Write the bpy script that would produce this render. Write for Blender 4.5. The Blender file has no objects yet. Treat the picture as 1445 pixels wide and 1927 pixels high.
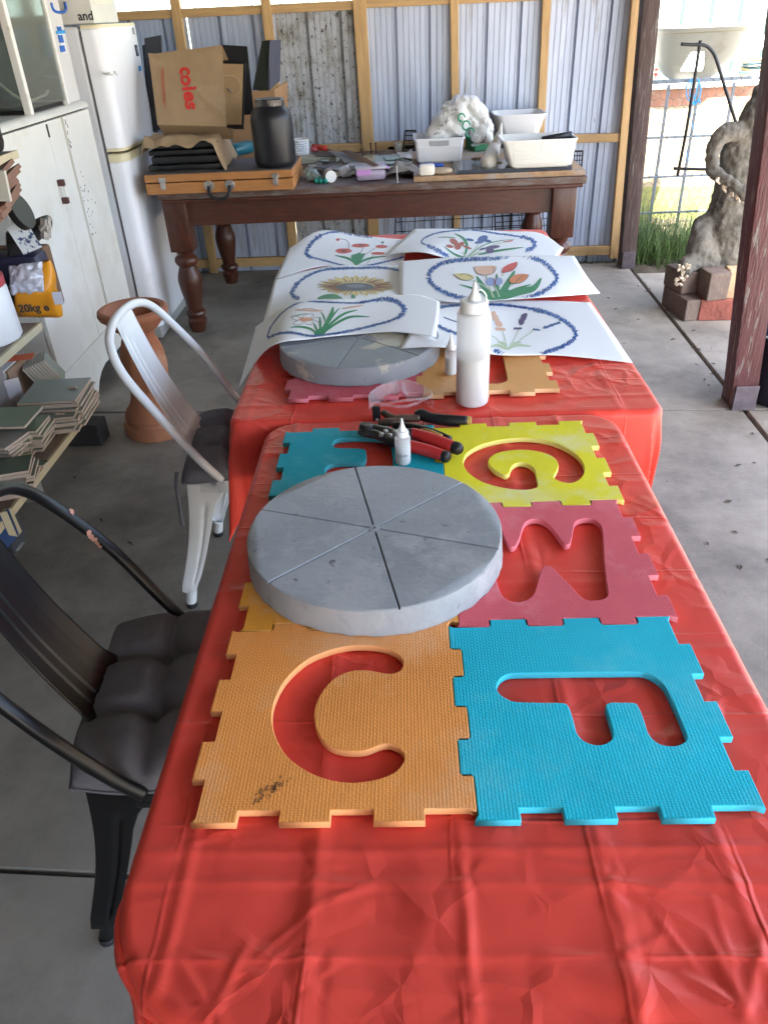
import bpy, bmesh, math, random
from mathutils import Vector, Matrix, noise
from mathutils.bvhtree import BVHTree

rnd = random.Random(7)
R = math.radians
scn = bpy.context.scene
COL = scn.collection

# ------------------------------------------------------------------ camera
F_PX, PITCH, ROLL, YAW = 1440.5, R(33.158), R(-2.792), R(-2.475)
TS, TZ = 0.31, 0.74                       # foam tile pitch, table height
MZ = TZ + 0.012                           # top of the foam tiles
CAM = Vector((0, 0, 2.3678 * TS + TZ + 0.012))
FW = Vector((math.sin(YAW) * math.cos(PITCH), math.cos(YAW) * math.cos(PITCH), -math.sin(PITCH)))
_r = Vector((math.cos(YAW), -math.sin(YAW), 0)); _u = _r.cross(FW)
CR = _r * math.cos(ROLL) + _u * math.sin(ROLL)
CU = -_r * math.sin(ROLL) + _u * math.cos(ROLL)
cd = bpy.data.cameras.new('camera'); cam = bpy.data.objects.new('camera', cd); COL.objects.link(cam)
cd.sensor_fit = 'VERTICAL'; cd.sensor_height = 24; cd.lens = 24 * F_PX / 1927
cd.clip_start = 0.02; cd.clip_end = 500
cam.matrix_world = Matrix(((CR.x, CU.x, -FW.x, CAM.x), (CR.y, CU.y, -FW.y, CAM.y), (CR.z, CU.z, -FW.z, CAM.z), (0, 0, 0, 1)))
scn.camera = cam
scn.render.resolution_x, scn.render.resolution_y = 767, 1024

# ------------------------------------------------------------------ light
SUN_EL, SUN_AZ = R(66), R(150)            # azimuth clockwise from +Y
sdir = Vector((math.sin(SUN_AZ) * math.cos(SUN_EL), math.cos(SUN_AZ) * math.cos(SUN_EL), math.sin(SUN_EL)))
w = bpy.data.worlds.new('World'); scn.world = w; w.use_nodes = True
nt = w.node_tree; bg = nt.nodes['Background']
sky = nt.nodes.new('ShaderNodeTexSky'); sky.sky_type = 'NISHITA'; sky.sun_disc = False
sky.sun_elevation = SUN_EL; sky.sun_rotation = SUN_AZ; sky.dust_density = 3.0; sky.air_density = 1.0; sky.ozone_density = 1.0
nt.links.new(sky.outputs[0], bg.inputs[0]); bg.inputs[1].default_value = 0.11
sl = bpy.data.lights.new('sun', 'SUN'); sl.energy = 5.0; sl.angle = R(0.53); sl.color = (1.0, 0.95, 0.88)
so = bpy.data.objects.new('sun', sl); COL.objects.link(so); so.location = sdir * 20
so.rotation_euler = sdir.to_track_quat('Z', 'Y').to_euler()
vs = scn.view_settings; vs.view_transform = 'Standard'; vs.look = 'None'; vs.exposure = 3.8; vs.gamma = 1
vs.use_curve_mapping = False
scn.cycles.use_denoising = True
scn.cycles.max_bounces = 10; scn.cycles.diffuse_bounces = 6; scn.cycles.transmission_bounces = 8
scn.cycles.sample_clamp_indirect = 8

# ------------------------------------------------------------------ measuring
def ray(px, py): return FW + CR * ((px - 722.5) / F_PX) - CU * ((py - 963.5) / F_PX)
def az(px, py, z=0.0): d = ray(px, py); return CAM + d * ((z - CAM.z) / d.z)
def ay(px, py, Y): d = ray(px, py); return CAM + d * ((Y - CAM.y) / d.y)
def ax(px, py, X): d = ray(px, py); return CAM + d * ((X - CAM.x) / d.x)
def V(*a): return Vector(a)
def lerp(a, b, t): return a + (b - a) * t
def nz(x, y, z=0.0, s=1.0): return noise.noise(Vector((x * s, y * s, z * s)))

# ------------------------------------------------------------------ materials
MATS = {}
def mat(name, col, rough=0.6, metal=0.0, var=0.0, vscale=6.0, bump=0.0, bscale=60.0, dirt=None, dscale=8.0, dthr=0.6,
        spec=0.5, trans=0.0, ior=1.45, sss=0.0, stretch=None, coat=0.0, dsoft=0.08, rvar=0.0, alpha=1.0, dirt2=None):
    if name in MATS: return MATS[name]
    m = bpy.data.materials.new(name); m.use_nodes = True; n = m.node_tree.nodes; L = m.node_tree.links.new
    b = n['Principled BSDF']
    b.inputs['Base Color'].default_value = (*col, 1); b.inputs['Roughness'].default_value = rough
    b.inputs['Metallic'].default_value = metal; b.inputs['Specular IOR Level'].default_value = spec
    b.inputs['Transmission Weight'].default_value = trans; b.inputs['IOR'].default_value = ior
    b.inputs['Alpha'].default_value = alpha
    if coat: b.inputs['Coat Weight'].default_value = coat; b.inputs['Coat Roughness'].default_value = 0.15
    if sss:
        b.inputs['Subsurface Weight'].default_value = sss; b.inputs['Subsurface Radius'].default_value = (0.02, 0.02, 0.02)
    tc = n.new('ShaderNodeTexCoord'); out = tc.outputs['Object']
    if stretch:
        mp = n.new('ShaderNodeMapping'); mp.inputs['Scale'].default_value = stretch; L(out, mp.inputs[0]); out = mp.outputs[0]
    csock = None
    if var:
        t = n.new('ShaderNodeTexNoise'); t.inputs['Scale'].default_value = vscale; t.inputs['Detail'].default_value = 8
        t.inputs['Roughness'].default_value = 0.65; L(out, t.inputs['Vector'])
        r = n.new('ShaderNodeValToRGB'); e = r.color_ramp.elements
        e[0].position = 0.3; e[1].position = 0.7
        e[0].color = (*[max(0, c * (1 - var)) for c in col], 1); e[1].color = (*[min(1, c * (1 + var)) for c in col], 1)
        L(t.outputs['Fac'], r.inputs[0]); csock = r.outputs[0]
        if rvar:
            mr = n.new('ShaderNodeMapRange'); mr.inputs[3].default_value = rough - rvar; mr.inputs[4].default_value = rough + rvar
            L(t.outputs['Fac'], mr.inputs[0]); L(mr.outputs[0], b.inputs['Roughness'])
    def mixin(dcol, sc, thr, soft, csock, det=6):
        t = n.new('ShaderNodeTexNoise'); t.inputs['Scale'].default_value = sc; t.inputs['Detail'].default_value = det
        t.inputs['Roughness'].default_value = 0.7; L(out, t.inputs['Vector'])
        r = n.new('ShaderNodeValToRGB'); e = r.color_ramp.elements
        e[0].position = thr - soft; e[1].position = thr + soft
        e[0].color = (0, 0, 0, 1); e[1].color = (1, 1, 1, 1); L(t.outputs['Fac'], r.inputs[0])
        mx = n.new('ShaderNodeMix'); mx.data_type = 'RGBA'
        L(r.outputs[0], mx.inputs[0]); mx.inputs[7].default_value = (*dcol, 1)
        if csock: L(csock, mx.inputs[6])
        else: mx.inputs[6].default_value = (*col, 1)
        return mx.outputs[2]
    if dirt: csock = mixin(dirt, dscale, dthr, dsoft, csock)
    if dirt2: csock = mixin(dirt2[0], dirt2[1], dirt2[2], dirt2[3], csock)
    if csock: L(csock, b.inputs['Base Color'])
    if bump:
        t = n.new('ShaderNodeTexNoise'); t.inputs['Scale'].default_value = bscale; t.inputs['Detail'].default_value = 5; L(out, t.inputs['Vector'])
        bp = n.new('ShaderNodeBump'); bp.inputs['Strength'].default_value = bump; bp.inputs['Distance'].default_value = 0.01
        L(t.outputs['Fac'], bp.inputs['Height']); L(bp.outputs[0], b.inputs['Normal'])
    MATS[name] = m
    return m

def foam(name, col, pale):
    """EVA foam: a woven relief of small offset bumps, slightly faded patches."""
    m = mat(name, col, 0.7, var=0.13, vscale=3.5, dirt=pale, dscale=5.5, dthr=0.62, dsoft=0.12, dirt2=([c * 0.45 for c in col], 38, 0.74, 0.03), spec=0.35)
    n = m.node_tree.nodes; L = m.node_tree.links.new; b = n['Principled BSDF']
    tc = n.new('ShaderNodeTexCoord')
    mp = n.new('ShaderNodeMapping'); L(tc.outputs['Object'], mp.inputs[0])
    br = n.new('ShaderNodeTexBrick'); br.offset = 0.5; br.squash = 1
    br.inputs['Scale'].default_value = 1.0; br.inputs['Brick Width'].default_value = 0.0062; br.inputs['Row Height'].default_value = 0.0042
    br.inputs['Mortar Size'].default_value = 0.0011; br.inputs['Mortar Smooth'].default_value = 1.0
    mp.inputs['Rotation'].default_value = (0, 0, R(90))
    L(mp.outputs[0], br.inputs['Vector'])
    bp = n.new('ShaderNodeBump'); bp.inputs['Strength'].default_value = 0.42; bp.inputs['Distance'].default_value = 0.0008; bp.invert = True
    L(br.outputs['Fac'], bp.inputs['Height']); L(bp.outputs[0], b.inputs['Normal'])
    return m

def crease_bump(m):
    """thin plastic: packing folds on a grid plus sharp crumple lines"""
    n = m.node_tree.nodes; L = m.node_tree.links.new; b = n['Principled BSDF']
    tc = n.new('ShaderNodeTexCoord')
    ns = n.new('ShaderNodeTexNoise'); ns.inputs['Scale'].default_value = 7; ns.inputs['Detail'].default_value = 3; L(tc.outputs['Object'], ns.inputs['Vector'])
    def warp(amt):
        ad = n.new('ShaderNodeVectorMath'); ad.operation = 'MULTIPLY_ADD'; L(ns.outputs['Color'], ad.inputs[0]); ad.inputs[1].default_value = (amt,) * 3; L(tc.outputs['Object'], ad.inputs[2]); return ad.outputs[0]
    br = n.new('ShaderNodeTexBrick'); br.offset = 0; br.inputs['Scale'].default_value = 1; br.inputs['Brick Width'].default_value = .1465; br.inputs['Row Height'].default_value = .1465
    br.inputs['Mortar Size'].default_value = .0042; br.inputs['Mortar Smooth'].default_value = 1.0
    mp = n.new('ShaderNodeMapping'); mp.inputs['Location'].default_value = (.1075, .062, 0); L(warp(.012), mp.inputs[0]); L(mp.outputs[0], br.inputs['Vector'])
    h = None
    def add(sock, k):
        nonlocal h
        mu = n.new('ShaderNodeMath'); mu.operation = 'MULTIPLY'; L(sock, mu.inputs[0]); mu.inputs[1].default_value = k
        if h is None: h = mu.outputs[0]
        else:
            a = n.new('ShaderNodeMath'); a.operation = 'ADD'; L(h, a.inputs[0]); L(mu.outputs[0], a.inputs[1]); h = a.outputs[0]
    n3 = n.new('ShaderNodeTexNoise'); n3.inputs['Scale'].default_value = 6; L(tc.outputs['Object'], n3.inputs['Vector'])
    m3 = n.new('ShaderNodeMapRange'); m3.inputs[1].default_value = .40; m3.inputs[2].default_value = .68; L(n3.outputs['Fac'], m3.inputs[0])
    m4 = n.new('ShaderNodeMath'); m4.operation = 'MULTIPLY'; L(br.outputs['Fac'], m4.inputs[0]); L(m3.outputs[0], m4.inputs[1])
    add(m4.outputs[0], .6)
    for sc, k, wv in ((5.0, 1.5, .14), (12.0, .7, .08)):
        vo = n.new('ShaderNodeTexVoronoi'); vo.feature = 'DISTANCE_TO_EDGE'; vo.inputs['Scale'].default_value = sc; L(warp(wv), vo.inputs['Vector'])
        rp = n.new('ShaderNodeMapRange'); rp.inputs[1].default_value = 0; rp.inputs[2].default_value = .13; rp.inputs[3].default_value = 1; rp.inputs[4].default_value = 0; L(vo.outputs['Distance'], rp.inputs[0])
        n2 = n.new('ShaderNodeTexNoise'); n2.inputs['Scale'].default_value = 3.1 + sc * .2; L(tc.outputs['Object'], n2.inputs['Vector'])
        mk = n.new('ShaderNodeMapRange'); mk.inputs[1].default_value = .44; mk.inputs[2].default_value = .66; L(n2.outputs['Fac'], mk.inputs[0])
        mm = n.new('ShaderNodeMath'); mm.operation = 'MULTIPLY'; L(rp.outputs[0], mm.inputs[0]); L(mk.outputs[0], mm.inputs[1]); add(mm.outputs[0], k)
    bp = n.new('ShaderNodeBump'); bp.inputs['Strength'].default_value = 1.0; bp.inputs['Distance'].default_value = .0028
    L(h, bp.inputs['Height']); L(bp.outputs[0], b.inputs['Normal'])

# ------------------------------------------------------------------ building
def tag(o, label=None, cat=None, group=None, kind=None):
    if label: o['label'] = label
    if cat: o['category'] = cat
    if group: o['group'] = group
    if kind: o['kind'] = kind
    return o
def islands(b):
    """split a collected shape into its separate pieces"""
    par = list(range(len(b.v)))
    def find(i):
        while par[i] != i: par[i] = par[par[i]]; i = par[i]
        return i
    for f in b.f:
        r0 = find(f[0])
        for i in f[1:]: par[find(i)] = r0
    gr = {}
    for f in b.f: gr.setdefault(find(f[0]), []).append(f)
    out = []
    for fs in gr.values():
        ids = sorted({i for f in fs for i in f}); mp = {k: j for j, k in enumerate(ids)}
        q = B(); q.v = [b.v[i] for i in ids]; q.f = [tuple(mp[i] for i in f) for f in fs]; out.append(q)
    return out
NTH = ['topmost', 'second', 'third', 'fourth', 'fifth', 'sixth', 'seventh', 'eighth', 'ninth', 'tenth', 'eleventh']
def attach(o, parent):
    if parent is not None:
        o.parent = parent
        o.matrix_parent_inverse = pinv(parent)
    return o
def wmat(o):
    m = Matrix.LocRotScale(o.location, o.rotation_euler, o.scale)
    if o.parent: m = wmat(o.parent) @ o.matrix_parent_inverse @ m
    return m
def pinv(o): return wmat(o).inverted()
def thing(name, label, cat, loc, group=None):
    o = bpy.data.objects.new(name, None); COL.objects.link(o); o.location = loc; o.empty_display_size = 0.1
    return tag(o, label, cat, group)
def link_mesh(name, me, m, parent=None, smooth=False):
    if m is not None:
        for x in (m if isinstance(m, (list, tuple)) else [m]): me.materials.append(x)
    if smooth: me.shade_smooth()
    o = bpy.data.objects.new(name, me); COL.objects.link(o)
    return attach(o, parent)
def poly(name, vs, fs, m, parent=None, smooth=False):
    me = bpy.data.meshes.new(name); me.from_pydata([tuple(v) for v in vs], [], fs); me.update()
    return link_mesh(name, me, m, parent, smooth)

class B:
    def __init__(s): s.v = []; s.f = []
    def add(s, vs, fs):
        k = len(s.v); s.v += [Vector(v) for v in vs]; s.f += [tuple(i + k for i in f) for f in fs]; return s
    def box(s, c, d, rot=None, bev=0.0):
        hx, hy, hz = d[0] / 2, d[1] / 2, d[2] / 2
        c = Vector(c)
        if bev <= 0:
            vs = [V(x, y, z) for z in (-hz, hz) for y in (-hy, hy) for x in (-hx, hx)]
            fs = [(0, 2, 3, 1), (4, 5, 7, 6), (0, 1, 5, 4), (2, 6, 7, 3), (0, 4, 6, 2), (1, 3, 7, 5)]
        else:
            bm = bmesh.new(); bmesh.ops.create_cube(bm, size=1)
            for q in bm.verts: q.co = V(q.co.x * d[0], q.co.y * d[1], q.co.z * d[2])
            bmesh.ops.bevel(bm, geom=bm.edges[:], offset=min(bev, hx * .9, hy * .9, hz * .9), segments=2, profile=0.5, affect='EDGES')
            bm.verts.index_update(); vs = [q.co.copy() for q in bm.verts]; fs = [[q.index for q in f.verts] for f in bm.faces]; bm.free()
        if rot is not None:
            M = rot if isinstance(rot, Matrix) else Matrix.Rotation(rot, 3, 'Z')
            vs = [M @ v for v in vs]
        return s.add([v + c for v in vs], fs)
    def tube(s, pts, r, seg=8, cap=True, flat=None):
        pts = [Vector(p) for p in pts]; n = len(pts)
        rs = r if isinstance(r, (list, tuple)) else [r] * n
        up = None; vs = []
        for i, p in enumerate(pts):
            t = (pts[min(i + 1, n - 1)] - pts[max(i - 1, 0)]).normalized()
            if up is None:
                up = V(0, 0, 1) if abs(t.z) < 0.9 else V(0, 1, 0)
            a = t.cross(up)
            if a.length < 1e-6: a = t.cross(V(1, 0, 0))
            a.normalize(); b2 = a.cross(t).normalized(); up = b2
            for k in range(seg):
                q = 2 * math.pi * k / seg
                f1, f2 = (flat or (1, 1))
                vs.append(p + a * math.cos(q) * rs[i] * f1 + b2 * math.sin(q) * rs[i] * f2)
        fs = [(i * seg + k, i * seg + (k + 1) % seg, (i + 1) * seg + (k + 1) % seg, (i + 1) * seg + k) for i in range(n - 1) for k in range(seg)]
        if cap: fs += [tuple(range(seg))[::-1], tuple((n - 1) * seg + k for k in range(seg))]
        return s.add(vs, fs)
    def lathe(s, prof, c=(0, 0, 0), seg=32, M=None, capb=True, capt=True):
        c = Vector(c); vs = []
        for r, z in prof:
            for k in range(seg):
                q = 2 * math.pi * k / seg; p = V(r * math.cos(q), r * math.sin(q), z)
                vs.append((M @ p if M else p) + c)
        n = len(prof)
        fs = [(i * seg + k, i * seg + (k + 1) % seg, (i + 1) * seg + (k + 1) % seg, (i + 1) * seg + k) for i in range(n - 1) for k in range(seg)]
        if capb: fs.append(tuple(range(seg))[::-1])
        if capt: fs.append(tuple((n - 1) * seg + k for k in range(seg)))
        return s.add(vs, fs)
    def prism(s, pts, z0, z1, M=None, cham=0.0):
        """polygon (x,y) anticlockwise, extruded z0..z1, optional top chamfer"""
        n = len(pts); vs = [V(x, y, z0) for x, y in pts]
        rings = [[(x, y) for x, y in pts]]
        if cham:
            cx = sum(p[0] for p in pts) / n; cy = sum(p[1] for p in pts) / n
            ins = []
            for x, y in pts:
                d = V(cx - x, cy - y, 0); l = d.length or 1; ins.append((x + d.x / l * cham, y + d.y / l * cham))
            vs += [V(x, y, z1 - cham) for x, y in pts] + [V(x, y, z1) for x, y in ins]; k = 3
        else:
            vs += [V(x, y, z1) for x, y in pts]; k = 2
        fs = [tuple(range(n))[::-1], tuple((k - 1) * n + i for i in range(n))]
        for j in range(k - 1): fs += [(j * n + i, j * n + (i + 1) % n, (j + 1) * n + (i + 1) % n, (j + 1) * n + i) for i in range(n)]
        if M: vs = [M @ v for v in vs]
        return s.add(vs, fs)
    def grid(s, fn, nu, nv, closed=False):
        vs = [fn(i / nu, j / nv) for j in range(nv + 1) for i in range(nu + 1)]
        fs = [(j * (nu + 1) + i, j * (nu + 1) + i + 1, (j + 1) * (nu + 1) + i + 1, (j + 1) * (nu + 1) + i) for j in range(nv) for i in range(nu)]
        return s.add(vs, fs)
    def xf(s, M):
        s.v = [M @ v for v in s.v]; return s
    def out(s, name, m, parent=None, smooth=False, fix=True):
        me = bpy.data.meshes.new(name); me.from_pydata([tuple(v) for v in s.v], [], s.f)
        if fix:
            bm = bmesh.new(); bm.from_mesh(me); bmesh.ops.recalc_face_normals(bm, faces=bm.faces[:]); bm.to_mesh(me); bm.free()
        me.update()
        o = link_mesh(name, me, m, parent, False)
        if smooth:
            me.shade_smooth()
            if smooth == 'auto':
                me.set_sharp_from_angle(angle=R(38))
        return o

def smooth_path(pts, k=6, closed=False):
    pts = [Vector(p) for p in pts]; n = len(pts); out = []
    rng = range(n if closed else n - 1)
    for i in rng:
        g = (lambda j: pts[j % n]) if closed else (lambda j: pts[max(0, min(n - 1, j))])
        p0, p1, p2, p3 = g(i - 1), g(i), g(i + 1), g(i + 2)
        for q in range(k):
            t = q / k
            out.append(0.5 * ((2 * p1) + (p2 - p0) * t + (2 * p0 - 5 * p1 + 4 * p2 - p3) * t * t + (3 * p1 - p0 - 3 * p2 + p3) * t ** 3))
    if not closed: out.append(pts[-1])
    return out

def flat_shape(outline, holes, z0, z1, bev=0.0):
    """2D outline with holes extruded between z0 and z1 (through a filled curve) -> mesh"""
    cu = bpy.data.curves.new('t', 'CURVE'); cu.dimensions = '2D'; cu.fill_mode = 'BOTH'
    cu.extrude = (z1 - z0) / 2 - bev; cu.bevel_depth = bev; cu.bevel_resolution = 1; cu.offset = -bev
    for ring in [outline] + holes:
        sp = cu.splines.new('POLY'); sp.points.add(len(ring) - 1); sp.use_cyclic_u = True
        for p, q in zip(sp.points, ring): p.co = (q[0], q[1], 0, 1)
    o = bpy.data.objects.new('t', cu); COL.objects.link(o)
    dg = bpy.context.evaluated_depsgraph_get(); me = bpy.data.meshes.new_from_object(o.evaluated_get(dg))
    bpy.data.objects.remove(o); bpy.data.curves.remove(cu)
    for v in me.vertices: v.co.z += (z0 + z1) / 2
    return me
def text_mesh(s, size=1.0, bold=0.0):
    cu = bpy.data.curves.new('t', 'FONT'); cu.body = s; cu.size = size; cu.align_x = 'CENTER'; cu.align_y = 'CENTER'; cu.offset = bold
    cu.resolution_u = 3
    o = bpy.data.objects.new('t', cu); COL.objects.link(o)
    dg = bpy.context.evaluated_depsgraph_get(); me = bpy.data.meshes.new_from_object(o.evaluated_get(dg))
    bpy.data.objects.remove(o); bpy.data.curves.remove(cu)
    return me
def put_text(name, s, size, M, m, parent, bold=0.0):
    me = text_mesh(s, size, bold); me.transform(M); me.materials.clear()
    return link_mesh(name, me, m, parent)
def frame_M(o, xd, yd):
    xd = Vector(xd).normalized(); zd = xd.cross(Vector(yd)).normalized(); y2 = zd.cross(xd)
    M = Matrix.Identity(4)
    for i in range(3): M[i][0] = xd[i]; M[i][1] = y2[i]; M[i][2] = zd[i]; M[i][3] = o[i]
    return M
def copy_tree(o, parent=None):
    c = o.copy(); COL.objects.link(c)
    if parent: c.parent = parent
    for ch in list(o.children): copy_tree(ch, c)
    return c
def recess(me, amp, sc):
    ns_ = [v.normal.copy() for v in me.vertices]
    for v, n_ in zip(me.vertices, ns_):
        v.co += n_ * (noise.noise(v.co * sc) * amp)
# ================================================================== SETTING
m_conc = mat('concrete_slab', (0.285, 0.258, 0.215), 0.75, var=0.2, vscale=2.2, bump=0.12, bscale=90, dirt=(0.14, 0.125, 0.105), dscale=1.6, dthr=0.56, dsoft=0.12, dirt2=((0.06, 0.055, 0.05), 30, 0.765, 0.015))
m_soil = mat('soil', (0.075, 0.06, 0.04), 0.95, var=0.3, vscale=14, bump=0.5, bscale=60)
m_joint = mat('joint_grit', (0.14, 0.12, 0.10), 0.95, var=0.4, vscale=60, bump=0.4, bscale=120)
m_timber = mat('pine_timber', (0.50, 0.32, 0.145), 0.6, var=0.18, vscale=5, stretch=(14, 14, 1.2), bump=0.1, bscale=20)
m_timber_h = mat('pine_timber_rail', (0.48, 0.31, 0.14), 0.6, var=0.18, vscale=5, stretch=(1.2, 14, 14), bump=0.1, bscale=20)
m_sheet = mat('painted_steel', (0.44, 0.50, 0.63), 0.42, metal=0.2, var=0.16, vscale=4, stretch=(4, 4, 0.4), dirt=(0.22, 0.19, 0.16), dscale=2.6, dthr=0.64, dsoft=0.07, dirt2=((0.03, 0.028, 0.03), 11, 0.70, 0.02))
m_sheet_mould = mat('mouldy_steel', (0.47, 0.50, 0.55), 0.55, metal=0.15, var=0.2, vscale=9, stretch=(1, 1, 0.7), dirt=(0.19, 0.18, 0.15), dscale=9, dthr=0.55, dsoft=0.12, dirt2=((0.025, 0.025, 0.02), 42, 0.60, 0.03))

gr = B(); gr.grid(lambda u, v: V(-45 + 90 * u, -45 + 90 * v, -0.06 + 0.02 * nz(u * 300, v * 300)), 90, 90)
ground = tag(gr.out('ground', mat('yard_ground', (0.27, 0.225, 0.165), 0.95, var=0.25, vscale=3, bump=0.4, bscale=25), smooth=True), kind='structure')

# concrete floor: slabs with gritty joints between them
bed = B(); bed.box((0.65, 0.95, -0.045), (6.8, 9.1, 0.03)); 
floor = tag(bed.out('floor', m_joint), kind='structure')
def joint_y(x, base): return base - 0.058 * x
XJ = [-2.75, 1.45, 4.05]; YJ = [-3.2, -1.25, 0.875, 3.085, 5.36]; g = 0.006
def jx(y): return 1.35 + 0.026 * y
for i in range(2):
    for j in range(4):
        def X(side, y): return (XJ[0] if side == 0 and i == 0 else XJ[2] if side == 1 and i == 1 else jx(y) + (g + .004 if side == 0 else -g - .004))
        q = []
        for sd, jj, sg in ((0, j, g), (1, j, g), (1, j + 1, -g), (0, j + 1, -g)):
            y0 = YJ[jj]; x0 = X(sd, y0); q.append((x0, joint_y(x0, y0) + sg))
        if i == 1 and j == 3:
            q = [q[0], q[1], (4.05, 4.95), (2.4, 4.98), (X(0, 5.0), 5.02)]
        s = B(); s.prism(q, -0.03, 0.0, cham=0.004); s.out('slab', m_conc, floor)

# loose leaf litter on the slabs
ll = B()
for k in range(170):
    z = rnd.random()
    if z < 0.30: x, y = rnd.uniform(0.75, 1.9), rnd.uniform(1.2, 4.8)
    elif z < 0.62: y = rnd.uniform(1.4, 5.0); x = jx(y) + rnd.gauss(0, 0.03)
    elif z < 0.75: x, y = rnd.gauss(1.55, .12), rnd.gauss(3.25, .12)
    else: x, y = rnd.uniform(-1.6, 0.6), rnd.uniform(0.4, 5.0)
    a = rnd.random() * 6.3; l = rnd.uniform(.006, .02) * (1.5 if rnd.random() < .1 else 1); wd = l * rnd.uniform(.2, .5)
    d = V(math.cos(a), math.sin(a), 0); e = V(-d.y, d.x, 0)
    ll.add([V(x, y, .002) - d * l, V(x, y, .006) + e * wd, V(x, y, .003) + d * l, V(x, y, .005) - e * wd], [(0, 1, 2, 3)])
tag(ll.out('leaf_litter', mat('dry_leaf', (0.07, 0.055, 0.04), 0.9, var=0.5, vscale=9)), 'small dark scraps of dry leaf scattered on the concrete', 'leaf litter', kind='stuff')

# roof over the whole carport (above the picture) and the closed left side
rf = B()
prof = []
x = -2.9
while x < 2.42:
    for dx, dz in ((0, 0), (.03, .03), (.06, .03), (.09, 0)): prof.append((x + dx, dz))
    x += .19
for k in range(len(prof) - 1):
    (x0, d0), (x1, d1) = prof[k], prof[k + 1]
    rf.add([(x0, -3.3, 2.36 + d0), (x1, -3.3, 2.36 + d1), (x1, 5.75, 2.36 + d1), (x0, 5.75, 2.36 + d0)], [(0, 1, 2, 3)])
roof = tag(rf.out('roof', mat('roof_steel', (0.13, 0.125, 0.12), 0.7, var=.2), fix=False), kind='structure')
bb = B(); bb.box((1.45, 1.2, 2.27), (.09, 9.0, .16)); bb.out('beam', m_timber, roof)
bb = B(); bb.box((-0.1, 5.42, 2.27), (5.5, .07, .16)); bb.out('beam', m_timber_h, roof)
sw = B(); 
for k in range(30):
    y0 = -3.2 + k * .29
    sw.add([(-2.62, y0, -.05), (-2.62, y0 + .24, -.05), (-2.62, y0 + .24, 2.4), (-2.62, y0, 2.4)], [(0, 1, 2, 3)])
    sw.add([(-2.62, y0 + .24, -.05), (-2.65, y0 + .265, -.05), (-2.65, y0 + .265, 2.4), (-2.62, y0 + .24, 2.4)], [(0, 1, 2, 3)])
    sw.add([(-2.65, y0 + .265, -.05), (-2.62, y0 + .29, -.05), (-2.62, y0 + .29, 2.4), (-2.65, y0 + .265, 2.4)], [(0, 1, 2, 3)])
tag(sw.out('side_wall', mat('dark_side_steel', (.16, .15, .14), .6, var=.3, vscale=4), fix=False), 'ribbed steel side wall behind the white cupboard and fridge', 'wall')  # plain dark tone, set low to cut bounced light

# ------------------------------------------------------------------ back wall of ribbed steel on a pine frame
WY = 5.43
bw = thing('shed_wall', 'pale blue ribbed steel back wall on a yellow pine frame behind the workbench', 'wall', (0, WY, 0))
def steel(x0, x1, z0, z1, m, seed):
    q = random.Random(seed); b = B(); pr = []
    x = x0; k = 0
    while x < x1 - .01:
        pitch = .0335; big = (k % 6 == 5)
        if big:
            pr += [(x, 0), (x + .008, 0), (x + .010, .034), (x + .026, .034), (x + .029, 0)]
        else:
            pr += [(x, 0), (x + .027, 0), (x + .0295, .0045), (x + .0315, .0045)]
        x += pitch; k += 1
    pr.append((x1, 0))
    pr = [p for p in pr if p[0] <= x1]
    lean = q.uniform(-.004, .004)
    for a in range(len(pr) - 1):
        (xa, da), (xb, db) = pr[a], pr[a + 1]
        if xb - xa < 1e-5: continue
        b.add([(xa, WY + da, z0), (xb, WY + db, z0), (xb + lean, WY + db, z1), (xa + lean, WY + da, z1)], [(0, 1, 2, 3)])
    b.out('metal_sheet', m, bw, fix=False)
xs = [-2.55, -1.80, -1.27, -0.74, -0.21, 0.33, 0.86, 1.46]
for i in range(len(xs) - 1):
    steel(xs[i] + .0012, xs[i + 1] - .0012, -.05, 1.545, m_sheet_mould if abs(xs[i] + .74) < .01 else m_sheet, i)
def bar2(p, q, wd, dp, name, m, parent, bev=.003):
    """squared timber from p to q in the wall plane (front face centre line), wd across, dp deep behind"""
    p = Vector(p); q = Vector(q); t = (q - p).normalized(); n = V(0, -1, 0); s = t.cross(n).normalized()
    M = Matrix((s, n, t)).transposed()
    b = B(); b.box((p + q) / 2 - n * dp / 2, (wd, dp, (q - p).length), M, bev); return b.out(name, m, parent)
FYW = WY - .050
def stud(xt, yt, xb, yb, wd, zt=2.2, zb=.0):
    a = ay(xt, yt, FYW); b = ay(xb, yb, FYW); d = (a - b) / (a.z - b.z)
    bar2(b + d * (zb - b.z), b + d * (zt - b.z), wd, .045, 'stud', m_timber, bw)
stud(328, 0, 341, 90, .055)
stud(498.5, 0, 506.5, 70, .055)
stud(669.5, 0, 688, 280, .040); stud(682, 0, 698.5, 280, .038)
stud(854.5, 0, 856.5, 180, .048); stud(1029, 0, 1020, 190, .048); stud(1201, 0, 1165, 400, .075)
def rail(xs, y0, y1, wd, x0m=None):
    a = ay(xs[0], y0, FYW + .012); b = ay(xs[1], y1, FYW + .012)
    if x0m is not None: a = a + (b - a) * ((x0m - a.x) / (b.x - a.x))
    bar2(a, b, wd, .030, 'rail', m_timber_h, bw)
rail((240, 664), 30, 9.5, .046, -2.5); 
a = ay(240, 30, FYW + .012); b = ay(664, 9.5, FYW + .012)
c = b + (b - a) * ((1.40 - b.x) / (b.x - a.x)); bar2(b + V(.06, 0, 0.005), c, .046, .030, 'rail', m_timber_h, bw)
rail((1060, 1168), 262, 259, .05); rail((600, 860), 280, 272, .05); rail((700, 1012), 276, 264, .05)
rail((375, 680), 497, 487, .06, -2.3); rail((700, 1160), 486, 471, .06)

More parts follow.
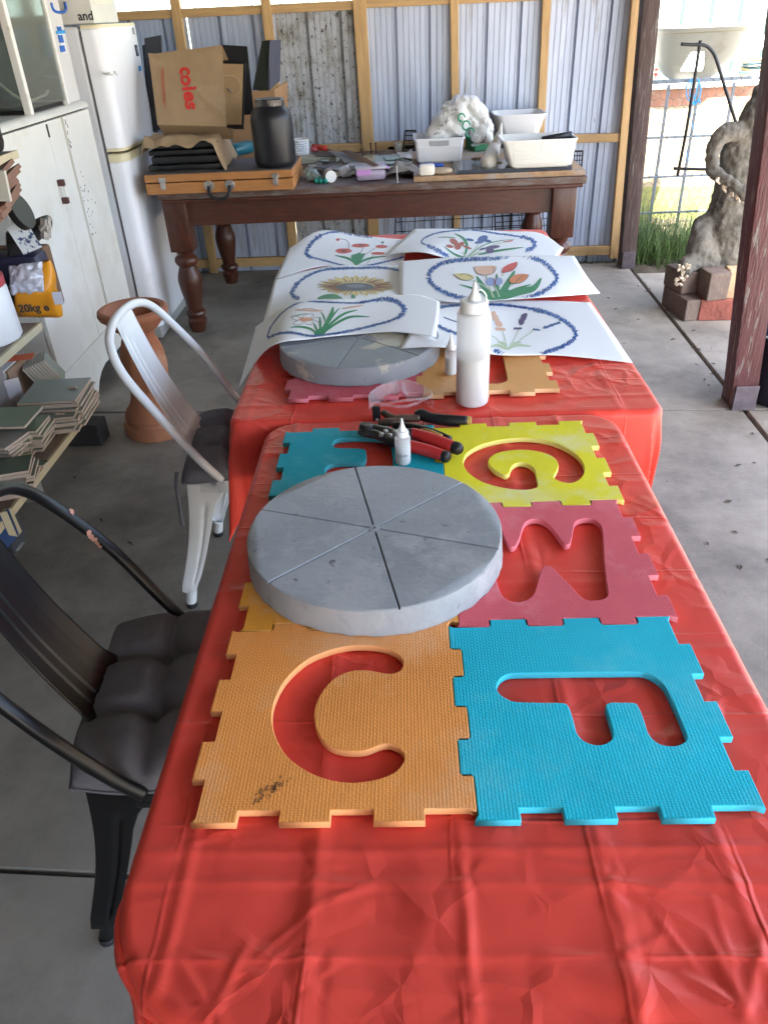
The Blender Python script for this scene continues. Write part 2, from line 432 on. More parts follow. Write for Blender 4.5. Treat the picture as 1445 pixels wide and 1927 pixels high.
# dark weathered posts
m_post = mat('weathered_post', (0.075, 0.048, 0.042), 0.8, var=0.45, vscale=6, stretch=(16, 16, 1.0), bump=0.7, bscale=14, dirt=(0.20, 0.18, 0.16), dscale=5, dthr=0.62, dsoft=.05)
m_postred = mat('flaking_maroon_post', (0.085, 0.024, 0.024), 0.55, var=0.3, vscale=5, stretch=(10, 10, 1.2), bump=0.5, bscale=14, dirt=(0.17, 0.145, 0.125), dscale=5.5, dthr=0.585, dsoft=.025)
m_stir = mat('painted_stirrup', (0.13, 0.105, 0.115), 0.55, metal=.4, var=.3, vscale=20)
def post(name, label, c0, c1, wd, m, seed):
    t = thing(name, label, 'post', (c0.x, c0.y, 0)); q = random.Random(seed)
    b = B(); d = (c1 - c0) / (c1.z - c0.z); n = 26
    def fn(u, v):
        z = .02 + (2.3 - .02) * v; c = c0 + d * (z - c0.z)
        k = (u * 4) % 4; s = int(k) % 4; f = k - int(k)
        P = [(-1, -1), (1, -1), (1, 1), (-1, 1)]; a_, b_ = P[s], P[(s + 1) % 4]
        x, y = a_[0] + (b_[0] - a_[0]) * f, a_[1] + (b_[1] - a_[1]) * f
        r = 1 - .06 * (abs(x * y) ** 3) + .035 * nz(x * 2, y * 2, z * 1.5, 1.3) 
        return V(c.x + x * wd / 2 * r, c.y + y * wd / 2 * r, z)
    b.grid(fn, 24, n); b.out('timber', m, t, smooth='auto')
    cc = c0 + d * (.05 - c0.z)
    for sy in (-1, 1):
        s = B(); s.box((cc.x, cc.y + sy * (wd / 2 + .006), .055), (wd * .86, .007, .11), bev=.002)
        s.out('steel_stirrup', m_stir, t)
pb = (az(1168, 505) + az(1193, 506)) / 2; pb.y += .05
p1 = ay(1227, 0, pb.y - .05); p1.y = pb.y
post('timber_post', 'dark rough timber post with grey weathered grain at the right end of the steel wall', pb, p1, .098, m_post, 1)
nb = (az(1372, 765) + az(1420, 772)) / 2; nb.y += .045
n1 = ay(1474, 190, nb.y - .05); n1.y = nb.y
post('timber_post', 'maroon painted timber post with flaking paint in front of the cement sculpture', nb, n1, .112, m_postred, 2)

# ------------------------------------------------------------------ yard behind: fence panel, wall, boundary fence
m_galv = mat('galvanised', (0.11, 0.135, 0.17), 0.5, metal=0.4, var=.2, vscale=20)
GY = 5.62
gp = thing('mesh_fence', 'galvanised bar fence panel covered with chicken wire between the post and the sculpture', 'fence', (2.0, GY, 0))
topz = ay(1330, 150, GY).z
zs = [topz, ay(1290, 257, GY).z, ay(1290, 331, GY).z, ay(1290, 398, GY).z, .06]
for k, z in enumerate(zs):
    b = B(); b.box((2.25, GY, z), (1.75, .016, .022 if k == 0 else .014), bev=.002); b.out('crossbar', m_galv, gp)
for px in (1254, 1310, 1375, 1438):
    x = ay(px, 200, GY).x
    b = B(); b.box((x, GY + .016, (topz - .012) / 2), (.018, .013, topz - .03), bev=.002); b.out('upright', m_galv, gp)
for x in (2.55, 2.85, 3.1):
    b = B(); b.box((x, GY + .016, (topz - .012) / 2), (.018, .013, topz - .03), bev=.002); b.out('upright', m_galv, gp)
cw = B(); hs = .034
def hexpt(x, z): return V(x + .02 * nz(x * 3, z * 3, 1), GY - .012 + .01 * nz(x * 5, z * 5, 9), z + .022 * nz(x * 2.5, z * 3, 5))
for r_ in range(24):
    for c_ in range(20):
        z0 = .10 + r_ * hs * 1.5; x0 = 1.42 + c_ * hs * 1.75 + (hs * .875 if r_ % 2 else 0)
        if z0 > topz: continue
        P = [hexpt(x0, z0 + hs), hexpt(x0 + hs * .875, z0 + hs * .5), hexpt(x0 + hs * .875, z0 - hs * .5), hexpt(x0, z0 - hs)]
        for a_, b_ in ((0, 1), (1, 2), (2, 3)): cw.tube([P[a_], P[b_]], .0016, 3, False)
tag(cw.out('chicken_wire', mat('thin_wire', (0.11, 0.10, 0.09), 0.5, metal=.6), gp, fix=False), kind='stuff')

YW = 6.55
zt = ay(1300, 166, YW).z; zo = ay(1300, 199, YW).z; zg = ay(1290, 349, YW).z
rw = thing('rendered_wall', 'cream rendered garden wall with rust red top band and yellow green foot', 'wall', (2.6, YW, 0))
for z0, z1, yo, m, nm in ((-.1, zg, -.012, mat('green_foot', (0.22, 0.225, 0.075), 0.9, var=.15, vscale=6, bump=.2), 'base_course'),
                      (zg, zo, 0, mat('cream_render', (0.33, 0.275, 0.175), 0.9, var=.12, vscale=5, bump=.3, bscale=30, dirt=(0.36, 0.25, 0.16), dscale=3, dthr=.62), 'render'),
                      (zo, zt, .004, mat('rust_band', (0.30, 0.15, 0.10), 0.9, var=.25, vscale=7, dirt=(0.38, 0.31, 0.25), dscale=6, dthr=.6), 'top_band')):
    b = B(); b.box((2.7, YW + .08 + yo, (z0 + z1) / 2), (4.2, .16, z1 - z0 - .001)); b.out(nm, m, rw)
b = B(); b.box((2.7, YW + .085, zt + .02), (4.25, .22, .039), bev=.006); b.out('coping', mat('pale_coping', (0.72, 0.70, 0.66), .85, var=.1), rw)

FY = 8.3
bf = thing('boundary_fence', 'tall pale mint ribbed steel boundary fence beyond the shed', 'fence', (0, FY, 0))
m_mint = mat('mint_steel', (0.25, 0.33, 0.285), 0.5, var=.05, vscale=3)
m_mint2 = mat('mint_rail', (0.50, 0.66, 0.58), 0.5)
for k in range(15):
    x0 = -6.0 + k * .78
    b = B(); pr = []
    for j in range(3):
        s0 = x0 + j * .26
        pr += [(s0, 0), (s0 + .085, 0), (s0 + .088, .004), (s0 + .091, 0), (s0 + .178, 0), (s0 + .195, .05), (s0 + .243, .05)]
    pr.append((x0 + .778, 0))
    for a_ in range(len(pr) - 1):
        (xa, da), (xb, db) = pr[a_], pr[a_ + 1]
        b.add([(xa, FY + da, 0), (xb, FY + db, 0), (xb, FY + db, 3.1), (xa, FY + da, 3.1)], [(0, 1, 2, 3)])
    b.out('metal_sheet', m_mint, bf, fix=False)
b = B(); b.box((0, FY - .03, 3.12), (12, .09, .05)); b.out('top_rail', m_mint2, bf)

# unseen brick wall added behind the viewer to block light from the left
hw = thing('added_light_block', 'unseen brick wall added behind the viewer to block light', 'wall', (-1.3, -1.9, 0))
b = B(); b.box((-1.35, -1.95, 1.2), (2.7, .1, 2.5)); b.out('added_brickwork', mat('light_block_brick', (.15, .08, .06), .9, var=.25, vscale=9, bump=.3), hw)

# ================================================================== YARD THINGS
def qslab_b(quad, th, b=None, back=V(0, 1, 0)):
    """slab whose front face has four measured corners (px,py,Y), th thick backwards"""
    P = [ay(*q) for q in quad]; b = b or B()
    n = (P[1] - P[0]).cross(P[3] - P[0]).normalized()
    if n.dot(back) < 0: n = -n
    Q = [p + n * th for p in P]
    b.add(P + Q, [(0, 1, 2, 3), (7, 6, 5, 4), (0, 4, 5, 1), (1, 5, 6, 2), (2, 6, 7, 3), (3, 7, 4, 0)])
    return b
def single(o, label, cat, group=None, kind=None): return tag(o, label, cat, group, kind)

# white basin on the garden wall, arched notch in its front
zb = zt + .04; TYc = YW + .06
xl, xr = ay(1243, 45, TYc - .2).x, ay(1415, 60, TYc - .2).x
ztop = ay(1330, 48, TYc - .2).z; Wd = (xr - xl) / 2; cx = (xl + xr) / 2
tb = B(); nu, nv = 220, 80
def tubf(u, v):
    a = 2 * math.pi * u; k = (1 - (1 - v) ** 2.6) ** .5 * .72 + .28 * v ** .4 if v > 0 else .12
    k = max(k, .12 + .88 * (v ** .45) * .6)
    c, s = math.cos(a), math.sin(a)
    q = 1 / (abs(c) ** 3.2 + abs(s) ** 3.2) ** (1 / 3.2)
    lip = 1.05 if v > .93 else 1
    return V(cx + Wd * k * lip * c * q, TYc + (.05 + .19 * v) * min(1, k * 1.3) * lip * s * q, zb + (ztop - zb) * v)
tb.grid(tubf, nu, nv)
ncx = ay(1312, 120, TYc - .2).x; nzt = ay(1318, 95, TYc - .2).z; nw = abs(ay(1336, 130, TYc - .2).x - ay(1288, 130, TYc - .2).x) / 2
ff = []
for f in tb.f:
    c = sum((tb.v[i] for i in f), V(0, 0, 0)) / 4
    t = (c.z - zb) / (nzt - zb)
    if c.y < TYc - .08 and .05 < t < 1 and abs(c.x - ncx) < nw * (1 - .5 * t ** 2): continue
    ff.append(f)
tb.f = ff
ob = tb.out('basin', mat('basin_white', (0.20, 0.205, 0.19), .45, var=.06, vscale=4, dirt=(.15, .14, .12), dscale=4, dthr=.66), smooth=True)
bm = bmesh.new(); bm.from_mesh(ob.data); bmesh.ops.remove_doubles(bm, verts=bm.verts[:], dist=1e-5); bmesh.ops.solidify(bm, geom=bm.faces[:], thickness=-.014); bm.to_mesh(ob.data); bm.free()
single(ob, 'old white basin with a gap in its front standing on the garden wall', 'basin')

# coiled hose beside it
hb = thing('garden_hose', 'coil of dark green and tan hose lying on the wall right of the basin', 'hose', (2.5, YW, zt))
hc = ay(1430, 145, YW + .05)
for k in range(7):
    pts = []
    rr = .26 + .03 * rnd.random()
    for i in range(40):
        a = 2 * math.pi * i / 40
        pts.append(V(hc.x + .14 + rr * math.cos(a) + .01 * math.sin(3 * a + k), hc.y + .02 + (rr * .32) * math.sin(a), zt + .055 + .017 * k + .012 * math.sin(2 * a + k)))
    b = B(); b.tube(pts + [pts[0]], .0115, 8, False)
    b.out('hose_loop', mat('hose_green', (0.05, 0.10, 0.11), .45) if k % 3 else mat('hose_tan', (0.45, 0.33, 0.17), .5), hb, smooth=True)
b = B(); b.tube([ay(1360, 190, 7.2), ay(1450, 60, 7.2)], .04, 12)
st = ay(1360, 190, 7.2); b = B(); b.tube([V(st.x, 7.2, 0), st + V(0, 0, .15), ay(1455, 58, 7.2)], .034, 12)
single(b.out('white_pipe', mat('white_pvc', (.8, .8, .78), .4), smooth=True), 'white pipe leaning diagonally behind the basin and hose', 'pipe')
b = B()
for k in range(9):
    c_ = ay(1234, 130, 7.0) + V(rnd.gauss(0, .025), rnd.gauss(0, .02), rnd.gauss(0, .03)); b.lathe([(.002, -.012), (.02, 0), (.002, .012)], c_, 7)
b.tube([V(ay(1234, 130, 7.0).x, 7.0, 0), ay(1234, 132, 7.0)], .005, 5)
single(b.out('red_flower', mat('red_petal', (.65, .06, .04), .6)), 'small red flower beside the dark post beyond the fence', 'flower')

# blue twine hanging on the fence
tw = thing('blue_twine', 'tangled blue twine knotted on the fence top bar and hanging in a long loop', 'twine', ay(1310, 150, GY - .03))
m_tw = mat('blue_twine', (.03, .28, .62), .7)
TY = GY - .035
def px3(pts, Y): return [ay(x, y, Y + rnd.uniform(-.006, .006)) for x, y in pts]
for pts in ([(1300, 148), (1291, 165), (1293, 185), (1303, 195)], [(1312, 148), (1318, 165), (1315, 185), (1308, 196)], [(1308, 146), (1304, 170), (1307, 196)], [(1314, 150), (1309, 175), (1305, 194)], [(1302, 150), (1297, 178), (1306, 196)]):
    b = B(); b.tube(smooth_path(px3(pts, TY)), .0035, 5); b.out('strand', m_tw, tw)
b = B(); b.tube(smooth_path(px3([(1298, 190), (1306, 196), (1314, 188), (1316, 194)], TY - .01)), .006, 6); b.out('knot', m_tw, tw)
b = B(); b.tube(smooth_path(px3([(1304, 196), (1300, 212), (1299, 225), (1306, 245), (1310, 262), (1313, 285), (1306, 305), (1299, 311), (1293, 295), (1291, 275), (1295, 262)], TY)), .0022, 5); b.out('hanging_loop', m_tw, tw)

# ------------------------------------------------------------------ cement sculpture on bricks
SY = 4.33
def sp(x, y, Y=SY): return ay(1240 + x / 4.0976, 150 + y / 4.0976, Y)
SPM = 4.0976 * 330.0   # zoom pixels per metre near the sculpture
class Blob:
    def __init__(s): s.b = B()
    def ell(s, c, r):
        s.b.lathe([(max(.001, math.sin(math.pi * i / 10)) , -math.cos(math.pi * i / 10)) for i in range(11)], (0, 0, 0), 18)
        n = 11 * 18
        for i in range(len(s.b.v) - n, len(s.b.v)): s.b.v[i] = V(s.b.v[i].x * r[0], s.b.v[i].y * r[1], s.b.v[i].z * r[2]) + c
        return s
    def tube(s, pts, rs, flat=None): s.b.tube(smooth_path(pts, 4), [q for q in interp(rs, 4)], 14, True, flat); return s
    def mesh(s, name, m, parent, vox, amp, sc, amp2=0, sc2=0, dec=0):
        o = s.b.out(name, None, None)
        md = o.modifiers.new('r', 'REMESH'); md.mode = 'VOXEL'; md.voxel_size = vox
        ms = o.modifiers.new('s', 'SMOOTH'); ms.factor = .5; ms.iterations = 4
        if dec: mdd = o.modifiers.new('d', 'DECIMATE'); mdd.ratio = dec
        dg = bpy.context.evaluated_depsgraph_get(); me = bpy.data.meshes.new_from_object(o.evaluated_get(dg))
        old = o.data; bpy.data.objects.remove(o); bpy.data.meshes.remove(old)
        recess(me, amp, sc); me.update()
        if amp2: recess(me, amp2, sc2); me.update()
        me.name = name; me.materials.clear()
        return link_mesh(name, me, m, parent, True)
def interp(rs, k):
    out = []
    for i in range(len(rs) - 1):
        for q in range(k): out.append(lerp(rs[i], rs[i + 1], q / k))
    return out + [rs[-1]]
m_cem = mat('grey_cement', (0.145, 0.132, 0.108), .95, var=.28, vscale=7, bump=.8, bscale=45, dirt=(.075, .066, .052), dscale=8, dthr=.56, dsoft=.08, dirt2=((.27, .27, .25), 12, .66, .05))
scu = thing('cement_sculpture', 'unfinished grey cement figure with a looping arm standing on bricks by the fence', 'sculpture', sp(540, 1480) * 1)
k = 1 / SPM
bl = Blob()
bl.tube([sp(560, 1470, SY), sp(560, 1250), sp(580, 1000), sp(625, 750), sp(670, 560), sp(730, 380)], [185 * k, 192 * k, 188 * k, 168 * k, 145 * k, 125 * k], (1, .8))
bl.tube([sp(660, 400), sp(615, 520), sp(605, 650), sp(610, 780)], [85 * k, 112 * k, 125 * k, 135 * k], (1, .7))
bl.tube([sp(420, 1450, SY - .02), sp(330, 1330, SY - .05), sp(330, 1150, SY - .02), sp(420, 1060)], [75 * k, 110 * k, 80 * k, 50 * k])
bl.tube([sp(400, 1420, SY - .05), sp(270, 1400, SY - .09), sp(205, 1440, SY - .13), sp(185, 1500, SY - .15)], [85 * k, 70 * k, 58 * k, 40 * k])
bl.tube([sp(700, 480), sp(600, 400, SY - .05), sp(490, 420, SY - .07), sp(420, 510, SY - .08), sp(415, 640, SY - .1), sp(450, 725, SY - .12), sp(560, 800, SY - .2), sp(700, 920, SY - .24)], [70 * k, 62 * k, 60 * k, 58 * k, 50 * k, 44 * k, 38 * k, 34 * k])
bl.tube([sp(800, 90), sp(740, 200, SY - .03), sp(700, 340, SY - .05), sp(760, 470, SY - .06), sp(790, 640, SY - .08)], [60 * k, 85 * k, 80 * k, 75 * k, 40 * k], (1, .55))
bl.tube([sp(800, 90), sp(880, 250, SY - .03), sp(860, 430, SY - .06), sp(800, 640, SY - .09)], [55 * k, 110 * k, 95 * k, 30 * k], (1, .6))
bl.ell(sp(820, 80), (90 * k, 70 * k, 55 * k))
bl.mesh('figure', m_cem, scu, .0070, .015, 9, .0075, 38)
# shell chips pressed into the arm edge and foot
m_chip = mat('shell_chip', (.55, .45, .33), .35, var=.5, vscale=25)
for cs, nn, sdx in (([(450, 780), (500, 830), (540, 880), (600, 910), (640, 930)], 26, SY - .17), ([(165, 1450), (190, 1480), (170, 1530), (140, 1560), (220, 1440)], 30, SY - .2)):
    for q in range(nn):
        a_ = cs[q % len(cs)]; c_ = sp(a_[0] + rnd.gauss(0, 16), a_[1] + rnd.gauss(0, 14), sdx + rnd.uniform(-.012, .012))
        b = B(); b.box(c_, (rnd.uniform(.010, .022), rnd.uniform(.006, .012), rnd.uniform(.008, .018)), Matrix.Rotation(rnd.random() * 3, 3, 'Y') @ Matrix.Rotation(rnd.random() * 3, 3, 'X'), .002)
        b.out('shell_chip', m_chip, scu)
m_rod = mat('black_rod', (.018, .018, .02), .5, var=.4, vscale=30)
RY = 4.62
for pts in ([(1317, 76), (1303, 170), (1290, 250), (1274, 331)], [(1281, 83), (1300, 84), (1324, 85), (1338, 95), (1348, 115), (1368, 180), (1390, 250)], [(1267, 317), (1300, 318), (1345, 319)]):
    b = B(); b.tube(smooth_path([ay(x, y, RY) for x, y in pts], 5), .0085, 10); b.out('steel_rod', m_rod, scu, smooth=True)

# bricks under it
m_brick = mat('red_brick', (.27, .085, .06), .9, var=.25, vscale=12, bump=.6, bscale=50, dirt=(.07, .035, .03), dscale=16, dthr=.66, dsoft=.03)
m_bgrey = mat('brown_brick', (.17, .125, .10), .9, var=.2, vscale=12, bump=.5, bscale=50)
m_bcream = mat('cream_brick', (.52, .36, .21), .9, var=.15, vscale=10, bump=.4, bscale=50)
def brick(c, d, rot, m, lab, chip=0, seed=1):
    b = B(); n = 5
    def fn_face(u, v): pass
    b.box((0, 0, 0), d, None, .006); Mx = Matrix.Rotation(rot, 4, 'Z'); Mx.translation = Vector(c)
    if chip:
        for v_ in b.v:
            if v_.z < 0 and v_.x > 0: v_.x -= d[0] * .55 * min(1, (-v_.z) / (d[2] * .5))
    for v_ in b.v: v_ += Vector((nz(v_.x, v_.y, v_.z + seed, 40), nz(v_.y, v_.z, v_.x + seed, 40), nz(v_.z, v_.x, v_.y, 40))) * .004
    b.xf(Mx); return single(b.out('brick', m), lab, 'brick', 'bricks under the sculpture')
b0 = az(1316, 605)
brick((b0.x + .15, b0.y + .075, .057), (.31, .15, .114), R(-3), m_brick, 'cracked red brick lying flat in front under the sculpture', seed=1)
brick((b0.x - .055, b0.y + .16, .057), (.10, .30, .114), R(8), m_bgrey, 'dark brown brick on edge left of the red one', seed=2)
brick((b0.x + .35, b0.y + .30, .057), (.5, .2, .114), 0, m_bgrey, 'brown brick in the lower row behind the red one', seed=3)
brick((b0.x + .055, b0.y + .115, .188), (.115, .24, .145), R(6), m_bgrey, 'grey brown upper brick at the left under the sculpture', seed=4)
brick((b0.x + .195, b0.y + .135, .188), (.115, .24, .145), R(-8), m_bcream, 'broken cream brick in the upper row under the sculpture', 1, seed=5)
brick((b0.x + .345, b0.y + .14, .186), (.13, .24, .14), R(3), mat('pale_grey_brick', (.25, .22, .19), .9, var=.2, vscale=12, bump=.5), 'pale grey upper brick right of the broken cream one', seed=6)
brick((b0.x - .06, b0.y + .22, .175), (.10, .2, .115), R(12), m_bgrey, 'dark brick upright under the foot of the sculpture', seed=7)

# dark pot at the right edge
pc = az(1478, 770); b = B(); b.lathe([(.10, 0), (.125, .03), (.14, .15), (.15, .28), (.158, .29), (.158, .31), (.14, .31), (.135, .26), (.12, .1), (.01, .09)], (pc.x, pc.y + .1, 0), 40, capt=True)
single(b.out('plant_pot', mat('black_plastic_pot', (.012, .012, .02), .4), smooth='auto'), 'round black plastic pot right of the maroon post at the picture edge', 'pot')

# grass along the fence foot
gb = B()
def blade(x, y, h, lean, a, wd):
    d = V(math.cos(a), math.sin(a), 0); e = V(-d.y, d.x, 0)
    pts = [V(x, y, -.05) + d * (lean * t * t) + V(0, 0, h * (t - .25 * lean / h * t ** 2)) for t in (0, .35, .7, 1)]
    vs = []
    for i, p in enumerate(pts):
        wv = wd * (1 - i / 3.05); vs += [p - e * wv, p + e * wv]
    gb.add(vs, [(0, 1, 3, 2), (2, 3, 5, 4), (4, 5, 7, 6)])
for k_ in range(3200):
    x = rnd.uniform(1.50, 2.7); y = rnd.gauss(5.50, .2)
    if y < 5.16: y = 5.16 + rnd.random() * .1
    h = rnd.uniform(.12, .42) * (1.25 if x < 1.72 else 1) ; blade(x, y, h, rnd.uniform(.05, .34), rnd.random() * 6.3, rnd.uniform(.0016, .0038))
for k_ in range(90):
    x = rnd.uniform(1.5, 2.4); y = rnd.gauss(5.45, .1); blade(x, y, rnd.uniform(.4, .62), rnd.uniform(.1, .3), rnd.random() * 6.3, .0018)
for k_ in range(150):
    x = rnd.uniform(.75, 1.42); blade(x, rnd.gauss(5.36, .02), rnd.uniform(.05, .16), rnd.uniform(.02, .1), rnd.random() * 6.3, .0014)
tag(gb.out('grass', mat('green_grass', (.06, .11, .022), .6, var=.5, vscale=8), fix=False), 'clump of long green grass growing at the foot of the fence', 'grass', kind='stuff')
sb = B(); sb.grid(lambda u, v: V(1.50 + 2.6 * u, 5.02 + 2.0 * v, -.025 + .05 * abs(nz(u * 14, v * 14)) - .02 * (v < .02)), 60, 46)
tag(sb.out('soil', m_soil, smooth=True), kind='structure')

# ================================================================== WORKBENCH
m_wood = mat('dark_red_wood', (0.075, 0.024, 0.013), .38, var=.35, vscale=5, stretch=(2, 14, 14), bump=.15, bscale=24, dirt=(.11, .048, .027), dscale=6, dthr=.64, dsoft=.05)
m_woodl = mat('turned_wood', (0.066, 0.021, 0.012), .33, var=.35, vscale=7, stretch=(9, 9, 2), dirt=(.15, .065, .035), dscale=9, dthr=.66, dsoft=.04)
BZ = .755; BY0 = 4.14; BY1 = 5.28
bx0 = ay(292, 352, BY0).x; bx1 = ay(1104, 345, BY0).x
wb = thing('workbench', 'heavy dark red wooden table with turned legs against the steel wall', 'table', ((bx0 + bx1) / 2, (BY0 + BY1) / 2, 0))
bxc = (bx0 + bx1) / 2; bw_ = bx1 - bx0
for k_ in range(4):
    d_ = (BY1 - BY0) / 4; b = B(); b.box((bxc, BY0 + d_ * (k_ + .5), BZ - .0175), (bw_, d_ - .002, .035), bev=.006); b.out('plank', mat('dusty_top', (.11, .06, .042), .6, var=.3, vscale=5, stretch=(2, 9, 9), dirt=(.15, .13, .115), dscale=5, dthr=.54), wb)
b = B(); b.box((bxc, BY0 + .02, BZ - .044), (bw_ - .03, .03, .018), bev=.006); b.out('moulding', m_wood, wb)
b = B(); b.box((bxc, BY0 + .075, BZ - .053 - .062), (bw_ - .2, .03, .124), bev=.002); b.out('apron', m_wood, wb)
b = B(); b.box((bxc, BY1 - .1, BZ - .053 - .062), (bw_ - .2, .03, .124), bev=.002); b.out('apron', m_wood, wb)
for sx in (bx0 + .105, bx1 - .09):
    b = B(); b.box((sx, (BY0 + BY1) / 2, BZ - .115), (.03, BY1 - BY0 - .3, .124), bev=.002); b.out('apron', m_wood, wb)
def leg(x, y):
    b = B(); s = .062
    b.box((x, y, BZ - .053 - .125), (.122, .122, .25), bev=.006)
    zt_ = BZ - .053 - .25
    pf = [(.058, zt_), (.047, zt_ - .012), (.044, zt_ - .025), (.060, zt_ - .04), (.064, zt_ - .058), (.056, zt_ - .075), (.046, zt_ - .085), (.050, zt_ - .10), (.062, zt_ - .135), (.066, zt_ - .165), (.060, zt_ - .215), (.050, zt_ - .265), (.043, zt_ - .30), (.040, zt_ - .325), (.055, zt_ - .335), (.058, zt_ - .347), (.05, zt_ - .36), (.044, zt_ - .37), (.056, zt_ - .385), (.05, zt_ - .41), (.040, 0)]
    b.lathe(pf[::-1], (x, y, 0), 28); return b.out('leg', m_woodl, wb, smooth='auto')
lx0 = ay(331, 400, BY0 + .04).x; lx1 = ay(1060, 385, BY0 + .04).x
for x, y in ((lx0, BY0 + .085), (lx1, BY0 + .085), (lx0 + .02, BY1 - .13), (lx1, BY1 - .13)): leg(x, y)

# wire racks under and behind the bench
m_wire = mat('black_wire', (.012, .012, .014), .45, metal=.3)
def rack(name, lab, P, nu, nv, r=.0028):
    t = thing(name, lab, 'wire rack', (P[0] + P[2]) / 2)
    for i in range(nu + 1):
        f = i / nu; b = B(); b.tube([P[0].lerp(P[1], f), P[3].lerp(P[2], f)], r * (1.7 if i in (0, nu) else 1), 5); b.out('wire', m_wire, t)
    for j in range(nv + 1):
        f = j / nv; b = B(); b.tube([P[0].lerp(P[3], f), P[1].lerp(P[2], f)], r * (1.7 if j in (0, nv) else 1), 5); b.out('wire', m_wire, t)
rack('wire_rack', 'large black wire grid panel leaning against the wall under the bench', [ay(745, 400, 5.2), ay(1000, 385, 5.2), V(ay(1000, 470, 5.05).x, 5.05, .01), V(ay(738, 470, 5.05).x, 5.05, .01)], 14, 7)
rack('wire_rack', 'second black wire grid panel behind the right bench leg', [ay(930, 395, 5.3), ay(1035, 385, 5.3), V(ay(1045, 490, 5.3).x, 5.28, .01), V(ay(935, 490, 5.3).x, 5.28, .01)], 7, 9)
rack('wire_rack', 'black wire basket end standing behind the small white basket', [ay(762, 246, 5.15), ay(782, 246, 5.15), ay(780, 300, 5.15), ay(757, 300, 5.15)], 5, 6, .003)
rack('wire_rack', 'black wire basket end sticking out right of the long white tub', [ay(1075, 285, 5.15), ay(1096, 284, 5.15), ay(1092, 335, 5.15), ay(1076, 335, 5.15)], 4, 6, .003)

# --- wooden case at the left
CY0 = 4.10
cz0 = BZ + .001
c_l, c_r = ay(273, 343, CY0).x, ay(552, 339, CY0).x
ctz = ay(410, 325, CY0).z; chh = ctz - cz0; cdp = .42
cmid = cz0 + chh * .60
cs_ = thing('wooden_case', 'flat varnished wooden carry case with metal latches and black handle on the bench', 'case', ((c_l + c_r) / 2, CY0 + cdp / 2, cz0))
m_case = mat('varnished_wood', (.42, .185, .062), .35, var=.18, vscale=5, stretch=(2, 12, 12))
m_ctop = mat('dusty_case_top', (.10, .085, .075), .8, var=.25, vscale=6)
cw_ = c_r - c_l; cxx = (c_l + c_r) / 2
b = B(); b.box((cxx, CY0 + cdp / 2, (cz0 + cmid - .003) / 2), (cw_, cdp, cmid - .003 - cz0), bev=.003); b.out('base', m_case, cs_)
b = B(); b.box((cxx, CY0 + cdp / 2, (cmid + .002 + ctz) / 2), (cw_, cdp, ctz - cmid - .002), bev=.003); b.out('lid', m_case, cs_)
b = B(); b.box((cxx, CY0 + cdp / 2, ctz + .0015), (cw_ - .012, cdp - .012, .003)); b.out('top_panel', m_ctop, cs_)
m_chrome = mat('worn_chrome', (.55, .53, .5), .3, metal=.9, var=.2, vscale=30)
for px in (306, 519):
    x = ay(px, 340, CY0).x; b = B(); b.box((x, CY0 - .004, cmid + .012), (.034, .006, .024), bev=.002); b.box((x, CY0 - .005, cmid - .016), (.026, .006, .032), bev=.002); b.box((x, CY0 - .010, cmid - .006), (.016, .006, .036), bev=.002); b.out('latch', m_chrome, cs_)
hx0, hx1 = ay(394, 350, CY0).x, ay(433, 350, CY0).x
for x in (hx0, hx1):
    b = B(); b.lathe([(.026, 0), (.024, .004), (.01, .006)], (x, CY0, cmid - .022), 20, Matrix.Rotation(R(90), 3, 'X')); b.out('handle_plate', m_chrome, cs_, smooth='auto')
b = B(); hz = cmid - .026
b.tube(smooth_path([V(hx0, CY0 - .01, hz), V(hx0 + .003, CY0 - .03, hz - .03), V(hx0 + .03, CY0 - .035, hz - .052), V(hx1 - .03, CY0 - .035, hz - .052), V(hx1 - .003, CY0 - .03, hz - .03), V(hx1, CY0 - .01, hz)]), .0085, 10); b.out('handle', mat('black_rubber', (.012, .012, .013), .5), cs_, smooth=True)

# --- black folders in torn paper
m_blk = mat('black_board', (.009, .009, .010), .45, var=.3, vscale=10, dirt=(.028, .028, .028), dscale=8, dthr=.6)
m_kraft = mat('brown_kraft', (.34, .235, .135), .8, var=.1, vscale=8, bump=.1, bscale=60)
zc = ctz + .003
fl, fr = ay(277, 300, 4.2).x, ay(415, 300, 4.2).x
zz = zc
fobs = [('lowest', .030, .0, .01), ('second', .038, .015, -.02), ('third', .028, -.01, .03), ('top', .034, .02, .0)]
for i, (nm, h, dx, ry) in enumerate(fobs):
    b = B(); b.box(((fl + fr) / 2 + dx, 4.32 + .01 * i, zz + h / 2), ((fr - fl) * (1 - .05 * i), .27, h - .004), Matrix.Rotation(ry, 3, 'Z'), .006)
    single(b.out('black_folder', m_blk, smooth='auto'), f'{nm} black folder in the stack lying on the wooden case', 'folder', 'black folders on the wooden case'); zz += h
zf = zz
# crumpled kraft sheet over the stack
b = B()
def kr(u, v):
    x = lerp(fl - .02, fr + .045, u); y = lerp(4.15, 4.50, v)
    z = zf + .012 + .03 * abs(nz(u * 3.2, v * 2.5, 2)) + .012 * nz(u * 8, v * 7)
    e = max(0, (u - .86) / .14); z -= e * .135; x -= e * .012
    f = max(0, (.12 - v) / .12); z -= f * .025 * (1 + nz(u * 6, 0, 3)); 
    e2 = max(0, (.06 - u) / .06); z -= e2 * .06
    return V(x, y, z)
b.grid(kr, 44, 30); o = b.out('torn_paper', m_kraft, smooth='auto', fix=False); md = o.modifiers.new('s', 'SOLIDIFY'); md.thickness = .0012
single(o, 'crumpled brown paper draped over the black folder stack', 'paper')
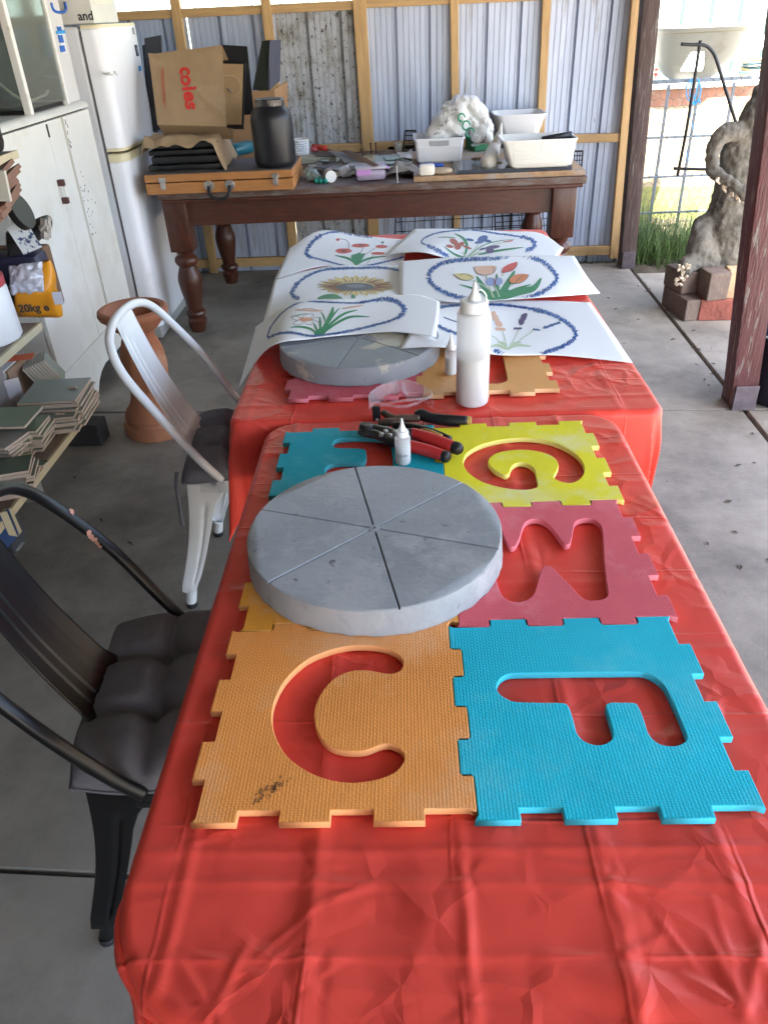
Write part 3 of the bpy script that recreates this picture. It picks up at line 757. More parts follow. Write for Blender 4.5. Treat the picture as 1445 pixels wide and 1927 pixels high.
# --- brown carrier bag
bgq = [(280, 102, 4.50), (418, 85, 4.50), (427, 238, 4.28), (297, 235, 4.28)]
bag = thing('paper_bag', 'brown paper carrier bag with red lettering lying on its side above the folders', 'bag', ay(360, 238, 4.3))
b = qslab_b(bgq, .10)
bm_ = B()
P4 = [ay(*q) for q in bgq]; nb_ = (P4[1] - P4[0]).cross(P4[3] - P4[0]).normalized(); nb_ = nb_ if nb_.y > 0 else -nb_
def bagp(u, v, dd=0.0):
    p = P4[0].lerp(P4[1], u).lerp(P4[3].lerp(P4[2], u), v)
    d1 = abs((u + v * .0) - v * 0) 
    cr_ = -.010 * max(0, 1 - abs(v - u * .9) * 14) - .006 * max(0, 1 - abs(v - .5) * 9) * u - .012 * math.sin(math.pi * u) * math.sin(math.pi * v) + .003 * nz(u * 5, v * 5)
    return p + nb_ * (cr_ + dd)
bm_.grid(lambda u, v: bagp(u, v), 40, 40)
n0 = len(bm_.v)
bm_.grid(lambda u, v: P4[0].lerp(P4[1], u).lerp(P4[3].lerp(P4[2], u), v) + nb_ * (.12 + .006 * nz(u * 4, v * 4)), 10, 10)
def strip(a0, a1):
    def fn(u, v):
        uu, vv = lerp(a0[0], a1[0], u), lerp(a0[1], a1[1], u)
        return bagp(uu, vv).lerp(P4[0].lerp(P4[1], uu).lerp(P4[3].lerp(P4[2], uu), vv) + nb_ * .12, v) - nb_ * 0 
    bm_.grid(fn, 24, 4)
strip((0, 0), (1, 0)); strip((0, 1), (1, 1)); strip((0, 0), (0, 1))
bm_.out('bag_body', m_kraft, bag, smooth='auto', fix=False)
xdir = (P4[3] - P4[0]).normalized(); ydir = (P4[1] - P4[0]).normalized()
m_red = mat('red_print', (.62, .035, .03), .6)
cen = P4[0].lerp(P4[1], .50).lerp(P4[3].lerp(P4[2], .50), .47) - nb_ * .016
hgt = (P4[3] - P4[0]).length
me = text_mesh('coles', .20, .006)
xs_ = [v.co.x for v in me.vertices]; sc_ = hgt * .56 / (max(xs_) - min(xs_))
me.transform(Matrix.Scale(sc_, 4)); me.transform(frame_M(cen, xdir, ydir)); me.materials.clear()
bmt = bmesh.new(); bmt.from_mesh(me); bmesh.ops.subdivide_edges(bmt, edges=bmt.edges[:], cuts=1); bmesh.ops.triangulate(bmt, faces=bmt.faces[:]); bmt.to_mesh(me); bmt.free()
wU = (P4[1] - P4[0]).length; wV = hgt
for v_ in me.vertices:
    d_ = v_.co - P4[0]; v_.co = bagp(d_.dot(ydir) / wU, (d_.dot(xdir)) / wV, -.0035)
link_mesh('lettering', me, m_red, bag)
for du, a_, b_ in ((.14, .25, .70), (.165, .20, .78)):
    q0 = bagp(.0 + du, a_, -.004); q1 = bagp(du, b_, -.004)
    bl_ = B(); bl_.box((q0 + q1) / 2, (.004, .001, (q1 - q0).length), frame_M((0, 0, 0), ydir, xdir).to_3x3() @ Matrix(((1, 0, 0), (0, 0, 1), (0, -1, 0)))); bl_.out('small_print', mat('faded_red_print', (.5, .12, .07), .6), bag)
# --- panels behind
def panel(name, lab, quad, th, m, cat='panel'):
    return single(qslab_b(quad, th).out(name, m), lab, cat)
t = thing('framed_board', 'brown backing board of a picture frame with wire loop beside the paper bag', 'frame', ay(440, 238, 4.42))
qslab_b([(405, 116, 4.56), (462, 118, 4.56), (458, 240, 4.40), (405, 240, 4.40)], .02).out('frame', m_blk, t)
qslab_b([(407, 119, 4.552), (458, 121, 4.552), (454, 234, 4.398), (407, 234, 4.398)], .012).out('backing', mat('mdf_back', (.36, .235, .12), .75, var=.08, vscale=6), t)
b = B(); b.tube(smooth_path([ay(x, y, 4.47) for x, y in ((420, 143), (440, 143), (452, 155), (453, 168), (445, 178), (424, 184))]), .0012, 5); b.out('hanging_wire', mat('pale_string', (.5, .4, .28), .7), t)
b = B(); b.box(ay(433, 170, 4.47), (.03, .006, .008), Matrix.Rotation(R(40), 3, 'Y'), .002); b.out('hook', m_chrome, t)
panel('black_board', 'tall black panel leaning behind the brown framed board', [(415, 84, 4.62), (465, 87, 4.62), (478, 214, 4.50), (418, 218, 4.50)], .012, m_blk)
panel('black_board', 'dark slim panel at the left leaning between fridge and paper bag', [(272, 72, 4.75), (303, 66, 4.75), (312, 240, 4.62), (284, 250, 4.62)], .012, mat('charcoal_panel', (.035, .037, .045), .5))
panel('black_board', 'narrow dark panel edge just behind the left slim panel', [(268, 86, 4.82), (280, 80, 4.82), (296, 250, 4.68), (284, 255, 4.68)], .01, m_blk)
cb = thing('cardboard_box', 'brown cardboard box holding dark glass sheets behind the black jar', 'box', ay(505, 255, 4.9))
mkb = mat('cardboard', (.33, .19, .095), .85, var=.1, vscale=6)
qslab_b([(436, 172, 4.85), (517, 170, 4.85), (520, 300, 4.80), (440, 300, 4.80)], .012).out('front_side', mkb, cb)
qslab_b([(510, 172, 4.86), (541, 153, 5.15), (543, 285, 5.15), (514, 300, 4.82)], .008, back=V(-1, 0, 0)).out('right_side', mkb, cb)
panel('dark_glass_sheet', 'black glass sheet reflecting light standing in the cardboard box', [(493, 77, 4.98), (510, 75, 4.98), (507, 172, 4.86), (476, 168, 4.86)], .006, mat('dark_glass', (.02, .025, .02), .08))
panel('dark_glass_sheet', 'slate blue glass sheet standing in the right of the cardboard box', [(508, 76, 4.96), (529, 74, 5.05), (527, 152, 5.0), (505, 171, 4.86)], .006, mat('slate_glass', (.055, .06, .085), .25))

# --- black jar
jc = az(515, 318, ctz + .003) ; jc.y += .10; jr = .5 * abs(ay(554, 270, jc.y - .04).x - ay(476, 270, jc.y - .04).x)
jh = ay(512, 186, jc.y).z - ctz
jar = thing('black_jar', 'large matt black plastic jar with screw lid standing on the wooden case', 'jar', (jc.x, jc.y, ctz + .003))
b = B(); b.lathe([(jr * .86, 0), (jr * .95, .012), (jr, .03), (jr * 1.0, jh * .70), (jr * .985, jh * .74), (jr * .9, jh * .82), (jr * .72, jh * .88), (jr * .66, jh * .90)], (jc.x, jc.y, ctz + .003), 48)
b.out('jar_body', mat('matt_black_plastic', (.011, .011, .014), .40, dirt=(.03, .028, .026), dscale=9, dthr=.66), jar, smooth='auto')
b = B(); b.lathe([(jr * .68, jh * .895), (jr * .70, jh * .90), (jr * .70, jh * .985), (jr * .66, jh), (jr * .1, jh * 1.0)], (jc.x, jc.y, ctz + .003), 48)
b.out('lid', mat('gloss_black_plastic', (.03, .028, .028), .25, dirt=(.25, .23, .2), dscale=6, dthr=.6), jar, smooth='auto')
# --- clutter in the middle of the bench (zoom: 540,170 scale 5.16)
def cz(x, y, z=BZ): return az(540 + x / 5.1607, 170 + y / 5.1607, z)
def cy(x, y, Y): return ay(540 + x / 5.1607, 170 + y / 5.1607, Y)
p = cz(885, 740 - 520 + 520); 
t = thing('teal_bottle', 'teal plastic bottle lying on its side between folders and jar', 'bottle', az(465, 290, ctz))
q0, q1 = az(437, 284, ctz + .035), az(478, 274, ctz + .035)
b = B(); dq = (q1 - q0); Mq = dq.to_track_quat('Z', 'Y').to_matrix(); L_ = dq.length
b.lathe([(.028, 0), (.034, .008), (.034, L_ * .8), (.02, L_ * .95), (.012, L_)], q0, 20, Mq); b.out('bottle_body', mat('teal_plastic', (.02, .17, .22), .3, trans=.3), t, smooth='auto')
b = B(); b.lathe([(.014, 0), (.014, .02), (.011, .022)], q0 + Mq @ V(0, 0, L_ + .001), 16, Mq); b.out('cap', mat('grey_cap', (.45, .48, .5), .4), t, smooth='auto')
b = B(); c_ = az(476, 282, ctz + .004); b.box(c_ + V(0, .05, .0), (.10, .06, .006), R(12), .001); single(b.out('blue_card', mat('blue_white_card', (.45, .55, .7), .6, dirt=(.05, .12, .5), dscale=20, dthr=.52)), 'small blue and white card under the teal bottle', 'card')
# white woven cup
c_ = cz(130, 620, BZ + .03); c_.y += .03; r_ = .052; h_ = cy(130, 480, c_.y).z - BZ - .03
t = thing('woven_cup', 'small white and blue open weave basket right of the black jar', 'basket', (c_.x, c_.y, BZ))
for k_ in range(20):
    a_ = 2 * math.pi * k_ / 20; d_ = V(math.cos(a_), math.sin(a_), 0)
    b = B(); b.tube([V(c_.x, c_.y, BZ + .03) + d_ * r_ * .92, V(c_.x, c_.y, BZ + .03 + h_) + d_ * r_], .0032, 5); b.out('rib', mat('white_basket', (.78, .8, .82), .5), t)
for k_ in range(7):
    f = k_ / 6; rr = r_ * (.92 + .08 * f) + .001; z_ = BZ + .03 + h_ * f
    b = B(); b.tube([V(c_.x + rr * math.cos(2 * math.pi * i / 28), c_.y + rr * math.sin(2 * math.pi * i / 28), z_) for i in range(29)], .0045 if k_ == 6 else .0038, 5, False); b.out('hoop', mat('white_basket', (.78, .8, .82), .5), t)
b = B(); b.lathe([(.001, 0), (r_ * .86, 0), (r_ * .9, h_ * .9)], (c_.x, c_.y, BZ + .031), 24, capt=False); b.out('lining', mat('blue_lining', (.25, .4, .6), .6), t, smooth='auto')
# pale slab under the cup
b = B(); c_ = cz(250, 665, BZ + .022); b.box((c_.x - .02, c_.y + .05, BZ + .015), (.34, .16, .03), R(-4), .003); single(b.out('stone_slab', mat('pale_green_stone', (.36, .38, .31), .7, var=.12)), 'pale grey green stone slab next to the black jar', 'slab')
# red screwdriver
t = thing('screwdriver', 'red handled tool lying at the back of the clutter', 'tool', cz(320, 560, BZ + .03))
q0, q1, q2 = cz(250, 545, BZ + .045), cz(385, 565, BZ + .045), cz(480, 590, BZ + .045)
b = B(); b.tube([q0, q0.lerp(q1, .1), q0.lerp(q1, .5), q0.lerp(q1, .9), q1], [.012, .017, .015, .017, .012], 12); b.out('handle', mat('red_handle', (.6, .05, .03), .35), t, smooth=True)
b = B(); b.tube([q1, q2], .004, 8); b.out('shaft', m_chrome, t, smooth=True)
b = B(); c_ = cz(272, 580, BZ + .03); b.lathe([(.012, -.012), (.026, 0), (.024, .014), (.01, .02)], c_, 16); single(b.out('pink_lid', mat('pink_plastic', (.6, .12, .16), .4), smooth='auto'), 'small pink red cap under the red handled tool', 'cap')
# scraps: glass, slate, sheet metal
mats_s = [mat('grey_scrap', (.23, .235, .24), .5, var=.1), mat('dark_scrap', (.06, .06, .075), .4), mat('pale_scrap', (.36, .36, .33), .55, var=.1), mat('glass_scrap', (.22, .30, .28), .12), mat('white_scrap', (.6, .6, .58), .5)]
names_s = ['grey sheet offcut', 'dark sheet offcut', 'pale card offcut', 'greenish glass offcut', 'white card offcut']
def scrap(pts, z, m, lab, th=.003, tilt=0):
    P = [cz(x, y, BZ + z) for x, y in pts]; P = [q + V(0, 0, tilt * i) for i, q in enumerate(P)]
    b = B(); n = len(P); b.add(P + [q - V(0, 0, th) for q in P], [tuple(range(n)), tuple(range(2 * n - 1, n - 1, -1))] + [(i, (i + 1) % n, n + (i + 1) % n, n + i) for i in range(n)])
    return single(b.out('offcut', m), lab, 'offcut', 'offcuts heaped on the bench')
scrap([(400, 590), (560, 600), (700, 690), (560, 700), (520, 660)], .05, mats_s[0], 'bent grey sheet offcut in the middle of the heap')
scrap([(255, 600), (420, 580), (470, 640), (300, 640)], .035, mats_s[1], 'dark grey offcut behind the pale slab')
scrap([(770, 650), (1040, 615), (1130, 670), (1030, 715), (830, 700)], .062, mats_s[3], 'top greenish glass offcut on the right of the heap')
scrap([(790, 680), (1090, 650), (1220, 690), (920, 765)], .052, mats_s[2], 'wide pale grey offcut under the glass')
scrap([(930, 640), (1080, 620), (1120, 660), (960, 670)], .069, mats_s[3], 'small upper glass offcut by the white triangle')
scrap([(1080, 655), (1215, 575), (1215, 680), (1140, 670)], .072, mats_s[4], 'white triangular offcut standing at the right of the heap', tilt=.004)
scrap([(300, 740), (480, 690), (500, 720), (340, 760)], .026, mats_s[1], 'dark strip offcut leaning at the front of the heap')
scrap([(380, 755), (560, 695), (590, 720), (430, 775)], .030, mats_s[0], 'second grey strip offcut in front of the bent sheet')
scrap([(450, 765), (620, 700), (640, 735), (520, 775)], .034, mats_s[2], 'pale strip offcut near the white tube')
scrap([(600, 720), (760, 700), (850, 760), (650, 775)], .022, mat('navy_scrap', (.03, .04, .10), .4), 'dark blue offcut behind the lilac box')
scrap([(1060, 600), (1200, 600), (1210, 640), (1080, 640)], .03, mats_s[4], 'white plastic offcut at the back right of the heap')
scrap([(700, 640), (820, 620), (900, 650), (760, 670)], .045, mats_s[3], 'small pale glass offcut near the rods')
scrap([(200, 720), (330, 700), (350, 725), (230, 750)], .012, mats_s[2], 'pale offcut by the green netting')
for k_ in range(24):
    x, y = rnd.uniform(250, 1180), rnd.uniform(610, 760); a_ = rnd.random() * 3
    l = rnd.uniform(25, 70); P = [(x + l * math.cos(a_ + q) * rnd.uniform(.7, 1.2), y + l * .45 * math.sin(a_ + q)) for q in (0, 1.5, 3.0, 4.6)]
    scrap(P, rnd.uniform(.008, .03), mats_s[k_ % 5], 'small flat offcut lying loose in the heap on the bench')
rg = 'thin rods on the heap'
for k_ in range(7):
    a_, b_ = cz(530 + k_ * 14, 585 + rnd.uniform(-4, 4), BZ + .07), cz(800 + k_ * 16, 748 - k_ * 3, BZ + .062 + .003 * k_)
    b = B(); b.tube([a_, b_], .0028, 6); single(b.out('metal_rod', mat('copper_rod', (.20, .13, .09), .35, metal=.7)), 'thin copper coloured rod in the bundle across the heap', 'rod', rg)
for x in (815, 865):
    b = B(); c_ = cz(x, 620, BZ + .03); b.tube([c_, c_ + V(0, 0, .055)], .003, 6); b.tube([c_ + V(0, 0, .055), c_ + V(0, 0, .06)], .006, 8); single(b.out('bolt', m_blk), ('left' if x < 840 else 'right') + ' black bolt standing upright at the back of the heap', 'bolt', 'bolts standing behind the heap')
b = B(); c_ = cz(1080, 590, BZ + .02); b.box(c_ + V(0, 0, .02), (.045, .03, .055), None, .006); b.lathe([(.012, 0), (.012, .006)], c_ + V(0, -.016, .03), 12, Matrix.Rotation(R(90), 3, 'X')); single(b.out('steel_bracket', m_chrome), 'small grey steel fitting standing at the back beside the bolts', 'fitting')
# green netting bag
t = thing('net_bag', 'see-through plastic bag with green netting beside the wooden case', 'bag', cz(240, 830))
bl = Blob(); 
b = B()
def nb2(u, v):
    a_ = 2 * math.pi * u; f = math.sin(math.pi * (.05 + .9 * v)); c0, c1 = cz(150, 790, BZ + .03), cz(320, 830, BZ + .03); c_ = c0.lerp(c1, v)
    r2 = .045 * f * (1 + .35 * nz(math.cos(a_) * 2, math.sin(a_) * 2, v * 6))
    return c_ + V(.2 * r2 * math.cos(a_), r2 * math.cos(a_), r2 * .75 * math.sin(a_))
b.grid(nb2, 26, 18); b.out('film', mat('crinkled_film', (.5, .66, .64), .2, trans=.55, ior=1.2), t, smooth='auto', fix=False)
for k_ in range(6):
    c_ = cz(285 + 22 * k_, 880 - 12 * (k_ % 2), BZ + .012); b = B(); b.lathe([(.003, -.012), (.011, -.008), (.012, .006), (.004, .012)], c_, 10, Matrix.Rotation(rnd.random() * 3, 3, 'X')); b.out('green_bead', mat('green_bead', (.01, .25, .19), .3), t, smooth=True)
# white tube and rolls
t = thing('paper_tube', 'short white cardboard tube lying with its open end toward the front', 'tube', cz(400, 840))
q0, q1 = cz(428, 838, BZ + .03), cz(370, 790, BZ + .03); q1 = q0 + (q1 - q0).normalized() * .075; Mq = (q1 - q0).to_track_quat('Z', 'Y').to_matrix()
b = B(); b.lathe([(.029, 0), (.029, .075)], q0, 24, Mq, False, True); b.lathe([(.029, 0), (.025, 0), (.025, .05), (.001, .05)], q0, 24, Mq, False, False); b.out('sleeve', mat('kraft_tube', (.42, .36, .28), .7), t, smooth='auto')
b = B(); b.lathe([(.001, -.001), (.0285, -.001), (.0285, .004)], q0, 24, Mq, False, False); b.out('white_end', mat('white_cap', (.75, .76, .75), .5), t, smooth='auto')
q0 = cz(515, 800, BZ + .024); b = B(); b.lathe([(.02, 0), (.023, .006), (.023, .05), (.018, .056)], q0, 18, Matrix.Rotation(R(70), 3, 'Y')); single(b.out('white_vial', mat('milky_plastic', (.62, .64, .7), .4), smooth='auto'), 'small milky plastic vial beside the cardboard tube', 'vial')
b = B(); c_ = cz(585, 835, BZ)
b.grid(lambda u, v: V(c_.x - .085 + .17 * u, c_.y - .035 + .09 * v, BZ + .004 + .035 * abs(nz(u * 5, v * 4, 3)) * math.sin(math.pi * u) ** .5 + .012 * math.sin(math.pi * v)), 26, 16); single(b.out('crumpled_paper', mat('grubby_paper', (.55, .53, .48), .8), smooth='auto', fix=False), 'crumpled white scrap of paper in front of the tube', 'paper')
b = B(); c_ = cz(680, 760, BZ + .03); b.box(c_, (.11, .07, .05), R(-25), .012); single(b.out('clear_box', mat('frosted_plastic', (.55, .56, .56), .35, trans=.2), smooth='auto'), 'small frosted plastic box behind the lilac food box', 'box')
# lilac food box
t = thing('food_box', 'low clear plastic food box with lilac lid clips at the front of the bench', 'box', cz(800, 890))
fl_ = cz(670, 885); fr_ = cz(945, 885); c_ = (fl_ + fr_) / 2; wd_ = (fr_ - fl_).length
b = B(); b.box((c_.x, c_.y + .075, BZ + .028), (wd_, .14, .052), R(6), .014); b.out('tub', mat('lilac_clear', (.50, .42, .55), .25, trans=.35), t, smooth='auto')
b = B(); b.box((c_.x, c_.y + .075, BZ + .062), (wd_ + .01, .15, .014), R(6), .006); b.out('lid', mat('grey_clear_lid', (.42, .40, .44), .3), t, smooth='auto')
m_lil = mat('lilac_plastic', (.47, .24, .52), .35)
b = B(); b.box((c_.x - .03, c_.y + .0015, BZ + .045), (wd_ * .5, .006, .032), R(6), .002); b.out('clip', m_lil, t)
b = B(); b.box((c_.x + wd_ * .54, c_.y + .085, BZ + .058), (.045, .07, .005), Matrix.Rotation(R(30), 3, 'Y'), .002); b.out('clip', m_lil, t)
# torn grey bag with a nail at the right of the heap
b = B(); c_ = cz(1120, 850, BZ)
b.grid(lambda u, v: V(c_.x - .11 + .23 * u + .01 * nz(v * 4, u * 3), c_.y - .01 + .13 * v, BZ + .004 + .055 * (math.sin(math.pi * u) ** .6) * (math.sin(math.pi * (.12 + .85 * v)) ** .7) * (1 + .5 * nz(u * 4, v * 4, 7))), 30, 20); single(b.out('torn_bag', mat('grey_paper_bag', (.24, .225, .20), .8, var=.1), smooth='auto', fix=False), 'torn grey paper packet hanging at the right of the heap', 'packet')
b = B(); c_ = cz(1075, 890, BZ + .004); b.tube([c_, c_ + V(-.003, .012, .075)], .0028, 6); b.tube([c_, c_ - V(0, 0, .003)], .006, 8); single(b.out('nail', m_chrome), 'steel nail standing against the torn grey packet', 'nail')

# --- right end: chipboard and tubs (zoom: 760,170 scale 4.0139)
def rz(x, y, z=BZ): return az(760 + x / 4.0139, 170 + y / 4.0139, z)
def ry(x, y, Y): return ay(760 + x / 4.0139, 170 + y / 4.0139, Y)
cbz = BZ + .026
l0, r0 = rz(75, 690, cbz - .02), rz(1368, 640, cbz)
b = B(); b.box(((l0.x + bx1 - .01) / 2, BY0 + .02 + .42, BZ + .0135), (bx1 - .01 - l0.x, .84, .025), None, .001)
single(b.out('chipboard', mat('raw_chipboard', (.34, .215, .115), .85, var=.3, vscale=30, bump=.3, bscale=80, dirt=(.32, .29, .26), dscale=4, dthr=.52)), 'rectangular chipboard offcut lying on the right end of the bench', 'board')
CZ = cbz + .001
def tray(quad_b, top, z0, z1, wall, m, name, lab, cat, lip=.006, bev=.02, notch=None):
    """open tapered tub: bottom rect corners, top rect corners (both x0,x1,y0,y1)"""
    def ring(x0, x1, y0, y1, z, r, n=6):
        out = []
        for cx_, cy_, a0 in ((x1 - r, y1 - r, 0), (x0 + r, y1 - r, 90), (x0 + r, y0 + r, 180), (x1 - r, y0 + r, 270)):
            for i in range(n + 1):
                a_ = R(a0 + 90 * i / n); out.append(V(cx_ + r * math.cos(a_), cy_ + r * math.sin(a_), z))
        return out
    def L(f, o): return [lerp(quad_b[i], top[i], f) + (o if i % 2 else -o) for i in range(4)]
    rings = [ring(*L(0, -.012), z0, bev), ring(*L(0, 0), z0 + .012, bev), ring(*L(.93, 0), lerp(z0, z1, .93), bev), ring(*L(.93, lip), lerp(z0, z1, .93), bev), ring(*L(1, lip), z1, bev), ring(*L(1, -wall), z1, bev), ring(*L(.05, -wall), z0 + .01, bev)]
    n = len(rings[0]); b = B(); vs = sum(rings, [])
    fs = [(j * n + i, j * n + (i + 1) % n, (j + 1) * n + (i + 1) % n, (j + 1) * n + i) for j in range(len(rings) - 1) for i in range(n)]
    fs += [tuple(range(n))[::-1], tuple((len(rings) - 1) * n + i for i in range(n))]
    b.add(vs, fs); return b
m_wpl = mat('white_plastic', (.74, .75, .77), .4, var=.03, vscale=5)
m_cpl = mat('cream_plastic', (.74, .73, .68), .42, dirt=(.6, .57, .48), dscale=6, dthr=.64)
# small basket
bl0, br0 = rz(98, 560, CZ), rz(438, 555, CZ); by = bl0.y
zt1 = ry(260, 360, by).z; tl0, tr0 = ry(80, 360, by - .01).x, ry(455, 350, by - .01).x
t = thing('white_basket', 'small white plastic basket with a grip hole holding a shopping bag', 'basket', ((bl0.x + br0.x) / 2, by + .1, CZ))
tray((bl0.x, br0.x, by, by + .22), (tl0, tr0, by - .012, by + .235), CZ, zt1, .004, m_wpl, '', '', '').out('tub', m_wpl, t, smooth='auto')
g0, g1 = ry(195, 400, by - .012), ry(340, 400, by - .012); gz = ry(265, 400, by - .012).z
b = B(); b.box(((g0.x + g1.x) / 2, by - .0118, gz), (g1.x - g0.x, .006, .024), None, .003); b.out('painted_grip_hole', mat('shade_hole', (.36, .36, .36), .6), t)  # grey block painted in place of an open hole and its shade
b = B(); zr = ry(265, 428, by - .01).z; b.box(((tl0 + tr0) / 2, by - .0095, zr), (tr0 - tl0 - .02, .004, .003)); b.out('ridge', m_wpl, t)
# shopping bag rising out of it
t = thing('shopping_bag', 'crumpled white plastic shopping bag with green print bulging out of the small basket', 'bag', ((bl0.x + br0.x) / 2, by + .1, CZ + .05))
bl = Blob(); yk = by + .10
for x, y, rx, rz_, dy in ((260, 330, .075, .06, 0), (310, 250, .075, .06, .0), (360, 170, .07, .06, .01), (430, 110, .062, .05, .02), (400, 200, .07, .07, .0), (380, 290, .07, .06, 0), (500, 120, .05, .05, .03), (550, 180, .05, .06, .04), (500, 220, .05, .05, .03), (590, 190, .03, .04, .04), (600, 290, .055, .06, .05), (560, 330, .05, .05, .05), (630, 350, .035, .04, .05)):
    bl.ell(ry(x, y, yk + dy), (rx, .07, rz_))
sbo = bl.mesh('film', mat('white_film', (.72, .72, .69), .35, trans=.15), t, .008, .0, 1, dec=.30)
nn_ = [v_.normal.copy() for v_ in sbo.data.vertices]
for v_, n_ in zip(sbo.data.vertices, nn_):
    q = v_.co; f = abs(nz(q.x + q.z * .8, q.y, q.z * .35, 15)) ** .6
    v_.co = q + n_ * (.020 * (f - .45) + rnd.uniform(-.0035, .0035))
sbo.data.shade_smooth(); sbo.data.set_sharp_from_angle(angle=R(42))
sbo.data.update()
b = B()
for x, y, w_ in ((435, 205, 12), (470, 265, 14), (500, 320, 15)):
    c_ = ry(x, y, by + .022); b.tube([c_ + V(.02 * math.cos(a_) * w_ / 14, 0, .022 * math.sin(a_) * w_ / 14) for a_ in [i * .45 for i in range(12)]], .0042, 5)
tag(b.out('green_print', mat('green_ink', (.0, .28, .12), .5), t), kind='stuff')
b = B()
for k_ in range(26):
    f = rnd.random(); x, y = lerp(240, 400, f) + rnd.gauss(0, 6), lerp(330, 130, f) + rnd.gauss(0, 6); c_ = ry(x, y, by + .018); b.box(c_, (.004, .002, .010), Matrix.Rotation(R(35), 3, 'Y'))
tag(b.out('dark_print', mat('grey_ink', (.2, .2, .2), .6), t), kind='stuff')
b = B(); c_ = rz(600, 440, CZ + .02); b.box((c_.x, c_.y + .12, CZ + .035), (.15, .13, .07), R(20), .004); single(b.out('green_box', mat('green_plastic', (.01, .13, .05), .4)), 'dark green box under the end of the shopping bag', 'box')
b = B(); c_ = rz(600, 410, CZ + .075); b.box((c_.x, c_.y + .08, CZ + .075), (.12, .07, .004), Matrix.Rotation(R(-12), 3, 'Y'), .001); single(b.out('white_card', mat('white_card', (.68, .70, .72), .5)), 'white card lying on the green box', 'card')
# white shell-like plaster cone
pc_ = [rz(640, 545, CZ + .03), ry(680, 440, rz(640, 545, CZ).y), ry(715, 350, rz(640, 545, CZ).y + .01), ry(735, 245, rz(640, 545, CZ).y + .02)]
b = B(); ps = smooth_path(pc_, 6); rs = interp([.042, .034, .020, .003], 6); b.tube([pc_[0] - V(.005, 0, .025)] + ps, [.036] + rs, 16)
for v_ in b.v: v_ += V(nz(v_.x, v_.y, v_.z, 22), nz(v_.y, v_.z, v_.x, 22), 0) * .008
single(b.out('plaster_horn', mat('plaster', (.66, .64, .58), .6, var=.08), smooth=True), 'curved white plaster horn standing between the two white tubs', 'ornament')
# tall square tub behind
Yb = rz(880, 450, CZ).y + .28
x0, x1 = ry(720, 330, Yb).x, ry(1035, 330, Yb).x; X0, X1 = ry(686, 200, Yb).x, ry(1072, 190, Yb).x; zT = ry(880, 178, Yb).z
t = thing('white_tub', 'tall white square plastic tub with thick rim behind the long white tray', 'tub', ((x0 + x1) / 2, Yb + .1, CZ))
tray((x0 + .02, x1 - .02, Yb, Yb + .22), (X0, X1, Yb - .03, Yb + .25), CZ, zT, .005, m_wpl, '', '', '', .007, .045).out('tub', m_wpl, t, smooth='auto')
# long tray in front
fl0, fr0 = rz(800, 597, CZ + .012), rz(1275, 583, CZ + .012); yb = fl0.y
zT2 = ry(1020, 372, yb - .01).z; tl, tr = ry(747, 372, yb - .01).x, ry(1310, 362, yb - .01).x
# black sheets under it
for k_ in range(3):
    q0, q1 = rz(388 + 8 * k_, 632 - 6 * k_, CZ + .002), rz(1285, 612 - 5 * k_, CZ + .002)
    b = B(); b.box(((q0.x + q1.x) / 2, q0.y + .15, CZ + .002 + .0042 * k_), (q1.x - q0.x, .30, .0035), R(.6 * k_), 0)
    single(b.out('dark_sheet', mat('glossy_dark_sheet', (.03, .032, .045), .12)), ('lowest', 'middle', 'top')[k_] + ' dark glossy sheet in the pile under the long white tray', 'sheet', 'dark sheets under the tray')
ZT0 = CZ + .0135
t = thing('white_tray', 'long cream white plastic tray standing at the right end of the bench', 'tub', ((fl0.x + fr0.x) / 2, yb + .1, ZT0))
tray((fl0.x, fr0.x, yb, yb + .2), (tl, tr, yb - .015, yb + .225), ZT0, zT2, .004, m_cpl, '', '', '', .004, .022).out('tub', m_cpl, t, smooth='auto')
for k_ in range(9):
    z_ = lerp(ZT0 + .02, zT2 - .02, (k_ + .5) / 9); b = B(); f = (z_ - ZT0) / (zT2 - ZT0); b.box(((fl0.x + fr0.x) / 2, yb - .015 * f - .0004, z_), ((fr0.x - fl0.x) * (1 + .1 * f) - .05, .003, .0022)); b.out('ridge', m_cpl, t)
b = B(); b.box((lerp(fl0.x, tl, .8) - .001, yb + .07, lerp(ZT0, zT2, .75)), (.006, .05, .022), None, .003); b.out('painted_grip_hole', mat('painted_hole_shade', (.03, .03, .03), .6), t)  # solid dark block; the shade of an open grip is painted
b = B(); b.tube([ry(1040, 362, yb + .09), ry(1150, 352, yb + .09), ry(1262, 340, yb + .09)], [.008, .015, .02], 10); single(b.out('black_tool', m_blk, smooth=True), 'black tapered tool handle lying across the long white tray', 'tool')
b = B()
for k_ in range(14):
    c_ = V(lerp(fl0.x + .03, fr0.x - .03, rnd.random()), yb + .05 + rnd.random() * .1, zT2 - .03 - rnd.random() * .01); b.box(c_, (.05, .03, .012), Matrix.Rotation(rnd.random() * 3, 3, 'Z'), .002)
single(b.out('tray_filling', mat('dark_bits', (.10, .09, .08), .7, var=.5, vscale=20)), 'jumble of dark bits filling the long white tray', 'bits', kind='stuff')
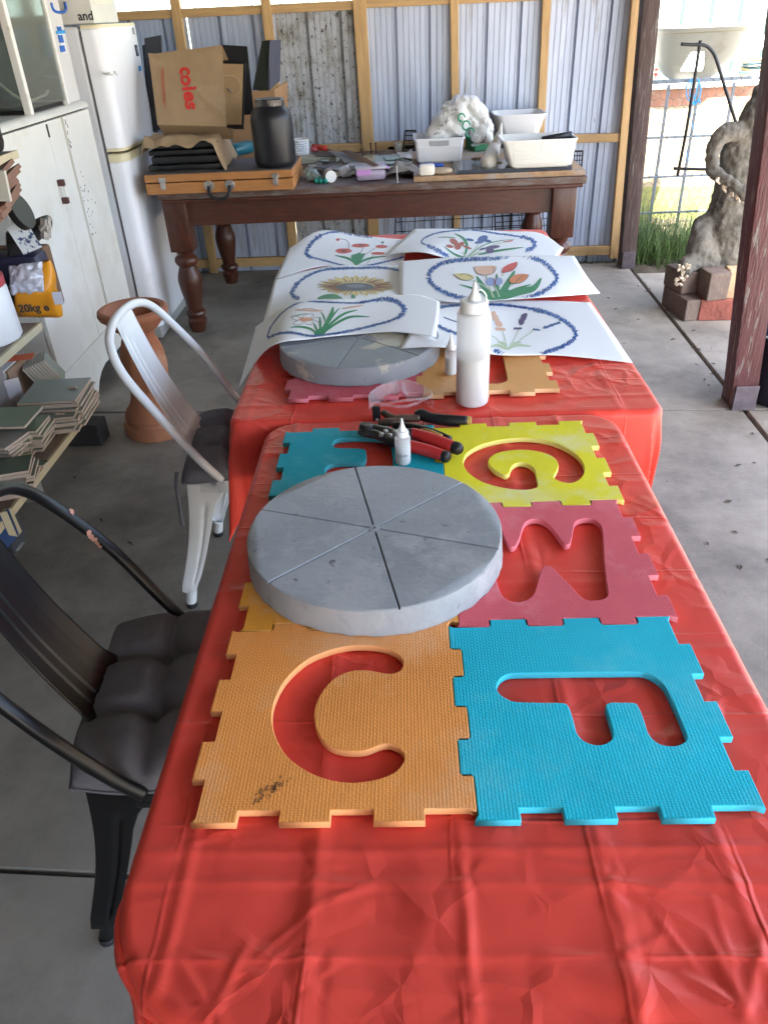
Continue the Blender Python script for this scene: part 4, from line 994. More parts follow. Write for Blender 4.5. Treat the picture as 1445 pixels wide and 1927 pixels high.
# small things in front on the chipboard
b = B(); c_ = rz(175, 650, CZ); b.box((c_.x, c_.y + .03, CZ + .027), (.078, .05, .052), None, .012); single(b.out('white_block', mat('soap_white', (.74, .70, .60), .45), smooth='auto'), 'rounded cream white block at the front of the chipboard', 'block')
b = B(); c_ = rz(285, 640, CZ); b.lathe([(.02, 0), (.045, .008), (.05, .018), (.04, .028), (.01, .032)], (0, 0, 0), 24)
for v_ in b.v: v_.x *= 1.15 + .2 * nz(v_.x, v_.y, 1, 20); v_.y *= .7; v_ += V(c_.x, c_.y + .03, CZ)
single(b.out('pebble', mat('tan_stone', (.36, .29, .21), .8, var=.1), smooth=True), 'flat tan stone beside the cream block', 'stone')
b = B(); q0 = rz(110, 580, CZ + .012); b.tube(smooth_path([q0 + V(0, .03, 0), q0 + V(.04, .04, .004), q0 + V(.09, .02, .004), q0 + V(.13, .03, 0)]), .010, 8); single(b.out('blue_tool', mat('blue_plastic', (.02, .08, .42), .4), smooth=True), 'blue plastic tool behind the cream block under the small basket', 'tool')
b = B(); c_ = rz(700, 570, CZ); b.box((c_.x, c_.y + .02, CZ + .010), (.06, .02, .016), R(-20), .004); single(b.out('wood_peg', mat('tan_wood', (.42, .27, .13), .6)), 'small tan wooden peg at the foot of the plaster horn', 'peg')
b = B(); c_ = rz(550, 540, CZ); b.box((c_.x, c_.y + .02, CZ + .010), (.05, .04, .018), R(30), .006); single(b.out('brown_chip', mat('brown_chip', (.18, .12, .07), .7)), 'brown chip left of the plaster horn', 'chip')
# ================================================================== LEFT SIDE
m_cup = mat('old_white_paint', (.68, .68, .64), .5, var=.05, vscale=3, dirt=(.56, .53, .45), dscale=2.5, dthr=.62, dsoft=.12, dirt2=((.10, .06, .045), 34, .775, .012))
m_gap = mat('gap_shade_and_flecks', (.05, .035, .03), .8)  # dark tone for painted gap shade and for the peeled flecks
XC = -1.48; CYn, CYf = 3.03, 4.055; CZT = 1.195; CXB = -2.05
cup = thing('white_cupboard', 'old white painted wooden cupboard with two doors and scalloped foot beside the fridge', 'cupboard', ((XC + CXB) / 2, (CYn + CYf) / 2, 0))
b = B(); b.box(((XC + CXB) / 2 - .012, CYn + .0085, .67), (XC - CXB - .024, .017, .86)); b.out('side_panel', m_cup, cup)
b = B(); b.box(((XC + CXB) / 2 - .012, CYf - .0085, .67), (XC - CXB - .024, .017, .86)); b.out('side_panel', m_cup, cup)
b = B(); b.box((CXB, (CYn + CYf) / 2, .67), (.012, CYf - CYn - .04, .86)); b.out('back_panel', m_cup, cup)
# rounded top slab
b = B(); pf = [(CXB, 1.165), (XC - .001, 1.165)] + [(XC - .03 + .034 * math.cos(R(a)), 1.165 + .03 * math.sin(R(a))) for a in (20, 45, 70, 90)] + [(CXB, CZT)]
n = len(pf)
b.add([V(x, CYn - .004, z) for x, z in pf] + [V(x, CYf + .004, z) for x, z in pf], [tuple(range(n)), tuple(range(2 * n - 1, n - 1, -1))] + [(i, (i + 1) % n, n + (i + 1) % n, n + i) for i in range(n)])
b.out('top', m_cup, cup, smooth='auto')
b = B(); b.box((XC - .024, (CYn + CYf) / 2, .70), (.006, CYf - CYn - .04, .925)); b.out('gap_shade_sheet', m_gap, cup)  # dark sheet behind the doors, paints the shade in their gaps
yA, yB = 3.533, 3.715
for nm, y0, y1, xo in (('door', CYn + .004, yA - .002, 0), ('stile', yA + .003, yB - .011, -.001), ('door', yB + .010, CYf - .003, .001)):
    b = B(); b.box((XC - .010 + xo, (y0 + y1) / 2, (.2325 + 1.158) / 2), (.019, y1 - y0, 1.158 - .2325), None, .003); b.out(nm, m_cup, cup)
b = B(); b.box((XC - .006, yB - .0088, .70), (.012, .004, .90)); b.out('seal_strip', mat('pale_strip', (.60, .57, .48), .6), cup)
# skirt with scallops and feet
pts = [(CYn, .232), (CYf - .003, .232), (CYf - .003, .0), (CYf - .05, .0), (CYf - .07, .05), (CYf - .11, .085), (CYf - .17, .095), (3.62, .095), (3.52, .10), (3.45, .085), (3.40, .06), (3.36, .02), (3.34, .0), (3.29, 0), (3.27, .06), (3.23, .12), (3.17, .15), (3.12, .16), (3.09, .08), (3.08, 0), (CYn, 0)]
b = B(); n = len(pts); b.add([V(XC - .018, y, z) for y, z in pts] + [V(XC, y, z) for y, z in pts], [tuple(range(n)), tuple(range(2 * n - 1, n - 1, -1))] + [(i, (i + 1) % n, n + (i + 1) % n, n + i) for i in range(n)])
b.out('skirt', m_cup, cup)
for y in (CYn + .03, CYf - .03):
    b = B(); b.box((CXB + .03, y, .115), (.05, .05, .23)); b.out('back_foot', m_cup, cup)
m_brn = mat('brown_plastic', (.08, .03, .022), .4)
yh = yA - .03
hd = B(); hz0, hz1 = ax(118, 378, XC).z, ax(107, 346, XC).z
hnd = None
for z in (hz0, hz1):
    b = B(); b.box((XC + .012, yh, z), (.03, .022, .026), None, .004); b.out('handle_mount', m_brn, cup)
b = B(); b.box((XC + .022, yh, (hz0 + hz1) / 2), (.010, .014, hz1 - hz0 - .027), None, .004); b.out('handle', mat('white_handle', (.7, .7, .68), .4), cup)
b = B(); b.box((XC + .0005, yA - .002, 1.125), (.004, .012, .05)); b.out('hinge', m_blk, cup)
# peeled paint flecks along the gap
b = B()
for k_ in range(26):
    z = rnd.gauss(.76, .09); y = yB + .014 + abs(rnd.gauss(0, .05)); b.box((XC + .0012, y, z), (.0012, rnd.uniform(.002, .007), rnd.uniform(.002, .008)), Matrix.Rotation(rnd.random() * 3, 3, 'X'))
for k_ in range(9):
    b.box((XC + .0012, yB + .012 + abs(rnd.gauss(0, .01)), rnd.gauss(1.08, .05)), (.0012, rnd.uniform(.003, .006), rnd.uniform(.006, .02)))
tag(b.out('peeled_paint', m_gap, cup), kind='stuff')

# fridge
m_fr = mat('fridge_white', (.74, .76, .80), .42, var=.02, vscale=2, dirt=(.6, .6, .58), dscale=3, dthr=.68)
m_cream = mat('aged_cream', (.66, .60, .40), .5)
XF = -1.36; FYn, FYf = 4.095, 4.69; FT = 1.488; ZS = .955
fr_o = thing('fridge', 'tall white two door fridge with yellowed trim between cupboard and workbench', 'fridge', (-1.7, (FYn + FYf) / 2, 0))
b = B(); b.box((-1.745, (FYn + FYf) / 2 + .005, FT / 2 + .012), (.56, FYf - FYn - .012, FT - .03), None, .012); b.out('cabinet', m_fr, fr_o)
b = B(); b.box((-1.4575, (FYn + FYf) / 2, .76), (.012, FYf - FYn - .02, 1.40)); b.out('gasket', mat('grey_gasket', (.16, .16, .17), .6), fr_o)
def fdoor(z0, z1):
    b = B(); y0, y1 = FYn, FYf; x0, x1 = -1.4505, XF; r = .05
    pf = [(x0, y0), ] + [(x1 - r + r * math.sin(R(a)), y0 + r - r * math.cos(R(a))) for a in range(0, 91, 15)] + [(x1 + .006 * math.sin(math.pi * t), lerp(y0 + r, y1 - r, t)) for t in (.2, .4, .6, .8)] + [(x1 - r + r * math.cos(R(a)), y1 - r + r * math.sin(R(a))) for a in range(0, 91, 15)] + [(x0, y1)]
    b.prism(pf, z0, z1, cham=.006); return b
d1 = fdoor(ZS + .022, FT - .012).out('freezer_door', m_fr, fr_o, smooth='auto')
d2 = fdoor(.07, ZS - .040).out('fridge_door', m_fr, fr_o, smooth='auto')
fdoor(ZS + .008, ZS + .022).out('trim', m_cream, fr_o, smooth='auto'); fdoor(ZS - .040, ZS - .004).out('trim', m_cream, fr_o, smooth='auto')
fdoor(FT - .012, FT + .002).out('top_trim', m_cream, fr_o, smooth='auto')
b = B(); b.box((-1.62, (FYn + FYf) / 2, .035), (.5, FYf - FYn - .03, .064), None, .004); b.out('plinth', mat('grey_plinth', (.35, .35, .34), .5), fr_o)
for px, py_, w_, h_, m in ((252, 58, .022, .03, mat('badge_grey', (.35, .36, .38), .3, metal=.5)), (258, 95, .035, .05, mat('badge_navy', (.04, .05, .09), .4)), (264, 129, .032, .022, mat('blue_tape', (.03, .30, .68), .5))):
    c_ = ax(px, py_, XF + .006); b = B(); b.box((XF + .0035 + .003, c_.y, c_.z), (.004, w_, h_)); b.out('sticker', m, d1)
c_ = ax(258, 95, XF + .006)
for dz in (0,):
    b = B(); b.box((XF + .0088, c_.y, c_.z + dz), (.002, .015, .022)); b.out('sticker_print', mat('badge_mid', (.22, .23, .27), .4), d1)
b = B()
for k_ in range(16):
    p_ = ax(rnd.uniform(190, 220), 138 - rnd.uniform(-3, 3) , XF); b.box((XF + .003, p_.y, p_.z), (.003, rnd.uniform(.012, .03), rnd.uniform(.003, .008)))
tag(b.out('scuff', mat('scuff_grey', (.62, .61, .59), .6), d1), kind='stuff')
# box on the fridge
t = thing('carton', 'white carton with printed label standing on top of the fridge', 'box', (-1.6, 4.3, FT))
b = B(); b.box((-1.60, 4.31, FT + .20), (.42, .36, .39), R(0), .003); b.out('carton_body', mat('white_card_box', (.62, .62, .58), .7, var=.05), t)
qf = V(-1.388, 4.31, FT + .25)
b = B(); b.box((-1.3885, 4.30, FT + .21), (.003, .25, .26)); b.out('label', mat('label_cream', (.68, .66, .56), .6), t)
b = B()
for k_ in range(9): b.box((-1.3862, 4.30 + rnd.uniform(-.01, .01), FT + .12 + k_ * .022), (.002, rnd.uniform(.15, .21), .0035))
tag(b.out('label_print', mat('label_grey', (.38, .37, .33), .6), t), kind='stuff')
p_ = ay(151, 33, 4.13); put_text('lettering', 'and', .05, frame_M(V(-1.425, 4.1285, FT + .035), (1, 0, 0), (0, 0, 1)), m_blk, t, .001)

# tall white carton with blue stickers on the cupboard
t = thing('white_carton', 'tall off-white carton with blue tape and stickers behind the glass tank', 'box', (-1.68, 3.96, CZT))
b = B(); b.box((-1.68, 3.957, CZT + .32), (.35, .19, .64), None, .004); b.out('carton_body', mat('offwhite_card', (.60, .60, .60), .6, var=.04, vscale=4), t)
XPn = -1.5035
def stick(px0, py0, px1, py1, m):
    a_, b_ = ax(px0, py0, XPn), ax(px1, py1, XPn); q = B(); q.box((XPn, (a_.y + b_.y) / 2, (a_.z + b_.z) / 2), (.003, abs(b_.y - a_.y), abs(a_.z - b_.z))); q.out('sticker', m, t)
stick(107, 48, 127, 98, mat('sticker_white', (.72, .74, .76), .5)); XPn += .002
m_bs = mat('sticker_blue', (.02, .12, .48), .5)
stick(108, 50, 117, 58, m_bs); stick(110, 66, 121, 80, m_bs); stick(113, 86, 124, 97, m_bs); stick(106, 58, 124, 63, mat('blue_tape', (.03, .30, .68), .5))
b = B(); b.tube(smooth_path([ax(x, y, XPn) for x, y in ((97, 5), (100, 16), (106, 22), (115, 23), (124, 20), (124, 10), (122, 4))]), .006, 5, True); b.out('blue_mark', m_bs, t)

# glass tank
t = thing('glass_tank', 'old glass tank with white painted corner frame standing on the cupboard', 'tank', (-1.75, 3.63, CZT))
tx0, tx1, ty0, ty1, tz1 = -2.02, -1.488, 3.425, 3.845, CZT + .62
m_gl = mat('dusty_glass', (.72, .80, .78), .06, trans=.92, ior=1.3, dirt=(.5, .53, .5), dscale=3, dthr=.7)
m_ww = mat('white_frame_paint', (.72, .72, .69), .5, dirt=(.45, .42, .36), dscale=12, dthr=.64)
for nm, c_, d_ in (('front_pane', (tx1 - .004, (ty0 + ty1) / 2, CZT + .32), (.005, ty1 - ty0 - .03, .60)), ('side_pane', ((tx0 + tx1) / 2, ty0 + .004, CZT + .32), (tx1 - tx0 - .03, .005, .60)), ('far_pane', ((tx0 + tx1) / 2, ty1 - .004, CZT + .32), (tx1 - tx0 - .03, .005, .60))):
    b = B(); b.box(c_, d_); b.out(nm, m_gl, t)
b = B(); b.box((tx0 + .003, (ty0 + ty1) / 2, CZT + .31), (.006, ty1 - ty0, .62)); b.out('back_board', mat('dark_back', (.05, .06, .065), .6, var=.4, vscale=5, dirt=(.25, .28, .28), dscale=4, dthr=.6), t)
for x, y, wd in ((tx1 - .008, ty0 + .010, .030), (tx1 - .003, ty1 - .008, .020), (tx0 + .014, ty0 + .010, .026), (tx0 + .014, ty1 - .008, .02)):
    b = B(); b.box((x, y, CZT + .31), (wd, wd, .62), None, .003); b.out('corner_post', m_ww, t)
b = B(); b.box(((tx0 + tx1) / 2, (ty0 + ty1) / 2, CZT + .008), (tx1 - tx0 - .04, ty1 - ty0 - .04, .014)); b.out('base', m_blk, t)
b = B(); b.box(((tx0 + tx1) / 2, (ty0 + ty1) / 2, CZT + .03), (.3, .22, .02), R(10)); b.out('gravel_tray', mat('dark_tray', (.10, .10, .10), .7), t)
b = B(); b.tube(smooth_path([V(tx1 - .33, ty0 + .08, CZT + .36), V(tx1 - .22, ty0 + .1, CZT + .2), V(tx1 - .1, ty0 + .16, CZT + .05), V(tx1 - .06, ty0 + .3, CZT + .045), V(tx1 - .06, ty0 + .37, CZT + .06)]), .006, 6); b.out('air_hose', mat('pale_hose', (.5, .48, .40), .5), t, smooth=True)
b = B(); b.grid(lambda u, v: V(tx0 + .10 + .02 * math.sin(u * 9), lerp(ty0 + .12, ty1 - .05, u) + .02 * nz(v * 3, u * 3), CZT + .05 + .5 * v), 18, 10); b.out('plastic_film', mat('grey_film', (.36, .38, .37), .4), t, smooth='auto', fix=False)

# ------------------------------------------------------------------ shelving with tiles
m_shelf = mat('shelf_board', (.23, .19, .155), .8, var=.15, vscale=4)
m_edge = mat('shelf_edge', (.50, .44, .30), .7, var=.1)
XS = -1.165
shf = thing('shelving', 'grubby board shelving at the left holding tiles, bags and a bucket', 'shelf', (-1.5, 1.9, 0))
SZ1, SZ2, SZ3, SZ4 = .315, .700, .945, 1.167
for z, y1, xf, th in ((SZ1, 2.58, XS, .022), (SZ2, 2.36, XS, .020), (SZ4, 2.62, XS - .045, .020), (SZ3, 2.34, -1.36, .016)):
    b = B(); b.box(((xf - 2.0) / 2 - .006, (1.0 + y1) / 2, z - th / 2 - .001), (xf + 2.0 - .012, y1 - 1.0, th)); b.out('board', m_shelf, shf)
    b = B(); b.box((xf - .005, (1.0 + y1) / 2, z - th / 2 - .0005), (.010, y1 - 1.0, th + .003)); b.out('edge_strip', m_edge, shf)
for y in (1.03, 2.30):
    b = B(); b.box((-1.93, y, .7), (.05, .045, 1.4)); b.out('upright', m_shelf, shf)
b = B(); b.box((XS - .06, 1.03, .6), (.05, .045, 1.2)); b.out('upright', m_shelf, shf)
b = B(); b.box((-1.42, 2.42, .145), (.06, .06, .288)); b.out('support_block', mat('grey_block', (.20, .19, .17), .9), shf)
b = B(); c_ = az(160, 840); b.box((c_.x - .12, c_.y + .05, .05), (.40, .10, .095), R(-2), .006); single(b.out('dark_beam', mat('charred_beam', (.022, .02, .022), .7)), 'short dark beam lying on the floor under the lower shelf', 'beam')

def tilem(k): return [mat('sage_tile', (.27, .33, .285), .35, var=.08), mat('green_tile', (.21, .29, .19), .3, var=.08), mat('dark_green_tile', (.07, .12, .085), .25, var=.1), mat('brown_tile', (.22, .135, .10), .5, var=.2), mat('pale_tile', (.45, .44, .39), .45, var=.08)][k]
m_bis = mat('tile_biscuit', (.50, .42, .36), .8, var=.06)
def tmesh(a, c, th, m, name='t'):
    b = B(); b.box((0, 0, 0), (a, c, th), None, .0012); me = bpy.data.meshes.new('tile'); me.from_pydata([tuple(v) for v in b.v], [], b.f); me.update()
    me.materials.append(m); me.materials.append(m_bis)
    for p_ in me.polygons:
        if abs(p_.normal.z) < .5 or p_.normal.z < -.5: p_.material_index = 1
    return me
def stack(c, a, d, n, th, mi, lab, grp, jit=.008, rot=0.0, z0=SZ1, gap=.0012, jr=4):
    me = tmesh(a, d, th, tilem(mi)); z = z0 + .001
    for k_ in range(n):
        o = bpy.data.objects.new('tile', me); COL.objects.link(o)
        o.location = (c[0] + rnd.uniform(-jit, jit), c[1] + rnd.uniform(-jit, jit), z + th / 2); o.rotation_euler = (0, 0, rot + R(rnd.uniform(-jr, jr)))
        tag(o, (NTH[n - 1 - k_] + ' from top, ' if k_ < n - 1 else 'topmost ') + lab if n > 1 else lab, 'tile', grp); z += th + gap
    return z
def s4(x, y, z): return az(x / 4.82, 650 + y / 4.82, z)
TT = .0085
def cen4(pts, z): q = [s4(x, y, z) for x, y in pts]; return sum(q, V(0, 0, 0)) / len(q)
c1 = cen4([(310, 460), (815, 310), (700, 480)], SZ1 + .105); stack((c1.x - .05, c1.y + .03), .20, .20, 10, TT, 0, 'grey green tile of the big stack at the lower shelf end', 'big stack of grey green tiles', rot=R(4))
c1 = cen4([(375, 645), (660, 548), (600, 660), (440, 560)], SZ1 + .06); stack((c1.x, c1.y), .135, .105, 6, TT, 0, 'sage tile in the low stack nearest the shelf edge', 'low stack of sage tiles', rot=R(10))
c1 = cen4([(120, 740), (370, 665), (250, 780), (200, 660)], SZ1 + .075); stack((c1.x, c1.y), .13, .12, 8, TT, 1, 'green tile in the middle stack beside the torn tile box', 'middle stack of green tiles', rot=R(4))
c1 = cen4([(60, 900), (190, 800), (90, 800)], SZ1 + .07); stack((c1.x - .03, c1.y), .13, .13, 8, TT, 4, 'pale pinkish tile of the leaning stack at the left edge', 'leaning stack of pale tiles', rot=R(-12), jit=.014, jr=9)
c1 = cen4([(10, 1110), (200, 1005), (140, 1125)], SZ1 + .055); stack((c1.x - .02, c1.y), .15, .11, 5, TT + .001, 2, 'dark green tile in the short stack nearest the black chair', 'short stack of dark green tiles', rot=R(14))
c1 = cen4([(30, 1260), (100, 1270)], SZ1 + .02); stack((c1.x - .01, c1.y - .02), .15, .11, 3, TT, 4, 'pale tile in the lowest pile behind the black chair hoop', 'lowest pile of pale tiles', rot=R(20))
c1 = s4(320, 1055, SZ1 + .008); stack((c1.x, c1.y), .085, .035, 1, TT, 2, 'single narrow green tile lying alone on the lower shelf', 'single tile', rot=R(-6))
c1 = s4(90, 640, SZ1 + .12); stack((c1.x, c1.y), .15, .15, 1, TT, 1, 'large light green tile lying tilted on top by the torn box', 'light green top tile', z0=SZ1 + .105)
c1 = s4(30, 740, SZ1 + .1); stack((c1.x, c1.y), .12, .12, 6, TT, 1, 'green tile in the small pile left of the light green tile', 'small green tile pile', rot=R(25), z0=SZ1)
c1 = s4(545, 612, SZ1 + .068); b = B(); b.box((c1.x, c1.y, SZ1 + .0645), (.03, .006, .006)); single(b.out('tile_sliver', m_bis), 'small tile sliver lying on the low sage stack', 'chip')
c1 = s4(660, 385, SZ1 + .10); b = B(); b.box((c1.x, c1.y, SZ1 + .102), (.03, .008, .007)); single(b.out('tile_sliver', m_bis), 'small tile sliver lying on the big grey green stack', 'chip')
# torn tile box with tiles standing in it
bx = s4(150, 590, SZ1 + .002); t = thing('tile_carton', 'torn white and orange tile carton open on the lower shelf', 'box', (bx.x - .1, bx.y + .1, SZ1))
wm = mat('white_carton', (.58, .57, .60), .6, var=.05); om = mat('orange_carton_print', (.62, .12, .04), .6); km = mat('carton_inside', (.26, .18, .12), .8)
bxx = bx.x; byy = bx.y
b = B(); b.box((bxx - .11, byy + .003, SZ1 + .075), (.22, .004, .148)); b.out('front_flap', wm, t)
b = B(); b.box((bxx - .11, byy + .09, SZ1 + .152), (.22, .18, .004)); b.out('top_flap', wm, t)
b = B(); b.box((bxx - .08, byy + .11, SZ1 + .155), (.27, .06, .002), R(14)); b.out('orange_band', om, t)
b = B(); b.box((bxx + .018, byy + .0, SZ1 + .07), (.05, .003, .11), Matrix.Rotation(R(35), 3, 'Z')); b.out('torn_flap', wm, t)
b = B(); b.box((bxx + .004, byy + .10, SZ1 + .075), (.004, .17, .145)); b.out('end_flap', km, t)
b = B()
for k_ in range(4): b.box((bxx - .19 + .028 * k_, byy + .05 + .004 * (k_ % 2), SZ1 + .1548), (.016, .022, .0012), R(8 * k_))
tag(b.out('worn_print', mat('grey_ink', (.2, .2, .2), .6), t), kind='stuff')
me = tmesh(.11, .11, .007, tilem(0))
for k_ in range(8):
    o = bpy.data.objects.new('tile', me); COL.objects.link(o); o.location = (bxx + .035 + .006 * k_, byy + .14 + .012 * k_, SZ1 + .078); o.rotation_euler = (R(0), R(62), R(20)); tag(o, ('front' if k_ == 0 else NTH[k_]) + ' grey tile in the tilted row beside the torn white carton', 'tile', 'tilted tiles by the carton')

# bucket, bags and brown tiles on the upper boards
bc = az(-28, 640, SZ2); t = thing('bucket', 'white plastic bucket with red rim on the upper shelf', 'bucket', (bc.x, bc.y, SZ2))
rb = ay(36, 620, bc.y).x - bc.x; hb_ = ay(0, 545, bc.y - .05).z - SZ2
b = B(); b.lathe([(rb * .92, 0), (rb * .97, .008), (rb * .93, hb_ * .9), (rb * .88, hb_ * .95)], (bc.x, bc.y, SZ2 + .001), 40); b.out('bucket_body', mat('bucket_white', (.72, .74, .77), .4), t, smooth='auto')
b = B(); b.lathe([(rb * .9, hb_ * .952), (rb * .92, hb_ * .96), (rb * .92, hb_ * 1.12), (rb * .8, hb_ * 1.16), (.01, hb_ * 1.16)], (bc.x, bc.y, SZ2 + .001), 40); b.out('lid', mat('red_lid', (.40, .05, .06), .4), t, smooth='auto')
# orange sack
oy = az(70, 612, SZ2).y
t = thing('cement_sack', 'torn orange 20kg sack with silver lining on the upper shelf', 'sack', (ay(70, 600, oy).x, oy + .05, SZ2))
def sack(quad, dep, m, name, parent, amp=.012, seed=0, nu=26, nv=22):
    P = [ay(*q) for q in quad]; b = B(); n = (P[1] - P[0]).cross(P[3] - P[0]).normalized(); n = n if n.y > 0 else -n
    def fn(u, v):
        a_ = 2 * math.pi * u; q = max(abs(math.cos(a_)), abs(math.sin(a_))); c_, s_ = math.cos(a_) / q ** .55, math.sin(a_) / q ** .55
        uu = .5 - .5 * c_ * (1 - .03 * (abs(v - .5) * 2) ** 3); p = P[0].lerp(P[1], uu).lerp(P[3].lerp(P[2], uu), v)
        bulge = (1 - (abs(v - .5) * 2) ** 2.4) * .75 + .25
        p = p + n * (dep / 2 - dep / 2 * s_ * bulge)
        return p + Vector((nz(p.x, p.y, p.z + seed, 14), nz(p.y, p.z, p.x + seed, 14), nz(p.z, p.x, p.y + seed, 14))) * amp
    b.grid(fn, nu * 2, nv)
    k = len(b.v); w_ = nu * 2 + 1
    b.f += [tuple(range(w_ - 1)), tuple(range(k - 2, k - w_ - 1, -1))]
    return b.out(name, m, parent, smooth='auto', fix=False), P, n
oq = [(22, 520, oy + .0), (92, 505, oy + .03), (119, 606, oy + .03), (24, 612, oy - .0)]
ob_, OP, on_ = sack(oq, .13, mat('orange_plastic', (.68, .27, .015), .35, var=.05), 'sack_body', t, .012, 3)
xd = (OP[2] - OP[3]).normalized(); yd = (OP[0] - OP[3]).normalized()
pc_ = OP[3].lerp(OP[2], .43) + yd * .058 - on_ * .016
put_text('lettering', '20kg e', .034, frame_M(pc_, xd, yd), mat('black_print', (.03, .025, .02), .6), t, .0012)
c_ = OP[3].lerp(OP[2], .90) + yd * .085 - on_ * .012; b = B(); b.box(c_, (.028, .002, .04), frame_M((0, 0, 0), xd, yd).to_3x3() @ Matrix(((1, 0, 0), (0, 0, 1), (0, 1, 0)))); b.out('label', mat('pale_label', (.55, .56, .65), .5), t)
b = B()
P0 = [ay(*q) for q in ((18, 500, oy - .012), (80, 492, oy + .0), (84, 548, oy - .022), (22, 552, oy - .022))]
b.grid(lambda u, v: P0[0].lerp(P0[1], u).lerp(P0[3].lerp(P0[2], u), v) - V(0, .022 * math.sin(math.pi * u) * math.sin(math.pi * (.1 + .8 * v)) + .012 * nz(u * 5, v * 5, 4), -.01 * nz(u * 6, v * 5, 8)), 26, 20)
o_ = b.out('silver_lining', mat('silver_film', (.46, .47, .55), .3, metal=.15, var=.1), t, smooth='auto', fix=False); md = o_.modifiers.new('s', 'SOLIDIFY'); md.thickness = .002
# dark printed sack on top
t = thing('grout_bag', 'dark torn bag with white label lying above the orange sack', 'bag', ay(50, 480, oy + .04))
dq_ = [(2, 448, oy + .05), (84, 412, oy + .07), (94, 440, oy + .06), (12, 508, oy + .05)]
o_, DP, dn_ = sack(dq_, .12, mat('dark_bag', (.030, .030, .036), .4, var=.3), 'bag_body', t, .010, 9)
xd = (DP[1] - DP[0]).normalized(); yd = (DP[0] - DP[3]).normalized()
c_ = DP[0].lerp(DP[2], .52) - dn_ * .020; b = B(); b.box(c_, (.062, .003, .085), frame_M((0, 0, 0), xd, yd).to_3x3() @ Matrix(((1, 0, 0), (0, 0, 1), (0, 1, 0)))); b.out('label', mat('pale_blue_label', (.62, .68, .74), .5, dirt=(.03, .06, .16), dscale=26, dthr=.56, dsoft=.02), t)
b = B(); b.grid(lambda u, v: ay(lerp(78, 97, u), lerp(412, 448, v), oy + .05 + .02 * nz(u * 4, v * 4)) , 8, 10); o_ = b.out('torn_end', mat('torn_paper_grey', (.38, .36, .33), .8, var=.2, vscale=30), t, fix=False); md = o_.modifiers.new('s', 'SOLIDIFY'); md.thickness = .01
b = B(); b.box(ay(28, 505, oy + .10) - V(0, 0, .0), (.20, .10, .10), None, .02); single(b.out('dark_sack', mat('navy_sack', (.02, .02, .05), .5), smooth='auto'), 'crumpled dark navy sack wedged between dark bag and orange sack', 'sack')
b = B(); b.box((ay(40, 560, oy + .18).x, oy + .19, SZ2 + .1), (.26, .06, .198), None, .01); single(b.out('brown_carton', mat('brown_carton', (.16, .09, .05), .8)), 'brown carton standing behind the orange sack', 'box')
# brown tiles, fanned, and pale tile
me = tmesh(.20, .20, .012, tilem(3)); me.materials[1] = mat('brown_biscuit', (.20, .11, .08), .8, var=.2); by_ = az(10, 440, SZ3).y
for k_ in range(9):
    o = bpy.data.objects.new('tile', me); COL.objects.link(o); p_ = ay(6 + 3.2 * (k_ % 4), 428 - k_ * 9.5, 2.22 + .004 * k_)
    o.location = (p_.x - .075, 2.22 + .03, p_.z); o.rotation_euler = (R(8), R(-24), R(rnd.uniform(-8, 8))); tag(o, ('lowest' if k_ == 0 else NTH[k_] + ' lowest') + ' brown tile in the fanned tilted pile', 'tile', 'fanned pile of brown tiles')
b = B(); p_ = ay(6, 352, 2.12); b.box((p_.x - .035, 2.12, p_.z + .006), (.10, .012, .075), Matrix.Rotation(R(5), 3, 'Y')); single(b.out('stone_tile', tilem(4)), 'pale stone tile standing in front of the brown tiles', 'tile')
b = B(); p_ = ay(38, 398, 2.32); b.lathe([(.001, -.01), (.052, -.01), (.052, .01), (.001, .01)], p_, 28, Matrix.Rotation(R(70), 3, 'Y')); single(b.out('black_disc', m_blk, smooth='auto'), 'black round disc behind the brown tiles', 'disc')
b = B(); p_ = ay(-20, 255, 2.5); b.box((p_.x - .135, 2.42, SZ4 + .085), (.30, .32, .168), None, .03); single(b.out('black_crate', m_blk, smooth='auto'), 'black plastic box on the top shelf at the left edge', 'box')
# blue box on the floor under the shelf
t = thing('blue_box', 'blue panel box with wooden edge on the floor under the shelf', 'box', (-1.2, 1.72, 0))
qslab_b([(-25, 985, 1.78), (14, 962, 1.80), (34, 1010, 1.80), (-10, 1060, 1.76)], .02).out('blue_face', mat('navy_blue', (.015, .05, .16), .45), t)
qslab_b([(14, 962, 1.80), (22, 955, 1.86), (42, 1000, 1.86), (34, 1010, 1.80)], .02, back=V(-1, 0, 0)).out('wood_edge', m_edge, t)
b = B(); c_ = az(15, 1045); b.box((c_.x - .10, c_.y + .06, .055), (.24, .10, .108)); b.out('carton_foot', mat('dark_carton', (.05, .05, .055), .8), t)
b = B(); c_ = az(30, 1025); b.grid(lambda u, v: c_ + V(-.03 + .06 * u, -.04 + .05 * v, .002 + .006 * abs(nz(u * 3, v * 3))), 5, 4); single(b.out('paper_scrap', mat('white_scrap', (.6, .6, .58), .5), fix=False), 'white paper scrap on the floor by the blue box', 'paper')

